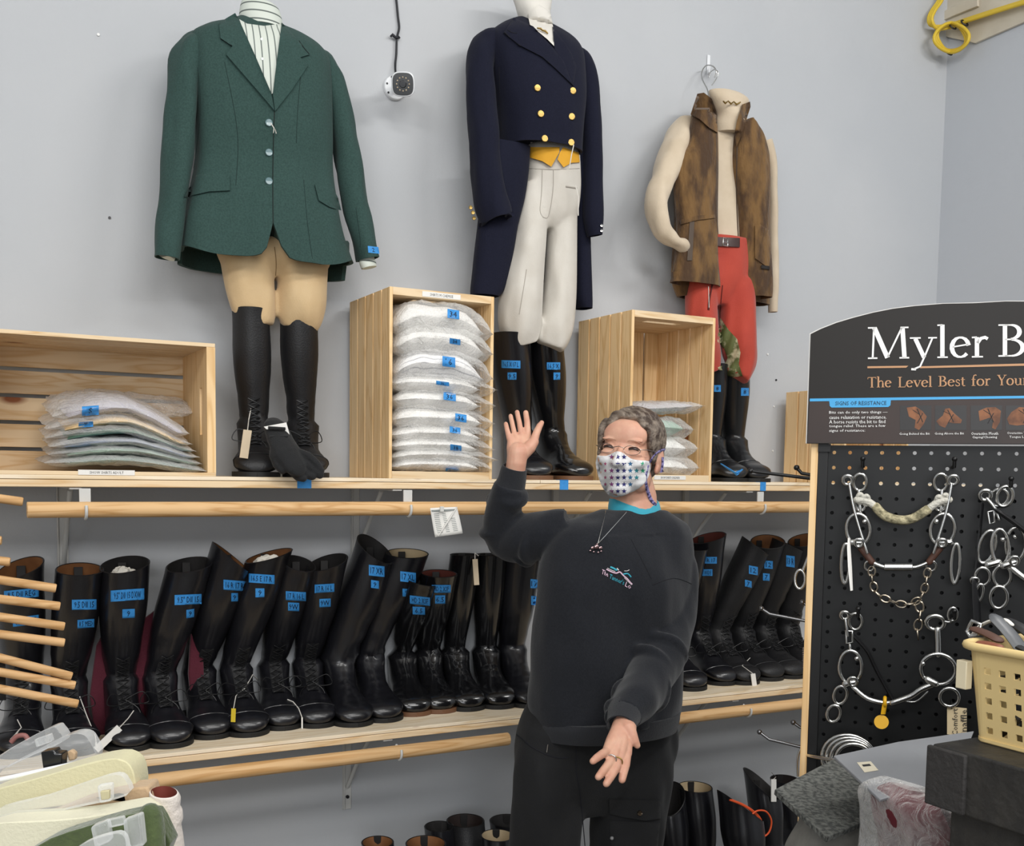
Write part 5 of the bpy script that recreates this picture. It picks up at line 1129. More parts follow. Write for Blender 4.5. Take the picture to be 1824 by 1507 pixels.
def word(s_, x0, x1, yb0, yb1, cap, name, m_, bold=1.0):
    tw = sum(GL[c][0] for c in s_); sx = (x1-x0)/tw; mb = MB(); x = 0
    def px(u, v): X = x0+u*sx; f = (X-x0)/(x1-x0); yb = yb0+(yb1-yb0)*f; return (X, yb-v*cap)
    for c in s_:
        for pts, w_ in GL[c][1]:
            q = [(x+a, b) for a, b in pts]; L = []; Rr = []
            for i, (a, b) in enumerate(q):
                p, n = q[max(i-1, 0)], q[min(i+1, len(q)-1)]; dx, dy = n[0]-p[0], n[1]-p[1]; l = math.hypot(dx, dy) or 1
                ww = (w_ if w_ is not None else .055+.10*abs(dy/l)**1.3)*bold/2
                ex, ey = -dy/l*ww*(cap/sx)*.0+(-dy/l*ww)*1.0, dx/l*ww
                ex *= max(.8, min(1.15, cap/sx)); L.append((a+ex, b+ey)); Rr.append((a-ex, b-ey))
            if pts[0] == pts[-1] or math.hypot(pts[0][0]-pts[-1][0], pts[0][1]-pts[-1][1]) < .01: pass
            vs = [W(*UVp(*px(a, b), OFS+.001), OFS+.0016) for a, b in L]+[W(*UVp(*px(a, b), OFS+.001), OFS+.0016) for a, b in Rr]; k = len(q)
            mb.add(vs, [(i, i+1, k+i+1, k+i) for i in range(k-1)])
        x += GL[c][0]
    return mb.build(name, m_, sgn, smooth=False)
LW = mat('sign_white_letters', 'e9e8e6', .45)
word('Myler', 1546, 1763, 639.5, 636.5, 56.5, 'title_lettering', LW, .95)
word('Bits', 1777, 1777+2.18*63, 635.5, 633, 57.5, 'title_lettering', LW, .95)
for s_, a, b, y in (('The', 1545, 1588, 690.5), ('Level', 1599, 1661, 690), ('Best', 1671, 1720, 688.5), ('for', 1730, 1765, 687.5), ('Your', 1776, 1832, 686.5)): word(s_, a, b, y, y-.8, 18.5, 'tagline_lettering', SOR, 1.05)
def stext(s_, x0, x1, y, h, name, m_):
    vs, fs, _ = text_mesh(s_, 1); mb = MB(); sl = -.013
    mb.add([W(*UVp(x0+(x1-x0)*u, y-h*v+sl*(x0+(x1-x0)*u-1600)*.6, OFS+.002), OFS+.0022) for u, v in vs], fs); return mb.build(name, m_, sgn, smooth=False, reg=False)
stext('SIGNS OF RESISTANCE', 1488, 1579, 721, 7, 'tab_lettering', mat('sign_dark_teal', '12354a', .5))
for i, (s_, x1) in enumerate((('Bits can do only two things \u2014', 1581), ('cause relaxation or resistance.', 1579), ('A horse resists the bit to find', 1577), ('tongue relief. These are a few', 1577), ('signs of resistance:', 1541))): stext(s_, 1477, x1, 737.5+i*8.1, 6.3, 'paragraph_lettering', LW)
for s_, a, b, y in (('Going Behind the Bit', 1602, 1656, 776), ('Going Above the Bit', 1665, 1717, 776), ('Overactive Mouth', 1730, 1778, 776), ('Gaping/Chewing', 1732, 1776, 783), ('Overactive Tongue', 1794, 1842, 776), ('Tongue Lolling', 1798, 1838, 783)): stext(s_, a, b, y, 5.2, 'caption_lettering', LW)
PH = mat('picture_dark', '171210', .35); HB = mat('bay_horse_print', '8d5a38', .5, col2='5f3a24', nscale=60); HBD = mat('horse_shadow_print', '3a2419', .5); BRD = mat('bridle_print', '1a1210', .5)
for k, x in enumerate((1603, 1665.5, 1729, 1791.5)):
    spoly([(x, 722.5), (x+56, 722), (x+56, 766), (x, 766.5)], .0010, 'horse_picture', PH)
    H = [[(12, 4), (28, 2), (40, 10), (48, 20), (42, 34), (34, 44), (26, 40), (28, 26), (16, 20)], [(2, 28), (14, 18), (18, 6), (26, 5), (34, 14), (48, 26), (46, 32), (34, 32), (24, 30), (18, 40), (8, 36)], [(14, 10), (28, 4), (44, 3), (54, 10), (52, 30), (44, 43), (38, 40), (40, 28), (34, 22), (16, 28)], [(2, 24), (10, 12), (24, 3), (40, 5), (44, 18), (36, 34), (20, 36), (6, 34)]][k]
    spoly([(x+a, 722+b) for a, b in H], .0016, 'horse_head', HB)
    for a, b in (((30, 6), (40, 30)), ((22, 8), (34, 16)), ((40, 14), (30, 32))): 
        if k != 1: spoly([(x+a[0], 722+a[1]), (x+a[0]+1.6, 722+a[1]), (x+b[0]+1.6, 722+b[1]), (x+b[0], 722+b[1])], .0020, 'bridle_strap', BRD)
        else: spoly([(x+a[0]-8, 722+a[1]+2), (x+a[0]-6.4, 722+a[1]+2), (x+b[0]-6, 722+b[1]), (x+b[0]-7.6, 722+b[1])], .0020, 'bridle_strap', BRD)
# hooks on the pegboard
HK = mat('black_hook_plastic', '0c0c0d', .35); IRON = mat('sweet_iron', '7a6450', .35, metal=1); BRW = mat('brown_leather_wrap', '4a2f24', .6)
def peg(x, y, reach=.05):
    p = PT(x, y); a = p+DN*reach; t = MB().tube([p-DN*.004, p+DN*.01, a, a+UPV*.012], .0028, 8).ell(a+UPV*.012, .0042, 8, 6).build('peg_hook', HK)
    return t
def R_(x, y, rx, ry, off, r=.0021, m_=None, mb=None, tilt=0, n=30, a0=0, a1=360):
    """ring drawn round a pixel centre, lying near the board"""
    c = PT(x, y, off); s_ = (c-CAMP).dot(CF)/F; ca, sa = math.cos(R(tilt)), math.sin(R(tilt)); P_ = []
    full = a1-a0 == 360; k = n if full else n+1
    for i in range(k):
        a = R(a0+(a1-a0)*i/n); u, v = rx*s_*math.cos(a), ry*s_*math.sin(a); P_.append(c+DR*(u*ca-v*sa)+UPV*(u*sa+v*ca)+DN*(.003*math.sin(a)))
    return (mb or MB()).tube(P_, r*1.22, 8, closed=full)
def TB(pts, off, r, mb=None, n=8, flat=1, k=4):
    q = interp_rows([(p[0], p[1], p[2] if len(p) > 2 else 0) for p in pts], k) if len(pts) > 2 else [(p[0], p[1], p[2] if len(p) > 2 else 0) for p in pts]
    return (mb or MB()).tube([PT(x, y, off+o) for x, y, o in q], r, n, ends=True, flat=flat)
def chain(pts, off, link, r, mb):
    q = [PT(x, y, off) for x, y in interp_rows(pts, 8)]; acc = 0; prev = q[0]; i = 0; last = q[0]
    for a, b in zip(q, q[1:]):
        acc += (b-a).length
        if acc >= link*.72:
            t = (b-last).normalized(); c = (b+last)/2; up = DN if i % 2 else t.cross(DN).normalized()
            ax = t.cross(up).normalized()
            P_ = [c+t*(link*.5*math.cos(w))+up*(link*.33*math.sin(w)) for w in (2*math.pi*j/14 for j in range(14))]
            mb.tube(P_, r, 6, closed=True); last = b; acc = 0; i += 1
    return mb
for (x, y), lb in (((1538, 831), 'left peg hook holding the rope nosed bit'), ((1697, 832), 'right peg hook holding the rope nosed bit'), ((1530, 1091), 'left peg hook holding the lower bit with the yellow tag'), ((1697, 1095), 'right peg hook holding the lower bit with the yellow tag'), ((1795, 866), 'peg hook holding the bit cut off by the photo edge')):
    tag(peg(x, y), 'black '+lb, 'hook', 'black peg hooks on the pegboard')
b1_ = thing('horse_bit', 'steel horse bit with a rope noseband, curb chain and long shanks, topmost on pegboard', 'bit', PT(1610, 920, .03), 'horse bits on the pegboard')
for sx in (1, -1):
    X = (lambda x: x) if sx == 1 else (lambda x: 3208-x)
    mb = MB(); R_(X(1532), 859, 11, 15, .035, .0023, mb=mb); R_(X(1510), 855, 8, 8, .045, .0025, mb=mb)
    TB([(X(1513), 862), (X(1522), 910), (X(1545), 985)], .046, .0022, mb); TB([(X(1530), 874), (X(1533), 916)], .034, .003, mb)
    R_(X(1529), 943, 20, 28, .038, .0025, mb=mb, tilt=sx*6); R_(X(1533), 897, 9, 13, .036, .0024, mb=mb)
    mb.ell(PT(X(1540), 929, .040), .0045, 10, 8)
    TB([(X(1516), 966), (X(1534), 966)], .040, .0058, mb, 12); R_(X(1530), 967, 7, 7, .046, .0022, mb=mb)
    R_(X(1506), 1004, 7, 36, .036, .0024, mb=mb, tilt=0); R_(X(1549), 1008, 8, 9, .034, .0018, mb=mb)
    mb.build('cheek_piece', STEEL, b1_)
mb = TB([(1553, 1001), (1575, 1010), (1604, 1011), (1632, 1010), (1655, 1001)], .036, [.0036]*17 if 0 else .0036)
mb.build('mouthpiece', STEEL, b1_)
MB().tube([PT(1575, 1010, .036), PT(1626, 1010, .036)], .0062, 16).build('mouth_roller', STEEL, b1_, bevel=.001)
for a in ([(1534, 977), (1543, 988), (1553, 1001)], [(1674, 977), (1665, 988), (1655, 1001)]): TB(a, .036, .0055).build('leather_wrap', BRW, b1_)
ROPE = mat('white_rope_braid', 'c9c6bb', .7, bump=.5, bscale=200); ROPC = mat('cream_rope_wrap', 'bdb391', .8, col2='6f6a52', nscale=120, bump=.5, bscale=150)
TB([(1527, 890), (1545, 893), (1562, 905)], .042, .006).build('rope_noseband', ROPE, b1_); TB([(1690, 890), (1672, 894), (1652, 908)], .042, .006).build('rope_noseband', ROPE, b1_)
mb = MB()
for x, y in ((1532, 888), (1543, 891), (1684, 889), (1672, 892)): R_(x, y, 4, 8, .042, .003, mb=mb)
mb.build('rope_knot', ROPE, b1_)
TB([(1560, 903), (1575, 918), (1600, 926), (1625, 924), (1652, 908)], .042, .0075).build('rope_wrap', ROPC, b1_)
chain([(1553, 1011), (1554, 1035), (1562, 1058), (1585, 1070), (1612, 1077), (1638, 1068), (1648, 1045), (1653, 1014)], .034, .0165, .0015, MB()).build('curb_chain', mat('antique_brass_chain', 'a39888', .3, metal=1), b1_)
chain([(1636, 1072), (1640, 1095), (1634, 1115), (1636, 1142)], .034, .019, .0015, MB()).build('chain_tail', _M['antique_brass_chain'], b1_)
MB().tube([PT(1512, 958, .052), PT(1512, 975, .052), PT(1514, 1010, .052), PT(1517, 1052, .052)], [.002, .004, .0045, .003], 6, flat=.3).build('paper_string_tag', PAPER, b1_)
b2_ = thing('horse_bit', 'steel ring bit with a yellow plastic tag on its mouthpiece, lower on the pegboard', 'bit', PT(1590, 1200, .03), 'horse bits on the pegboard')
mb = MB(); R_(1524, 1107, 11, 15, .035, .0022, mb=mb); R_(1505, 1096, 7, 7, .045, .0024, mb=mb); TB([(1506, 1102), (1510, 1132)], .045, .0022, mb)
TB([(1507, 1124), (1518, 1124), (1519, 1144), (1508, 1146), (1507, 1126)], .042, .0018, mb, k=1); TB([(1514, 1148), (1515, 1160)], .038, .0025, mb)
R_(1515, 1188, 19, 30, .038, .0025, mb=mb); mb.ell(PT(1526, 1173, .040), .0042, 10, 8); TB([(1506, 1218), (1524, 1214)], .042, .006, mb, 12); R_(1519, 1214, 7, 8, .048, .0022, mb=mb)
R_(1497, 1238, 11, 17, .036, .0022, mb=mb, tilt=-12); R_(1485, 1271, 11, 16, .036, .0022, mb=mb, tilt=-15); mb.build('cheek_piece', STEEL, b2_)
mb = MB(); R_(1666, 1109, 15, 13, .038, .003, mb=mb); R_(1697, 1094, 7, 12, .046, .0022, mb=mb); TB([(1670, 1121), (1671, 1145), (1671, 1166)], .038, .0052, mb, 10); TB([(1680, 1106), (1692, 1108), (1699, 1100)], .04, .0024, mb)
R_(1671, 1192, 29, 28, .038, .0028, mb=mb); R_(1691, 1242, 16, 17, .036, .0024, mb=mb); mb.ell(PT(1644, 1182, .04), .0042, 10, 8); TB([(1652, 1210), (1666, 1218)], .04, .006, mb, 12); mb.build('cheek_piece', STEEL, b2_)
TB([(1520, 1224), (1545, 1244), (1580, 1252), (1608, 1245)], .038, .0042).build('mouthpiece', STEEL, b2_); TB([(1588, 1252), (1622, 1240), (1640, 1228), (1664, 1218)], .038, .0052).build('mouthpiece', STEEL, b2_)
TB([(1604, 1246), (1630, 1250), (1652, 1232)], .032, .0018).build('curb_strap', STEEL, b2_)
STR = mat('black_leather_strap', '101012', .45)
def strap(pts, off, w_, name, par, m_=STR):
    return TB(pts, off, w_, flat=.28).build(name, m_, par)
strap([(1520, 1132), (1545, 1160), (1562, 1195), (1588, 1242)], .03, .011, 'leather_strap', b2_)
YP = mat('yellow_plastic', 'd8a51c', .4)
mb = MB(); q = PT(1576, 1250, .044); mb.torus(q, .007, .003, DR, 16, 8); mb.tube([PT(1576, 1254, .047), PT(1573, 1272, .047)], .0055, 8, flat=.35); mb.tube([PT(1570, 1286, .046), PT(1570, 1286, .049)], .0115, 22); mb.build('yellow_tag', YP, b2_)
cq = [(1687, 1258), (1722, 1262), (1722, 1312), (1687, 1308)]; CRD = mat('cream_card', 'cdbb97', .7)
co = flatpoly([UVp(x, y, .03) for x, y in cq], .03, .001).build('price_card', CRD, b2_, smooth=False)
for s_, xa, xb, y0, y1 in (('Comfort', 1696, 1706, 1262, 1310), ('Snaffle', 1711, 1722, 1264, 1312)):
    vs, fs, _ = text_mesh(s_, 1); MB().add([W(*UVp(xb-(xb-xa)*(1-v), y1-(y1-y0)*u, .031), .0312) for u, v in [(u, 1-v) for u, v in vs]], fs).build('printed_text', TXT, co, smooth=False, reg=False)
MB().tube([PT(1694, 1246, .034), PT(1695, 1262, .032)], .0015, 6).build('card_thread', HK, b2_)
b3_ = thing('horse_bit', 'steel bit with three oval rings, black strap and hanging double ring, cut by photo edge', 'bit', PT(1800, 980, .03), 'horse bits on the pegboard')
mb = MB(); R_(1755, 882, 9, 9, .045, .0028, mb=mb); R_(1780, 886, 14, 16, .035, .0024, mb=mb, tilt=-30); R_(1790, 884, 13, 18, .04, .0024, mb=mb, tilt=-10); TB([(1758, 888), (1772, 905), (1780, 925)], .044, .0026, mb)
TB([(1760, 912), (1770, 909), (1772, 930), (1763, 933), (1760, 914)], .042, .0018, mb, k=1); R_(1758, 974, 13, 30, .034, .0026, mb=mb, tilt=-12); R_(1782, 974, 14, 32, .042, .0026, mb=mb, tilt=6); mb.ell(PT(1786, 961, .045), .004, 10, 8)
TB([(1760, 1006), (1778, 1001)], .038, .006, mb, 12); TB([(1788, 1008), (1808, 1000)], .042, .006, mb, 12); R_(1807, 999, 7, 8, .048, .0022, mb=mb); mb.build('cheek_piece', STEEL, b3_)
mb = MB(); R_(1750, 1027, 12, 16, .036, .0022, mb=mb); R_(1785, 1026, 14, 19, .038, .0022, mb=mb); R_(1779, 1064, 14, 20, .038, .0024, mb=mb); R_(1744, 1056, 6, 16, .038, .0022, mb=mb, tilt=-8); mb.build('double_ring', STEEL, b3_)
mb = MB(); R_(1809, 969, 16, 30, .036, .0026, mb=mb); mb.ell(PT(1808, 956, .04), .004, 10, 8); mb.build('oval_ring', STEEL, b3_)
TB([(1803, 1012), (1820, 1026), (1850, 1046)], .04, .0052).build('mouthpiece', STEEL, b3_)
strap([(1782, 914), (1800, 926), (1824, 945), (1850, 968)], .046, .013, 'leather_roll', b3_); strap([(1750, 900), (1744, 960), (1738, 1030)], .034, .004, 'leather_strap', b3_)
strap([(1738, 1036), (1739, 1065), (1741, 1105)], .04, .009, 'leather_strap', b3_); mb = MB(); R_(1736, 1034, 6, 5, .04, .0022, mb=mb); mb.build('strap_ring', STEEL, b3_)
b4_ = thing('horse_bit', 'bundle of big steel rings hanging at the foot of the pegboard above the panels', 'bit', PT(1510, 1345, .04), 'horse bits on the pegboard')
for k, (rx, ry, o_) in enumerate(((46, 44, .03), (41, 39, .045), (36, 34, .06), (30, 28, .075))):
    mb = MB(); R_(1512+k*3, 1352, rx, ry, o_, .0028, mb=mb, tilt=-8+6*k); mb.build('ring', STEEL, b4_)
mb = MB(); TB([(1437, 1345, -.02), (1462, 1350, .02), (1490, 1354, .05)], .02, .0032, mb); mb.build('crossbar', STEEL, b4_)
# prongs and tack on the left side of the stand
CHR = mat('dark_chrome', '6e6e70', .25, metal=1)
def prong(pts, offs, lb, m_=CHR, r=.0028):
    P_ = [PT(x, y, o) for (x, y), o in zip(pts, offs)]; t = MB().tube(P_, r, 8).ell(P_[0], r*1.7, 8, 6).build('display_prong', m_)
    return tag(t, lb, 'prong', 'steel prongs on the side of the stand')
prong([(1356, 1084), (1371, 1094), (1440, 1107)], (-.06, -.06, -.06), 'upper thin steel prong sticking out left of the display among the boots')
prong([(1429, 1073), (1436, 1077), (1444, 1081)], (-.02, -.02, -.02), 'short steel prong end just above the upper prong')
prong([(1353, 1304), (1370, 1317), (1440, 1334)], (-.06, -.06, -.06), 'lower dark steel prong sticking out left of the display over grey wall')
prong([(1413, 1287), (1424, 1295), (1442, 1302)], (-.03, -.03, -.03), 'short dark prong just under the lower rod beside the display')
prong([(1337, 839), (1352, 841), (1450, 853)], (-.05, -.05, -.05), 'long dark prong crossing above the upper shelf toward the rubber boot', HK, .003)
prong([(1419, 833), (1428, 843), (1450, 847)], (-.02, -.02, -.02), 'short dark prong with a turned up end in front of the last crate', HK, .003)
mb = MB(); mb.tube([PT(x, y, -.03) for x, y in ((1446, 975), (1437, 1000), (1430, 1017))], .0028, 8); c = PT(1425, 1032, -.03); mb.tube([c+DR*(.0085*math.cos(a))+UPV*(.0165*math.sin(a)) for a in (2*math.pi*i/24 for i in range(24))], .0026, 8, closed=True)
tag(mb.build('bit_shank', STEEL), 'steel shank with a small oval ring hanging left of the wooden edge', 'bit')
mb = MB(); mb.tube([PT(1434+4*math.cos(i*.9), 1153+i*.55, -.03+.004*math.sin(i*.9)) for i in range(72)], .0014, 6); tag(mb.build('curb_spring', STEEL), 'coiled steel spring hanging left of the wooden edge above the shelf end', 'spring')
tag(MB().tube([PT(x, y, -.03) for x, y in interp_rows([(1440, 1326), (1432, 1328), (1424, 1338), (1420, 1358), (1421, 1383)], 4)], .002, 8).build('hanging_wire', STEEL), 'thin curved steel wire hanging from the lower prong', 'wire')
# ------------------------------------------------------------------ counter corner with basket, panels and bagged goods
BOXM = mat('worn_black_paint', '222120', .55, col2='302e2b', nscale=14, stretch=(3, 3, 1), bump=.25, bscale=90)
BX = .905; byF = atX(1672, 1322, BX).y; bz = atX(1672, 1322, BX).z
bx = thing('black_box', 'black painted wooden box in the right foreground carrying the basket', 'box', (BX+.3, byF-.35, 0))
MB().box((BX+.31, byF-.40, bz/2-.03), (.60, .78, bz-.06)).build('box_body', BOXM, bx, bevel=.003)
MB().box((BX+.30, byF-.40, bz-.0325), (.62, .80, .065)).build('box_rim', BOXM, bx, bevel=.003)
MB().box((BX-.0105, byF-.020, bz-.033), (.006, .048, .062)).build('corner_block', mat('rough_black_end_grain', '2e2c2b', .8, bump=.3, bscale=120), bx, bevel=.002)
# basket
BKM = mat('cream_yellow_plastic', 'd6bd85', .45, spec=.4); bk = thing('plastic_basket', 'cream plastic basket with square holes on the black box', 'basket', (BX+.1, byF-.1, bz))
kx0 = BX+.03; zr = atX(1703, 1148, kx0-.008).z; yk1 = atX(1703, 1148, kx0-.008).y; yk0 = yk1-.30; z0k = bz; hk_ = zr-z0k
def ks(v): return .013*(1-v)   # taper
sp = .0172; hh_ = .0045; wall = MB()
def wallgrid(fn, n_u, n_v, umar):
    """wall with square holes, fn(u, v) -> (outer, inner)"""
    us = [0]; vs = [0]
    L = 1.0
    pu = 1.0/n_u; pv = .78/n_v
    for i in range(n_u): us += [i*pu+pu*.27, i*pu+pu*.73]
    us.append(1)
    for j in range(n_v): vs += [.06+j*pv+pv*.28, .06+j*pv+pv*.72]
    vs.append(1); P = []; idx = {}
    for i, u in enumerate(us):
        for j, v in enumerate(vs):
            a, b = fn(u, v); idx[(i, j)] = len(P); P += [a, b]
    fs = []
    hole = lambda i, j: 0 <= i < len(us)-1 and 0 <= j < len(vs)-1 and i % 2 == 1 and j % 2 == 1 and i < len(us)-1 and j < len(vs)-1
    for i in range(len(us)-1):
        for j in range(len(vs)-1):
            if hole(i, j):
                c = [idx[(i, j)], idx[(i+1, j)], idx[(i+1, j+1)], idx[(i, j+1)]]
                for a, b in zip(c, c[1:]+c[:1]): fs.append((a, b, b+1, a+1))
                continue
            c = (idx[(i, j)], idx[(i+1, j)], idx[(i+1, j+1)], idx[(i, j+1)]); fs.append(c); fs.append(tuple(k+1 for k in c[::-1]))
    return P, fs
kw = .20
def corner(xa, ya, v): return 0
def side(p0, p1, nrm, n_u):
    def fn(u, v):
        t = ks(v); c = V(p0)+(V(p1)-V(p0))*u; c = c+V(nrm)*(-t)+V((0, 0, hk_*v)); return c, c-V(nrm)*.0022
    return wallgrid(fn, n_u, 5, 0)
rc = .022
for p0, p1, nn, n_u in (((kx0, yk0+rc, z0k), (kx0, yk1-rc, z0k), (-1, 0, 0), 15), ((kx0+kw, yk0+rc, z0k), (kx0+kw, yk1-rc, z0k), (1, 0, 0), 15), ((kx0+rc, yk1, z0k), (kx0+kw-rc, yk1, z0k), (0, 1, 0), 9), ((kx0+rc, yk0, z0k), (kx0+kw-rc, yk0, z0k), (0, -1, 0), 9)):
    P_, fs = side(p0, p1, nn, n_u); wall.add(P_, fs)
for cx, cy, a0 in ((kx0+rc, yk1-rc, 90), (kx0+kw-rc, yk1-rc, 0), (kx0+kw-rc, yk0+rc, 270), (kx0+rc, yk0+rc, 180)):
    rg = []
    for v in (0, .5, 1):
        o1 = [V((cx+(rc-ks(v))*math.cos(R(a0+90*i/6)), cy+(rc-ks(v))*math.sin(R(a0+90*i/6)), z0k+hk_*v)) for i in range(7)]; rg.append(o1)
    for a, b in zip(rg, rg[1:]):
        vs_ = a+b; wall.add(vs_, [(i, i+1, 8+i, 7+i) for i in range(6)])
def rrect(x0, x1, y0, y1, r_, z, n=6):
    o = []
    for cx, cy, a0 in ((x1-r_, y1-r_, 0), (x0+r_, y1-r_, 90), (x0+r_, y0+r_, 180), (x1-r_, y0+r_, 270)):
        for i in range(n+1): o.append(V((cx+r_*math.cos(R(a0+90*i/n)), cy+r_*math.sin(R(a0+90*i/n)), z)))
    return o
wo = wall.build('basket_wall', BKM, bk, smooth=False)
q0 = rrect(kx0+.010, kx0+kw-.010, yk0+.010, yk1-.010, .016, z0k+.0015); MB().loft([q0, [p+V((0, 0, .003)) for p in q0]]).build('basket_floor', BKM, bk)
MB().tube(rrect(kx0-.004, kx0+kw+.004, yk0-.004, yk1+.004, .026, z0k+hk_), .0045, 8, closed=True).build('basket_rim', BKM, bk)
# tack in the basket: leather and steel pieces
rnd = random.Random(5); SILV = mat('grey_leather', '4d4f52', .4)
def bpt(x, y, X): return atX(x, y, X)
bits = [
 ('leather_strap', 'flat grey leather strap standing up in the cream basket', [(1778, 1106), (1800, 1130), (1826, 1165)], .99, .011, SILV, .3), 
 ('leather_strap', 'brown tooled leather strap lying on top of the basket contents', [(1740, 1122), (1756, 1128), (1775, 1138)], .97, .008, BRW, .4),
 ('leather_strap', 'reddish brown leather keeper near the basket rim', [(1748, 1146), (1762, 1148), (1778, 1152)], .955, .006, mat('red_brown_leather', '7a4632', .5), .5),
 ('leather_strap', 'black leather strap curving behind the grey one in the basket', [(1800, 1108), (1822, 1120), (1850, 1142)], 1.02, .010, STR, .35),
 ('bridle_strap', 'pale thin strap arching over the basket contents', [(1728, 1140), (1742, 1118), (1765, 1106), (1790, 1104), (1802, 1112)], 1.0, .0028, WHITEY, .6)]
for nm, lb, pts, X, r_, m_, fl in bits:
    tag(MB().tube([bpt(x, y, X) for x, y in (interp_rows(pts, 4))], r_, 10, flat=fl, ends=True).build(nm, m_), lb, 'strap', 'tack heaped in the basket')
tag(MB().tube([bpt(x, y, .98) for x, y in ((1722, 1124), (1732, 1106), (1748, 1112), (1742, 1130), (1728, 1134))], .0022, 8, closed=True).build('buckle', STEEL), 'square steel buckle sticking up at the left of the basket', 'buckle')
mb = MB()
for k in range(150):
    c = V((kx0+.022+rnd.random()**1.6*(kw-.05), yk0+.04+rnd.random()*(yk1-yk0-.07), z0k+.012+rnd.random()*(hk_-.018)))
    d = V((rnd.uniform(-.25, .25), rnd.uniform(-1, 1), rnd.uniform(-.5, .5))).normalized()*.026
    mb.tube([c-d, c+V((0, 0, .006)), c+d], .006, 7, flat=.4)
mb.build('tack_fill', STR); tag(bpy.data.objects[mb and 'tack_fill'], 'tangle of dark leather straps filling the basket', 'straps', kind='stuff')
mb = MB()
for k in range(12):
    c = V((kx0+.03+rnd.random()*.05, yk1-.12+rnd.random()*.09, z0k+.015+rnd.random()*(hk_-.03))); ax_ = V((rnd.uniform(-1, 1), rnd.uniform(-1, 1), rnd.uniform(-1, 1))).normalized(); mb.torus(c, .011, .0018, ax_, 16, 6)
tag(mb.build('steel_rings', STEEL), 'loose steel rings among the straps in the basket', 'rings', kind='stuff')
LBLW = mat('white_sticker', 'c8c0ac', .6)
lp = atX(1708, 1209, kx0-.004); MB().box((kx0+.004, yk1-.002, lp.z+.004), (.010, .013, .030)).build('hanging_tab', mat('pale_cream_plastic', 'd8ccae', .5), bk, bevel=.001)
# the two panels lying across the stock in front of the display
def quad3(name, pts, th_, m_, label, cat):
    P_ = [atD(*p) for p in pts]; n_ = (P_[1]-P_[0]).cross(P_[2]-P_[0]).normalized(); n_ = n_ if n_.dot(CAMP-P_[0]) > 0 else -n_
    k = len(P_); mb = MB(); mb.add(P_+[p-n_*th_ for p in P_], [tuple(range(k)), tuple(range(2*k-1, k-1, -1))]+[(i, i+k, (i+1) % k+k, (i+1) % k) for i in range(k)])
    o = mb.build(name, m_, smooth=False, bevel=.001); return tag(o, label, cat), n_
RG = mat('speckled_grey_felt', '3b3d3b', .9, col2='62635f', nscale=160, bump=.6, bscale=200, contrast=(.4, .6)); SG = mat('smooth_grey_card', '85878b', .5, col2='7b7d81', nscale=6)
quad3('felt_sheet', [(1380, 1406, 1.46), (1492, 1348, 1.60), (1615, 1432, 1.46), (1473, 1491, 1.32)], .008, RG, 'speckled dark grey felt panel sticking out below the pegboard', 'panel')
gp, gn = quad3('smooth_grey_sheet', [(1485, 1346, 1.40), (1600, 1321, 1.46), (1735, 1302, 1.52), (1700, 1388, 1.30), (1568, 1424, 1.24)], .004, SG, 'smooth grey panel with a small white sticker, over the felt panel', 'panel')
tape_px([(1526, 1358), (1551, 1356), (1565, 1372), (1540, 1376)], None, gp, gp, 'white_sticker', m_=LBLW)
decal([(1535, 1362), (1549, 1360.5), (1552, 1364), (1538, 1365.5)], gp, 'sticker_print', TXT, gp, th=.0004, off=.0018)
def blob(name, rows, m_, label, cat, seed, fold=.02, fs=(14, 14, 8)):
    return tag(body_px(rows, 4, 56, 2.4, fold, fs, seed).build(name, m_, ang=40), label, cat)
blob('grey_fabric_roll', [(1433, 1450, 1540, .04, 1.08), (1440, 1436, 1570, .05, 1.08), (1470, 1420, 1600, .06, 1.08), (1540, 1400, 1630, .07, 1.08), (1640, 1395, 1650, .07, 1.08), (1960, 1395, 1680, .08, 1.08)], mat('light_grey_fabric', '77756f', .9, col2='65645f', nscale=30, bump=.3, bscale=60), 'light grey fabric roll standing under the felt panel at the bottom', 'fabric', 3, .015)
blob('red_saddle_cloth', [(1405, 1590, 1650, .03, .86), (1425, 1560, 1665, .05, .86), (1470, 1555, 1690, .06, .86), (1530, 1560, 1700, .06, .86), (1700, 1560, 1720, .07, .86)], mat('crimson_cloth', '5a1420', .7, col2='433a3c', nscale=7, contrast=(.45, .55)), 'crimson and grey cloth in clear wrap under the smooth grey panel', 'cloth', 7, .014)
blob('clear_wrap', [(1400, 1580, 1660, .048, .855), (1425, 1546, 1678, .072, .855), (1470, 1538, 1706, .084, .855), (1530, 1540, 1718, .086, .855), (1700, 1542, 1736, .096, .855)], FILM, 'crumpled clear plastic wrap around the crimson cloth', 'plastic wrap', 8, .02)
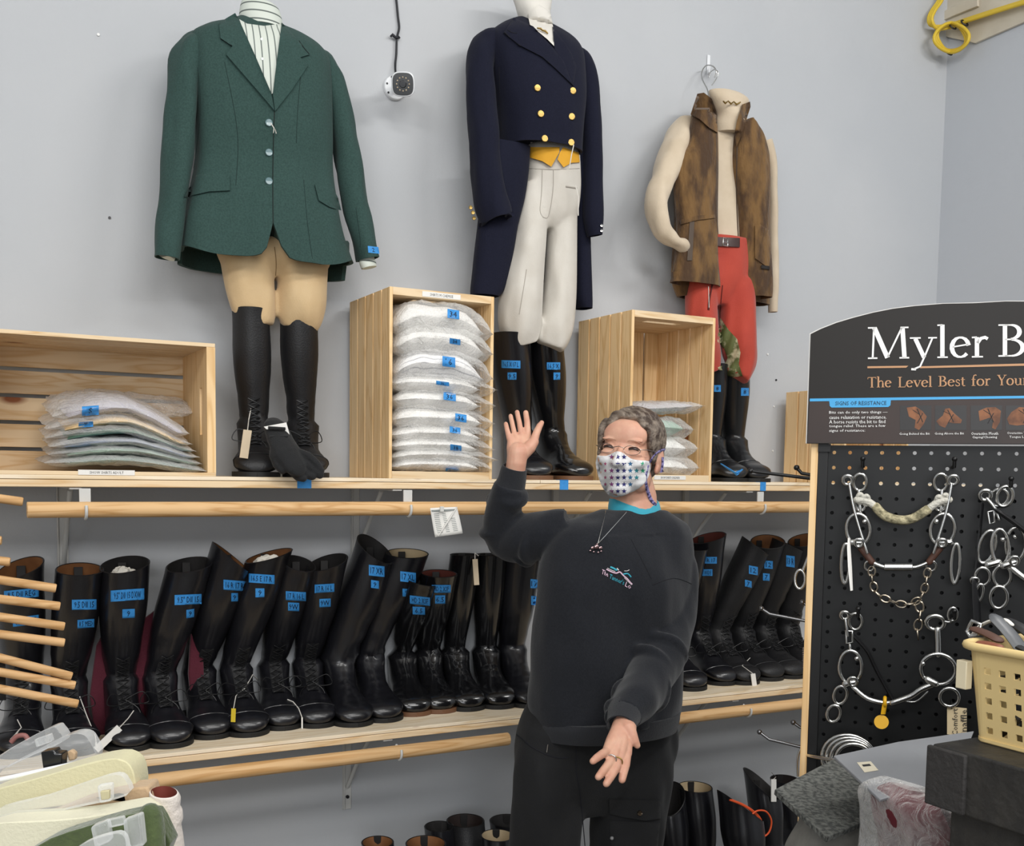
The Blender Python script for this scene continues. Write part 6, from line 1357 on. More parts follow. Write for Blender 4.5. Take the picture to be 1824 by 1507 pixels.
# ------------------------------------------------------------------ foreground left: garments on clear clip hangers
CLR = plastic_film('clear_hanger_plastic', 'f2f4f4', .16, .06, .12); CRM = mat('cream_breeches_fabric', 'cfc9a4', .8, bump=.15, bscale=240, sheen=.2); CRM2 = mat('ivory_breeches_fabric', 'd8d4bb', .8, bump=.15, bscale=240, sheen=.2)
TANF = mat('tan_breeches_fabric', 'b99d7c', .8, bump=.15, bscale=240, sheen=.2); GRNF = mat('moss_green_fabric', '4c5a33', .9, col2='3f4c2b', nscale=30, bump=.3, bscale=150, sheen=.4); KNW = mat('white_ribbed_knit', 'ddd4cc', .85, bump=.25, bscale=200, sheen=.2)
def slab(name, pts, D, th_, m_, label, cat, bev=.006, parent=None, group=None, dz=0):
    """soft slab with a pixel outline standing at camera distance D, its thickness running away from the viewer"""
    P0 = atD(sum(p[0] for p in pts)/len(pts), sum(p[1] for p in pts)/len(pts), D); ax = V((CR.x, CR.y, 0)).normalized(); n_ = V((-CF.x, -CF.y, 0)).normalized()
    pl = [];
    for x, y in pts:
        p = atPl(x, y, P0, n_); pl.append(((p-P0).dot(ax), (p-P0).z))
    ar = sum(pl[i][0]*pl[(i+1) % len(pl)][1]-pl[(i+1) % len(pl)][0]*pl[i][1] for i in range(len(pl)))
    if ar < 0: pl = pl[::-1]
    mb = MB(); mb.prism(pl, P0, ax, UPV, th_)
    # make sure the thickness runs away from the viewer
    o = mb.build(name, m_, parent, bevel=bev, seg=3, ang=60)
    return tag(o, label, cat, group) if cat else o
def smoothp(p, k=4): 
    q = interp_rows(p+[p[0]], k); return q[:-1]
GH = 'breeches folded over clear clip hangers'
# back row: two clear hangers lying in front of the boots
h1 = thing('clip_hanger', 'clear plastic clip hanger in the back with a raised rounded end, before the boots', 'hanger', atD(80, 1330, 1.62), 'clear plastic clip hangers')
slab('hanger_body', smoothp([(-30, 1370), (0, 1345), (45, 1318), (90, 1296), (102, 1300), (110, 1322), (60, 1345), (0, 1372)], 3), 1.60, .03, CLR, None, None, .004, h1)
slab('clip_jaw', [(60, 1318), (88, 1308), (92, 1322), (64, 1332)], 1.57, .012, CLR, None, None, .002, h1)
h2 = thing('clip_hanger', 'wide clear plastic clip hanger with a black bulldog clip, in front of the back one', 'hanger', atD(90, 1360, 1.55), 'clear plastic clip hangers')
slab('hanger_body', smoothp([(-30, 1400), (0, 1372), (60, 1340), (115, 1312), (145, 1308), (160, 1322), (168, 1352), (120, 1362), (40, 1392)], 3), 1.50, .03, CLR, None, None, .004, h2)
slab('bulldog_clip', [(72, 1340), (96, 1336), (99, 1342), (110, 1342), (109, 1370), (78, 1382)], 1.44, .02, BP, None, None, .002, h2)
slab('clip_pad', [(118, 1340), (126, 1336), (134, 1342), (133, 1354), (122, 1356)], 1.46, .01, TANF, None, None, .002, h2)
wr_ = thing('white_rod', 'white garment rod with a black rubber tip at the lower left', 'rod', atD(100, 1365, 1.42))
MB().tube([atD(-60, 1402, 1.43), atD(155, 1356, 1.43)], .0035, 12).build('rod', WP, wr_); MB().tube([atD(152, 1357, 1.43), atD(177, 1351, 1.43)], .0048, 12, ends=True).build('rubber_tip', BP, wr_)
tg_ = MB().tube([atD(x, y, 1.66) for x, y in interp_rows([(20, 1322), (30, 1312), (44, 1310), (50, 1318)], 4)], .004, 8).build('pink_hanger_loop', mat('dusty_pink_plastic', '8a5a55', .5)); tag(tg_, 'dusty pink loop lying behind the back clear hanger', 'loop')
g1 = slab('folded_breeches', smoothp([(-40, 1420), (0, 1404), (60, 1388), (120, 1370), (175, 1355), (212, 1352), (232, 1364), (240, 1386), (241, 1412), (228, 1420), (140, 1432), (40, 1446), (-40, 1462)], 2), 1.38, .05, CRM, 'cream breeches folded over a clear hanger, rounded end beside the wooden rod', 'breeches', .014, None, GH)
h3 = thing('clip_hanger', 'clear hanger with a ribbed clip over the cream and tan breeches', 'hanger', atD(180, 1410, 1.34), 'clear plastic clip hangers')
slab('hanger_body', smoothp([(-40, 1470), (0, 1440), (80, 1420), (150, 1396), (205, 1380), (224, 1392), (224, 1418), (130, 1440), (0, 1470)], 3), 1.335, .014, CLR, None, None, .003, h3)
slab('clip_jaw', [(172, 1400), (198, 1396), (198, 1428), (176, 1432)], 1.315, .012, CLR, None, None, .003, h3)
slab('clip_tooth', [(178, 1410), (194, 1408), (194, 1424), (180, 1426)], 1.30, .006, mat('pale_yellow_plastic', 'c9c09a', .4), None, None, .001, h3)
slab('folded_breeches', smoothp([(40, 1462), (90, 1448), (150, 1424), (200, 1410), (255, 1402), (266, 1410), (268, 1470), (200, 1480), (60, 1500)], 2), 1.36, .04, TANF, 'tan breeches folded behind the ribbed clear clip, beside the white rolled leg', 'breeches', .006, None, GH)
kn = thing('rolled_breeches_leg', 'white ribbed rolled leg standing up with a red-brown inside, lower left', 'breeches', atD(295, 1480, 1.36), GH)
kr = [ring_px(y, xl, xr, .030, Yk, 36, 2.1) for y, xl, xr, Yk in [(q[0], q[1], q[2], atD(295, 1450, 1.36).y) for q in interp_rows([(1412, 266, 318), (1420, 266, 322), (1434, 268, 321), (1442, 270, 325), (1456, 272, 326), (1466, 276, 323), (1500, 276, 328), (1600, 276, 336)], 3)]]
MB().loft(kr, False, True).build('leg_roll', KNW, kn); c = sum(kr[0], V())/36; ins = [[c+(p-c)*.90+V((0, 0, .001)) for p in kr[0]], [c+(p-c)*.82-V((0, 0, .012)) for p in kr[0]]]
MB().loft([kr[0], ins[0]], False, False).build('rolled_edge', KNW, kn); MB().loft(ins, False, True).build('inside', mat('red_brown_inside', '6a2c22', .8), kn)
slab('folded_breeches', smoothp([(-40, 1480), (0, 1466), (80, 1462), (150, 1456), (210, 1446), (250, 1441), (276, 1452), (288, 1478), (292, 1520), (292, 1600), (-40, 1600)], 2), 1.30, .05, CRM2, 'ivory breeches on the lowest hanger, curling around the green fabric', 'breeches', .016, None, GH)
slab('green_breeches', smoothp([(30, 1530), (90, 1494), (150, 1474), (210, 1456), (262, 1448), (284, 1462), (288, 1540)], 2), 1.245, .03, GRNF, 'moss green breeches folded inside the ivory pair at the lowest hanger', 'breeches', .014, None, GH)
MB_ = MB().tube([atD(268, 1452, 1.235), atD(272, 1480, 1.235), atD(274, 1540, 1.235)], .014, 14, ends=True).build('rolled_edge', GRNF, bpy.data.objects['green_breeches'])
h4 = thing('clip_hanger', 'large clear clip hanger in the very front with stepped jaws over the green breeches', 'hanger', atD(200, 1480, 1.2), 'clear plastic clip hangers')
slab('clip_jaw', [(160, 1474), (190, 1462), (196, 1500), (168, 1512)], 1.20, .014, CLR, None, None, .003, h4); slab('clip_jaw', [(218, 1462), (250, 1450), (256, 1508), (224, 1516)], 1.20, .014, CLR, None, None, .003, h4)
slab('hanger_bridge', [(190, 1462), (218, 1456), (222, 1470), (194, 1476)], 1.205, .010, CLR, None, None, .002, h4)
slab('hanger_body', smoothp([(110, 1530), (150, 1502), (190, 1488), (216, 1486), (226, 1510), (224, 1540)], 3), 1.18, .012, CLR, None, None, .003, h4)
rk = thing('garment_rack', 'low garment rack in front left carrying the folded breeches', 'rack', atD(60, 1700, 1.4))
a_ = atD(-200, 1470, 1.45); b_r = atD(150, 1500, 1.45); a_.z = b_r.z = min(a_.z, b_r.z)-.03
MB().tube([a_, b_r], .012, 14).tube([b_r, V((b_r.x, b_r.y, 0))], .012, 14).tube([a_, V((a_.x, a_.y, 0))], .012, 14).build('rack_tube', STEEL, rk)
# ------------------------------------------------------------------ the woman
SKIN = mat('skin', 'd2a58d', .5, col2='c7947e', nscale=30, bump=.05, bscale=300)
SKIN.node_tree.nodes['Principled BSDF'].inputs['Subsurface Weight'].default_value = .15; SKIN.node_tree.nodes['Principled BSDF'].inputs['Subsurface Scale'].default_value = .008
SWT = mat('charcoal_sweatshirt', '1e2025', .9, col2='191b20', nscale=200, bump=.12, bscale=350, sheen=.15, spec=.2); RIB = mat('charcoal_rib_knit', '1c1e23', .9, bump=.3, bscale=120, bstretch=(6, 6, .4), sheen=.12)
PNT = mat('black_trouser_cloth', '0c0d10', .85, col2='0a0b0d', nscale=60, bump=.1, bscale=300, sheen=.05); TEAL = mat('teal_jersey', '2b93a8', .75, bump=.08, bscale=200, sheen=.2)
HAIR = mat('brown_grey_hair', '41332a', .5, col2='86796c', nscale=34, stretch=(2.2, .35, 1.8), bump=.35, bscale=150, bstretch=(2, .25, 1.5), contrast=(.40, .62))
PY_ = 2.08
wm = thing('person', 'woman in black sweatshirt and star patterned mask, arms raised in welcome before the boots', 'person', V((atY(1090, 1300, PY_).x, PY_, 0)))
# head frame
hc = atY(1121, 806, PY_); tocam = math.atan2(hc.x, hc.y)
HR = Matrix.Rotation(-tocam-R(15), 3, 'Z') @ Matrix.Rotation(R(5), 3, 'Y') @ Matrix.Rotation(R(-3), 3, 'X')
HSC = .96
def hp(x, y, z): return hc+HR @ (V((x, y, z))*HSC)
def he(mb, c, r_, rot=None): mb.ell(hp(*c), V(r_)*HSC, 24, 16, HR if rot is None else HR @ rot)
B = MB()
he(B, (0, .014, .030), (.071, .090, .077)); he(B, (0, -.018, -.020), (.062, .068, .086)); he(B, (0, -.046, -.090), (.028, .026, .020)); he(B, (0, -.054, .036), (.054, .028, .040))
for s_ in (1, -1):
    he(B, (s_*.040, -.008, -.062), (.022, .044, .034)); he(B, (s_*.036, -.060, -.024), (.024, .021, .020)); he(B, (s_*.030, -.074, .025), (.022, .006, .004))
    he(B, (s_*.031, -.073, .004), (.017, .010, .010)); he(B, (s_*.033, -.074, -.008), (.018, .010, .006))
    he(B, (s_*.074, .016, -.012), (.006, .017, .030), Matrix.Rotation(s_*R(-18), 3, 'Z')); he(B, (s_*.072, .008, -.034), (.007, .010, .012))
B.tube([hp(0, -.074, .012), hp(0, -.089, -.008), hp(0, -.104, -.030)], [.0055, .008, .012], 14, ends=True)
for s_ in (1, -1): he(B, (s_*.011, -.093, -.033), (.009, .011, .008))
# neck, hidden trunk, arms and legs
nk = atY(1128, 900, PY_+.02)
B.tube([hp(0, .01, -.05), nk+V((0, 0, .02)), nk-V((0, 0, .07))], [.052, .055, .062], 24)
tk_ = [ring_px(*q, n=32, e=2.2) for q in interp_rows([(915, 1075, 1180, .05, PY_+.02), (948, 1030, 1195, .055, PY_+.02), (1010, 1012, 1195, .08, PY_+.02), (1100, 1000, 1190, .08, PY_+.02), (1200, 1000, 1170, .075, PY_+.03), (1290, 1010, 1160, .07, PY_+.04)], 2)]
B.loft(tk_)
def wtube(mb, pts, n=16):
    mb.tube([atY(x, y, Y) for x, y, Y, r_ in pts], [r_ for *_, r_ in pts], n, ends=True)
wtube(B, [(1045, 965, PY_+.02, .03), (1005, 962, PY_+.06, .028), (955, 962, PY_+.12, .030), (905, 960, PY_+.17, .034), (908, 905, PY_+.15, .030), (916, 850, PY_+.11, .024), (920, 824, PY_+.10, .0235), (922, 806, PY_+.10, .0245)])
wtube(B, [(1200, 985, PY_, .042), (1200, 1070, PY_-.04, .038), (1180, 1155, PY_-.09, .034), (1148, 1220, PY_-.18, .031), (1122, 1268, PY_-.26, .025), (1112, 1290, PY_-.29, .024), (1106, 1308, PY_-.31, .024)])
for pts in ([(1000, 1310, .05), (978, 1400, .055), (974, 1560, .05), (972, 1700, .045), (970, 1850, .03)], [(1120, 1310, .05), (1120, 1400, .055), (1112, 1560, .05), (1108, 1700, .045), (1104, 1850, .03)]): wtube(B, [(x, y, PY_+.04, r_) for x, y, r_ in pts])
def hand(mb, palm, fingers, Y0):
    for pts in palm: wtube(mb, pts, 14)
    for pts in fingers: wtube(mb, pts, 14)
Yh = PY_+.10
# raised hand, palm to the viewer
hand(B, [[(915, 816, Yh, .015), (912, 797, Yh+.01, .013), (910, 782, Yh+.02, .0085)], [(919, 814, Yh, .016), (919, 794, Yh+.01, .013), (919, 779, Yh+.022, .0088)], [(924, 812, Yh, .016), (928, 792, Yh+.01, .013), (929, 777, Yh+.022, .009)], [(928, 812, Yh, .015), (936, 792, Yh+.01, .013), (940, 777, Yh+.02, .009)], [(930, 812, Yh-.004, .014), (943, 797, Yh-.008, .0155), (951, 787, Yh-.008, .012)]],
 [[(907.5, 782, Yh+.02, .0072), (903.5, 766, Yh+.03, .0060), (901, 755, Yh+.042, .0054)], [(917.5, 779, Yh+.022, .0068), (913, 757, Yh+.04, .0059), (909.5, 741, Yh+.055, .0055)], [(929, 777, Yh+.022, .0070), (925, 752, Yh+.042, .0062), (921, 734, Yh+.058, .0058)], [(940, 777, Yh+.02, .0084), (939, 752, Yh+.036, .0073), (936.5, 735, Yh+.050, .0065)], [(950, 788, Yh-.008, .0105), (956, 770, Yh-.004, .0088), (961, 759, Yh, .0078), (965, 753, Yh+.004, .0060)]], Yh)
Yl = PY_-.31
# lowered hand, palm up and open
hand(B, [[(1102, 1302, Yl, .017), (1092, 1322, Yl-.02, .016), (1082, 1338, Yl-.035, .011)], [(1106, 1302, Yl, .017), (1099, 1326, Yl-.025, .015), (1092, 1348, Yl-.045, .0115)], [(1109, 1302, Yl, .017), (1106, 1326, Yl-.025, .015), (1103, 1350, Yl-.045, .0115)], [(1112, 1302, Yl, .017), (1114, 1324, Yl-.02, .015), (1116, 1342, Yl-.035, .0115)], [(1112, 1290, Yl+.01, .018), (1120, 1300, Yl-.012, .018), (1122, 1306, Yl-.014, .014)]],
 [[(1082, 1338, Yl-.035, .0095), (1073, 1343, Yl-.05, .0088), (1063, 1350, Yl-.06, .0082), (1056, 1356, Yl-.066, .0070)], [(1092, 1348, Yl-.045, .0098), (1082, 1364, Yl-.062, .0090), (1073, 1375, Yl-.07, .0084), (1066, 1384, Yl-.076, .0074)], [(1103, 1350, Yl-.045, .0100), (1096, 1370, Yl-.066, .0092), (1087, 1385, Yl-.076, .0085), (1080, 1396, Yl-.082, .0074)], [(1116, 1342, Yl-.035, .0104), (1114, 1362, Yl-.058, .0096), (1110, 1378, Yl-.068, .0088), (1108, 1389, Yl-.074, .0076)], [(1121, 1298, Yl-.014, .0135), (1127, 1312, Yl-.024, .0108), (1131, 1321, Yl-.028, .0092), (1135, 1328, Yl-.03, .0070)]], Yl)
body = voxel(B, .0022, 3, .45).build('body', SKIN, wm, ang=180)
# eyes, brows, lashes
EYE = mat('eye_dark', '2a1c17', .25, coat=.5); LASH = mat('lash_brown', '4a2f26', .7); BROW = mat('eyebrow_hair', 'b08c76', .8)
for s_ in (1, -1):
    o = MB().tube([hp(s_*(.031+.0125*t), -.0832+.0035*t*t, .0058-.0045*t*t) for t in (-1, -.75, -.4, 0, .4, .75, 1)], [.0006, .0016, .0024, .0027, .0024, .0016, .0006], 10); o.build('eye', EYE, wm)
    o = MB().tube([hp(s_*(.031+.0145*t), -.0838+.005*t*t, .0088-.0050*t*t) for t in (-1, -.6, -.2, .2, .6, 1)], [.0008, .0014, .0016, .0016, .0014, .0008], 8); o.build('upper_lash', LASH, wm)
    o = MB().tube([hp(s_*(.030+.018*t), -.0862+.009*t*t, .0245-.0045*t*t-.0015*t) for t in (-.9, -.5, 0, .5, 1)], [.0006, .0010, .0012, .0010, .0006], 8, flat=.7); o.build('eyebrow', BROW, wm)
# hair
Hh = MB(); he(Hh, (0, .032, .036), (.0795, .089, .082)); he(Hh, (0, .050, .0), (.074, .068, .075)); he(Hh, (.004, -.020, .084), (.056, .046, .0185)); he(Hh, (-.036, -.030, .066), (.022, .034, .019), Matrix.Rotation(R(-35), 3, 'Y')); he(Hh, (.040, -.030, .064), (.022, .034, .019), Matrix.Rotation(R(35), 3, 'Y'))
for s_ in (1, -1): he(Hh, (s_*.062, -.016, .036), (.015, .042, .044)); he(Hh, (s_*.067, -.018, .004), (.008, .018, .030))
he(Hh, (0, .118, .0), (.03, .028, .032))
hu = voxel(Hh, .0035, 4)
inv = HR.transposed()
def hairwave(p):
    q = inv @ (p-hc); d = (q-V((0, .03, .02))).normalized()
    w_ = nz((q.x*2.4, q.y*.5, q.z*1.6), 30)*.0022+nz((q.x*3, q.y*.35, q.z*2.4), 75)*.0010-.0022*math.exp(-((q.x+.004)/.004)**2)*(1 if q.z > .05 else 0)
    return p+HR @ (d*w_)
hu.v = [hairwave(p) for p in hu.v]; hair = hu.build('hair', HAIR, wm, ang=180)
# mask
MSK = mat('white_mask_cotton', 'd9d9da', .75, bump=.1, bscale=90)
mpoly = smoothp([(1064, 811), (1080, 812), (1093, 806), (1102, 804), (1112, 808), (1124, 817), (1140, 820), (1157, 822), (1159, 836), (1152, 856), (1138, 870), (1118, 880), (1098, 886), (1084, 882), (1072, 866), (1064, 842), (1061, 824)], 2)
def bulge(x, y): return .010*math.exp(-((x-1100)/24)**2-((y-840)/30)**2)+.0012*math.sin(y*.55+x*.12)
mk = decal(mpoly, [body], 'face_mask', MSK, wm, th=.0035, off=.003, step=4, fn=bulge, ang=80)
scol = ['a8405c', 'a0486e', '7d3f74', '30306c', '2d2c6a', '2f5f86', '2f7f88', '2f9a74', '34a26a']
for ci in range(1, 9):
    x = 1067+11.4*ci*.98; sm = MB()
    for cj in range(7):
        y = 814+12.2*cj; 
        if not all(inpoly(x+a, y+b, mpoly) for a, b in ((4, 0), (-4, 0), (0, 4), (0, -4))): continue
        if ci > 5 and (ci+cj) % 3 == 1: continue
        P_ = [];
        t0 = cast(x, y, [BV(mk)])
        if t0 is None: continue
        for i in range(10):
            a = math.pi*2*i/10-math.pi/2; r_ = (4.9 if i % 2 == 0 else 2.1)*(.8 if ci in (0, 1, 8) else 1); xx, yy = x+r_*math.cos(a)*(.75 if ci < 2 else 1), y+r_*math.sin(a)
            P_.append(CAMP+ray(xx, yy).normalized()*((cast(xx, yy, [BV(mk)]) or t0)-.0008))
        P_.append(CAMP+ray(x, y).normalized()*(t0-.0008)); sm.add(P_, [(i, (i+1) % 10, 10) for i in range(10)])
    if sm.v: sm.build('star_print', mat('star_%s' % scol[ci], scol[ci], .7), mk, smooth=False)
TIE = mat('lavender_print_tie', '8f88b8', .7, col2='3a3560', nscale=160, contrast=(.5, .56))
def hband(pts, r_, fl=.4, m_=TIE, name='mask_tie', off=.004):
    P_ = [CAMP+ray(x, y).normalized()*(castn(x, y, [BV(body), BV(hair)])-off) for x, y in interp_rows(pts, 3)]
    ds = [(p-CAMP).dot(CF) for p in P_]; 
    for _ in range(3): P_ = [P_[0]]+[(a+b*2+c)/4 for a, b, c in zip(P_, P_[1:], P_[2:])]+[P_[-1]]
    MB().tube(P_, r_, 10, flat=fl).build(name, m_, wm)
hband([(1157, 824), (1164, 812), (1174, 804), (1183, 802)], .0052); hband([(1154, 828), (1150, 845), (1150, 862), (1155, 878), (1160, 892), (1168, 900)], .0042)
MB().tube([hp(.085, -.004, -.004), hp(.086, .0, -.020), hp(.084, .004, -.040), hp(.088, .006, -.036)], .003, 8).build('mask_tie', TIE, wm)
# glasses
GLS = mat('glasses_metal', '9a8f88', .25, metal=1)
gl = MB()
for s_ in (1, -1):
    gl.tube([hp(s_*.031+.019*math.cos(a), -.101+.012*abs(math.cos(a))**2*(1 if s_*math.cos(a) > 0 else .2), .000+.011*math.sin(a)) for a in (2*math.pi*i/26 for i in range(26))], .0007, 6, closed=True)
    gl.tube([hp(s_*.049, -.092, .004), hp(s_*.064, -.075, .006), hp(s_*.0775, .0, .006)], .0009, 6)
gl.tube([hp(-.013, -.101, .004), hp(0, -.104, .007), hp(.013, -.101, .004)], .0009, 6)
gl.build('glasses_frame', GLS, wm)
# trousers
TR = body_px([(1235, 950, 1212, .11, PY_+.04), (1290, 930, 1208, .115, PY_+.04), (1340, 922, 1204, .11, PY_+.04), (1390, 926, 1190, .10, PY_+.04), (1440, 960, 1150, .06, PY_+.04)], 4, 48, 2.3)
for L in ([(985, 1300, 118, PY_+.03), (975, 1370, 124, PY_+.03), (972, 1440, 128, PY_+.03), (970, 1520, 124, PY_+.03), (968, 1650, 104, PY_+.04), (966, 1800, 88, PY_+.04), (966, 1866, 84, PY_+.04)], [(1128, 1300, 136, PY_+.02), (1126, 1370, 146, PY_+.02), (1120, 1440, 138, PY_+.02), (1114, 1520, 126, PY_+.02), (1108, 1650, 104, PY_+.04), (1102, 1800, 88, PY_+.04), (1100, 1866, 84, PY_+.04)]):
    l2 = limb_px(L, 4, 28, 1); TR.add(l2.v, l2.f)
tu = voxel(TR, .008, 5)
def fold(p, s_, amp, sx=9, sz=5): return amp*(nz((p.x*sx, p.y*sx, p.z*sz), 1, s_)+.6*nz((p.x*sx*2.2, p.y*sx*2.2, p.z*sz*2.4), 1, s_+3))
tu.v = [p+V((fold(p, 5, .007), -fold(p, 8, .012), 0)) for p in tu.v]; trs = tu.build('trousers', PNT, wm, ang=180)
decal([(1085, 1424), (1178, 1426), (1177, 1458), (1150, 1462), (1110, 1456), (1086, 1450)], trs, 'pocket_flap', PNT, wm, th=.006, off=.0)
decal([(1086, 1462), (1176, 1466), (1170, 1530), (1090, 1530)], trs, 'cargo_pocket', PNT, wm, th=.004, off=.0)
button_px(1138, 1447, 5, trs, mat('snap_metal', '7f7468', .3, metal=1), wm, 'snap_button', .009)
line_px([(1030, 1300), (1026, 1360), (1034, 1420), (1042, 1507)], trs, 'fly_seam', SEAMN, wm, 2)
line_px([(920, 1308), (950, 1332), (985, 1348), (1012, 1350)], trs, 'pocket_seam', SEAMN, wm, 2); line_px([(976, 1326), (974, 1340)], trs, 'zip_pull', STEEL, wm, 2, .003)
em = MB()
for a in range(4): d = (3.4*math.cos(a*math.pi/4), 3.4*math.sin(a*math.pi/4)); t = castn(1090, 1493, [BV(trs)]); em.tube([CAMP+ray(1090+d[0]*s_, 1493+d[1]*s_).normalized()*(t-.009) for s_ in (-1, 1)], .0008, 5)
em.build('star_emblem', mat('grey_thread', '8b8b8c', .6), wm)
for x in (962, 1096):
    c = atY(x, 1866, PY_+.02); c.z = .05; o = MB().loft([ring((c.x+.0, c.y-.06, z), .048*k, .13*k, 28, 2.4) for z, k in ((0, .95), (.02, 1), (.05, .95), (.075, .7), (.09, .4))]).build('shoe', BLKM, wm)
# sweatshirt
SWR = [(908, 1070, 1186, .052, PY_+.02), (922, 1030, 1212, .074, PY_+.02), (942, 990, 1228, .095, PY_+.02), (985, 972, 1232, .115, PY_+.01), (1040, 962, 1230, .128, PY_), (1110, 955, 1224, .128, PY_), (1190, 950, 1218, .132, PY_), (1250, 946, 1214, .134, PY_+.01), (1278, 950, 1210, .130, PY_+.01)]
S = body_px(SWR, 4, 56, 2.25)
ra = [(1012, 948, 86, PY_+.05), (975, 952, 92, PY_+.08), (940, 958, 92, PY_+.12), (910, 962, 84, PY_+.165), (897, 945, 76, PY_+.17), (896, 915, 72, PY_+.155), (902, 885, 66, PY_+.135), (909, 862, 58, PY_+.12)]
la = [(1180, 975, 80, PY_), (1196, 1010, 88, PY_-.01), (1198, 1070, 90, PY_-.03), (1190, 1130, 92, PY_-.07), (1172, 1180, 92, PY_-.13), (1150, 1222, 88, PY_-.19), (1126, 1256, 74, PY_-.245), (1112, 1276, 62, PY_-.275)]
for L in (ra, la): l2 = limb_px(L, 4, 28, .95); S.add(l2.v, l2.f)
rnd = random.Random(11)
for L, rng in ((ra, (1.5, 6.4, 6)), (la, (2.8, 6.8, 9))):
    q = interp_rows(L, 10)
    for k in range(rng[2]):
        i = int((rng[0]+(rng[1]-rng[0])*k/(rng[2]-1))*10); x, y, w_, Y = q[min(i, len(q)-2)]; x2, y2, _, Y2 = q[min(i+3, len(q)-1)]
        c = atY(x, y, Y); ax_ = ((atY(x2, y2, Y2)-c).normalized()+V((rnd.uniform(-.6, .6), rnd.uniform(-.4, .4), rnd.uniform(-.6, .6)))).normalized(); r_ = w_/2*(c-CAMP).dot(CF)/F
        a_, b_ = frame(ax_); st_ = rnd.uniform(0, 6.28); ln = rnd.uniform(1.6, 3.2)
        P_ = [c+a_*(r_*.97*math.cos(st_+ln*t/12))+b_*(r_*.97*math.sin(st_+ln*t/12)) for t in range(13)]
        S.tube(P_, [.004+.011*math.sin(math.pi*t/12) for t in range(13)], 10)
su = voxel(S, .005, 3)
def swf(p):
    cx = atY(1095, 1100, PY_).x; u = p.x-cx; w_ = 0
    if p.z > 1.0: pass
    # soft diagonal drapes across the front
    w_ = .006*math.sin((p.z*18+u*26))*math.exp(-((u+.02)/.16)**2)*(1 if p.z < 1.22 else .4)
    return p+V((fold(p, 21, .006), -fold(p, 23, .009)-w_, fold(p, 25, .004)))
su.v = [swf(p) for p in su.v]; sw = su.build('sweatshirt', SWT, wm, ang=180)
body_px([(1268, 950, 1208, .138, PY_+.01), (1280, 948, 1208, .136, PY_+.01), (1296, 952, 1204, .130, PY_+.01), (1302, 954, 1202, .126, PY_+.01)], 3, 64, 2.25, .004, (10, 10, 3), 51, lip=.01).build('hem_rib', RIB, wm)
limb_px([(908, 868, 60, PY_+.125), (912, 856, 54, PY_+.118), (915, 840, 50, PY_+.110), (917, 832, 48, PY_+.106)], 3, 32, .9, .002, 52, open_end=.015).build('sleeve_cuff', RIB, wm)
limb_px([(1116, 1268, 66, PY_-.262), (1111, 1277, 60, PY_-.277), (1107, 1288, 55, PY_-.292), (1105, 1294, 53, PY_-.300)], 3, 32, .9, .002, 53, open_end=.015).build('sleeve_cuff', RIB, wm)
nb2 = [ring_px(*q, n=48, e=2.1) for q in ((934, 1072, 1192, .070, PY_+.005), (926, 1076, 1188, .068, PY_+.008), (917, 1080, 1184, .062, PY_+.012), (914, 1084, 1180, .056, PY_+.014))]
for r_ in nb2:
    C = sum(r_, V())/48
    for i, p in enumerate(r_): r_[i] = p-V((0, 0, max(0, (C.y-p.y))*.32))
MB().loft(nb2, False, False).build('neck_rib', RIB, wm)
tr_ = [ring_px(*q, n=48, e=2.1) for q in ((934, 1082, 1180, .058, PY_+.012), (918, 1083, 1180, .058, PY_+.012), (900, 1084, 1177, .056, PY_+.016), (889, 1086, 1174, .054, PY_+.02), (888, 1089, 1171, .051, PY_+.02), (900, 1092, 1168, .048, PY_+.02))]
for k, r_ in enumerate(tr_):
    C = sum(r_, V())/48
    for i, p in enumerate(r_): r_[i] = p-V((0, 0, max(0, (C.y-p.y))*(.30 if k > 0 else .3)))+V((0, 0, nz(p, 20)*.003))
MB().loft(tr_, False, False).build('teal_collar', TEAL, wm)
for p_ in ([(1124, 960), (1150, 1010), (1160, 1030)], [(1232, 1040), (1200, 1030), (1162, 1042)]): line_px(p_, sw, 'shoulder_seam', SEAMN, wm, 1.3, .0004)
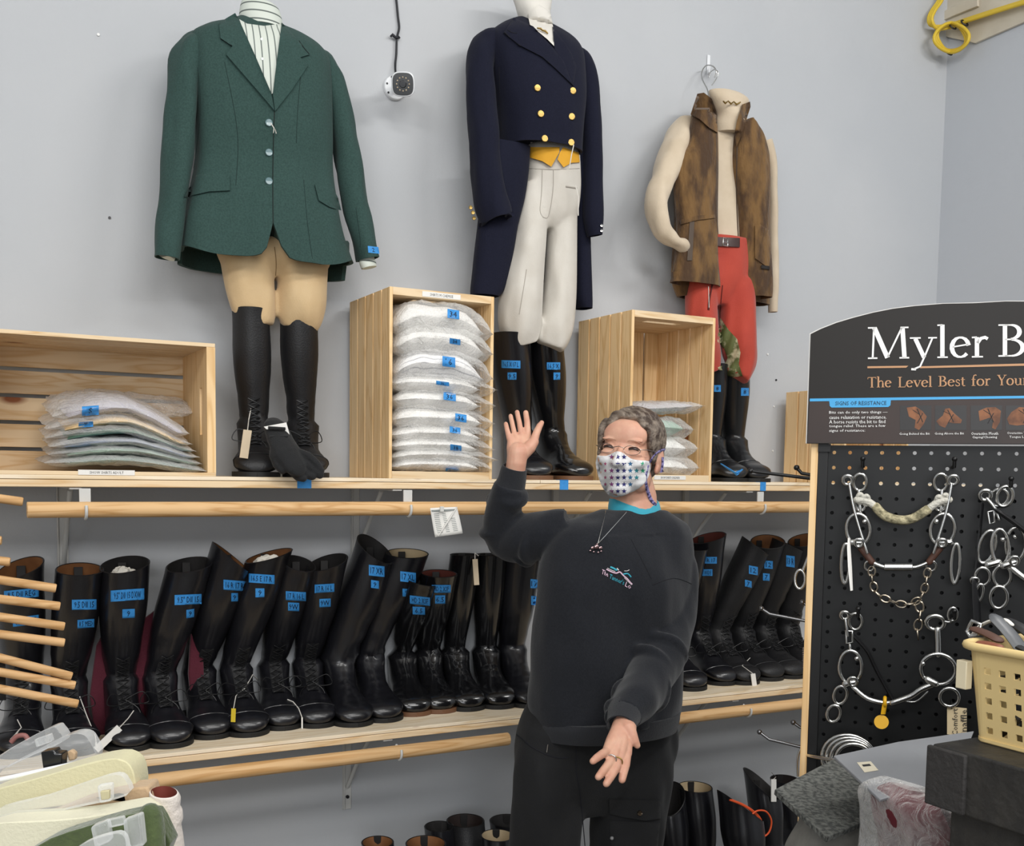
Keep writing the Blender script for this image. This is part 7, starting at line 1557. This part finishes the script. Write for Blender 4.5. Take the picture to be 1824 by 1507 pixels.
# necklace
tg3 = [BV(sw), BV(bpy.data.objects['neck_rib']), BV(bpy.data.objects['teal_collar'])]
line_px([(1080, 905), (1076, 925), (1070, 948), (1065, 968)], tg3, 'necklace_chain', STEEL, wm, 1.5, .003); line_px([(1116, 912), (1100, 930), (1082, 950), (1066, 968)], tg3, 'necklace_chain', STEEL, wm, 1.5, .003)
pn = MB(); t = castn(1063, 976, tg3)
for x, y, r_ in ((1063, 974, .0065), (1056, 976, .005), (1070, 976, .005), (1052, 981, .0028), (1058, 983, .0026), (1066, 984, .0026), (1071, 982, .0026), (1064, 969, .002)): pn.ell(CAMP+ray(x, y).normalized()*(t-.006), (r_, r_*.5, r_*.8), 10, 8)
pn.build('pendant', mat('pink_silver_pendant', 'b59a9c', .3, metal=1), wm)
# chest embroidery
TH1 = mat('pink_white_thread', 'd8b8cc', .6); TH2 = mat('teal_thread', '2f9fb4', .6); TH3 = mat('white_thread_emb', 'd8d4d4', .6)
for pts, m_, w_ in (([(1080, 1014), (1090, 1019), (1098, 1021), (1104, 1019), (1110, 1025), (1117, 1031), (1122, 1037), (1126, 1041)], TH1, 2.6), ([(1082, 1012), (1090, 1016), (1096, 1018)], TH3, 1.2), ([(1087, 1010), (1092, 1012), (1099, 1016)], TH2, 3.6), ([(1110, 1023), (1118, 1022), (1124, 1028)], TH2, 2.6), ([(1099, 1012), (1102, 1016)], TH3, 2), ([(1112, 1017), (1117, 1017), (1121, 1015)], TH3, 1.1), ([(1112, 1029), (1119, 1036), (1125, 1042)], TH3, 1.1)): line_px(pts, sw, 'hound_embroidery', m_, wm, w_, .0008)
text_px('The', [(1073, 1014), (1084, 1019), (1083, 1027.5), (1071, 1022)], sw, 'embroidered_text', TH1, wm, .0016)
text_px("Tanner's", [(1087, 1022), (1113, 1034), (1111, 1042), (1085, 1030)], sw, 'embroidered_text', TH2, wm, .0016)
text_px('Lo', [(1116, 1036), (1125, 1041), (1123, 1050), (1113, 1044)], sw, 'embroidered_text', TH1, wm, .0016)
# rings on the open hand
for (x, y), m_ in (((1089, 1353), STEEL), ((1100, 1357), GOLD)):
    t = cast(x, y, [BV(body)]) or 1.9; c = CAMP+ray(x, y).normalized()*(t+.008); d = (atY(x-5, y+9, c.y-.02)-c).normalized(); MB().torus(c, .0098, .0014, d, 22, 8).build('finger_ring', m_, wm)
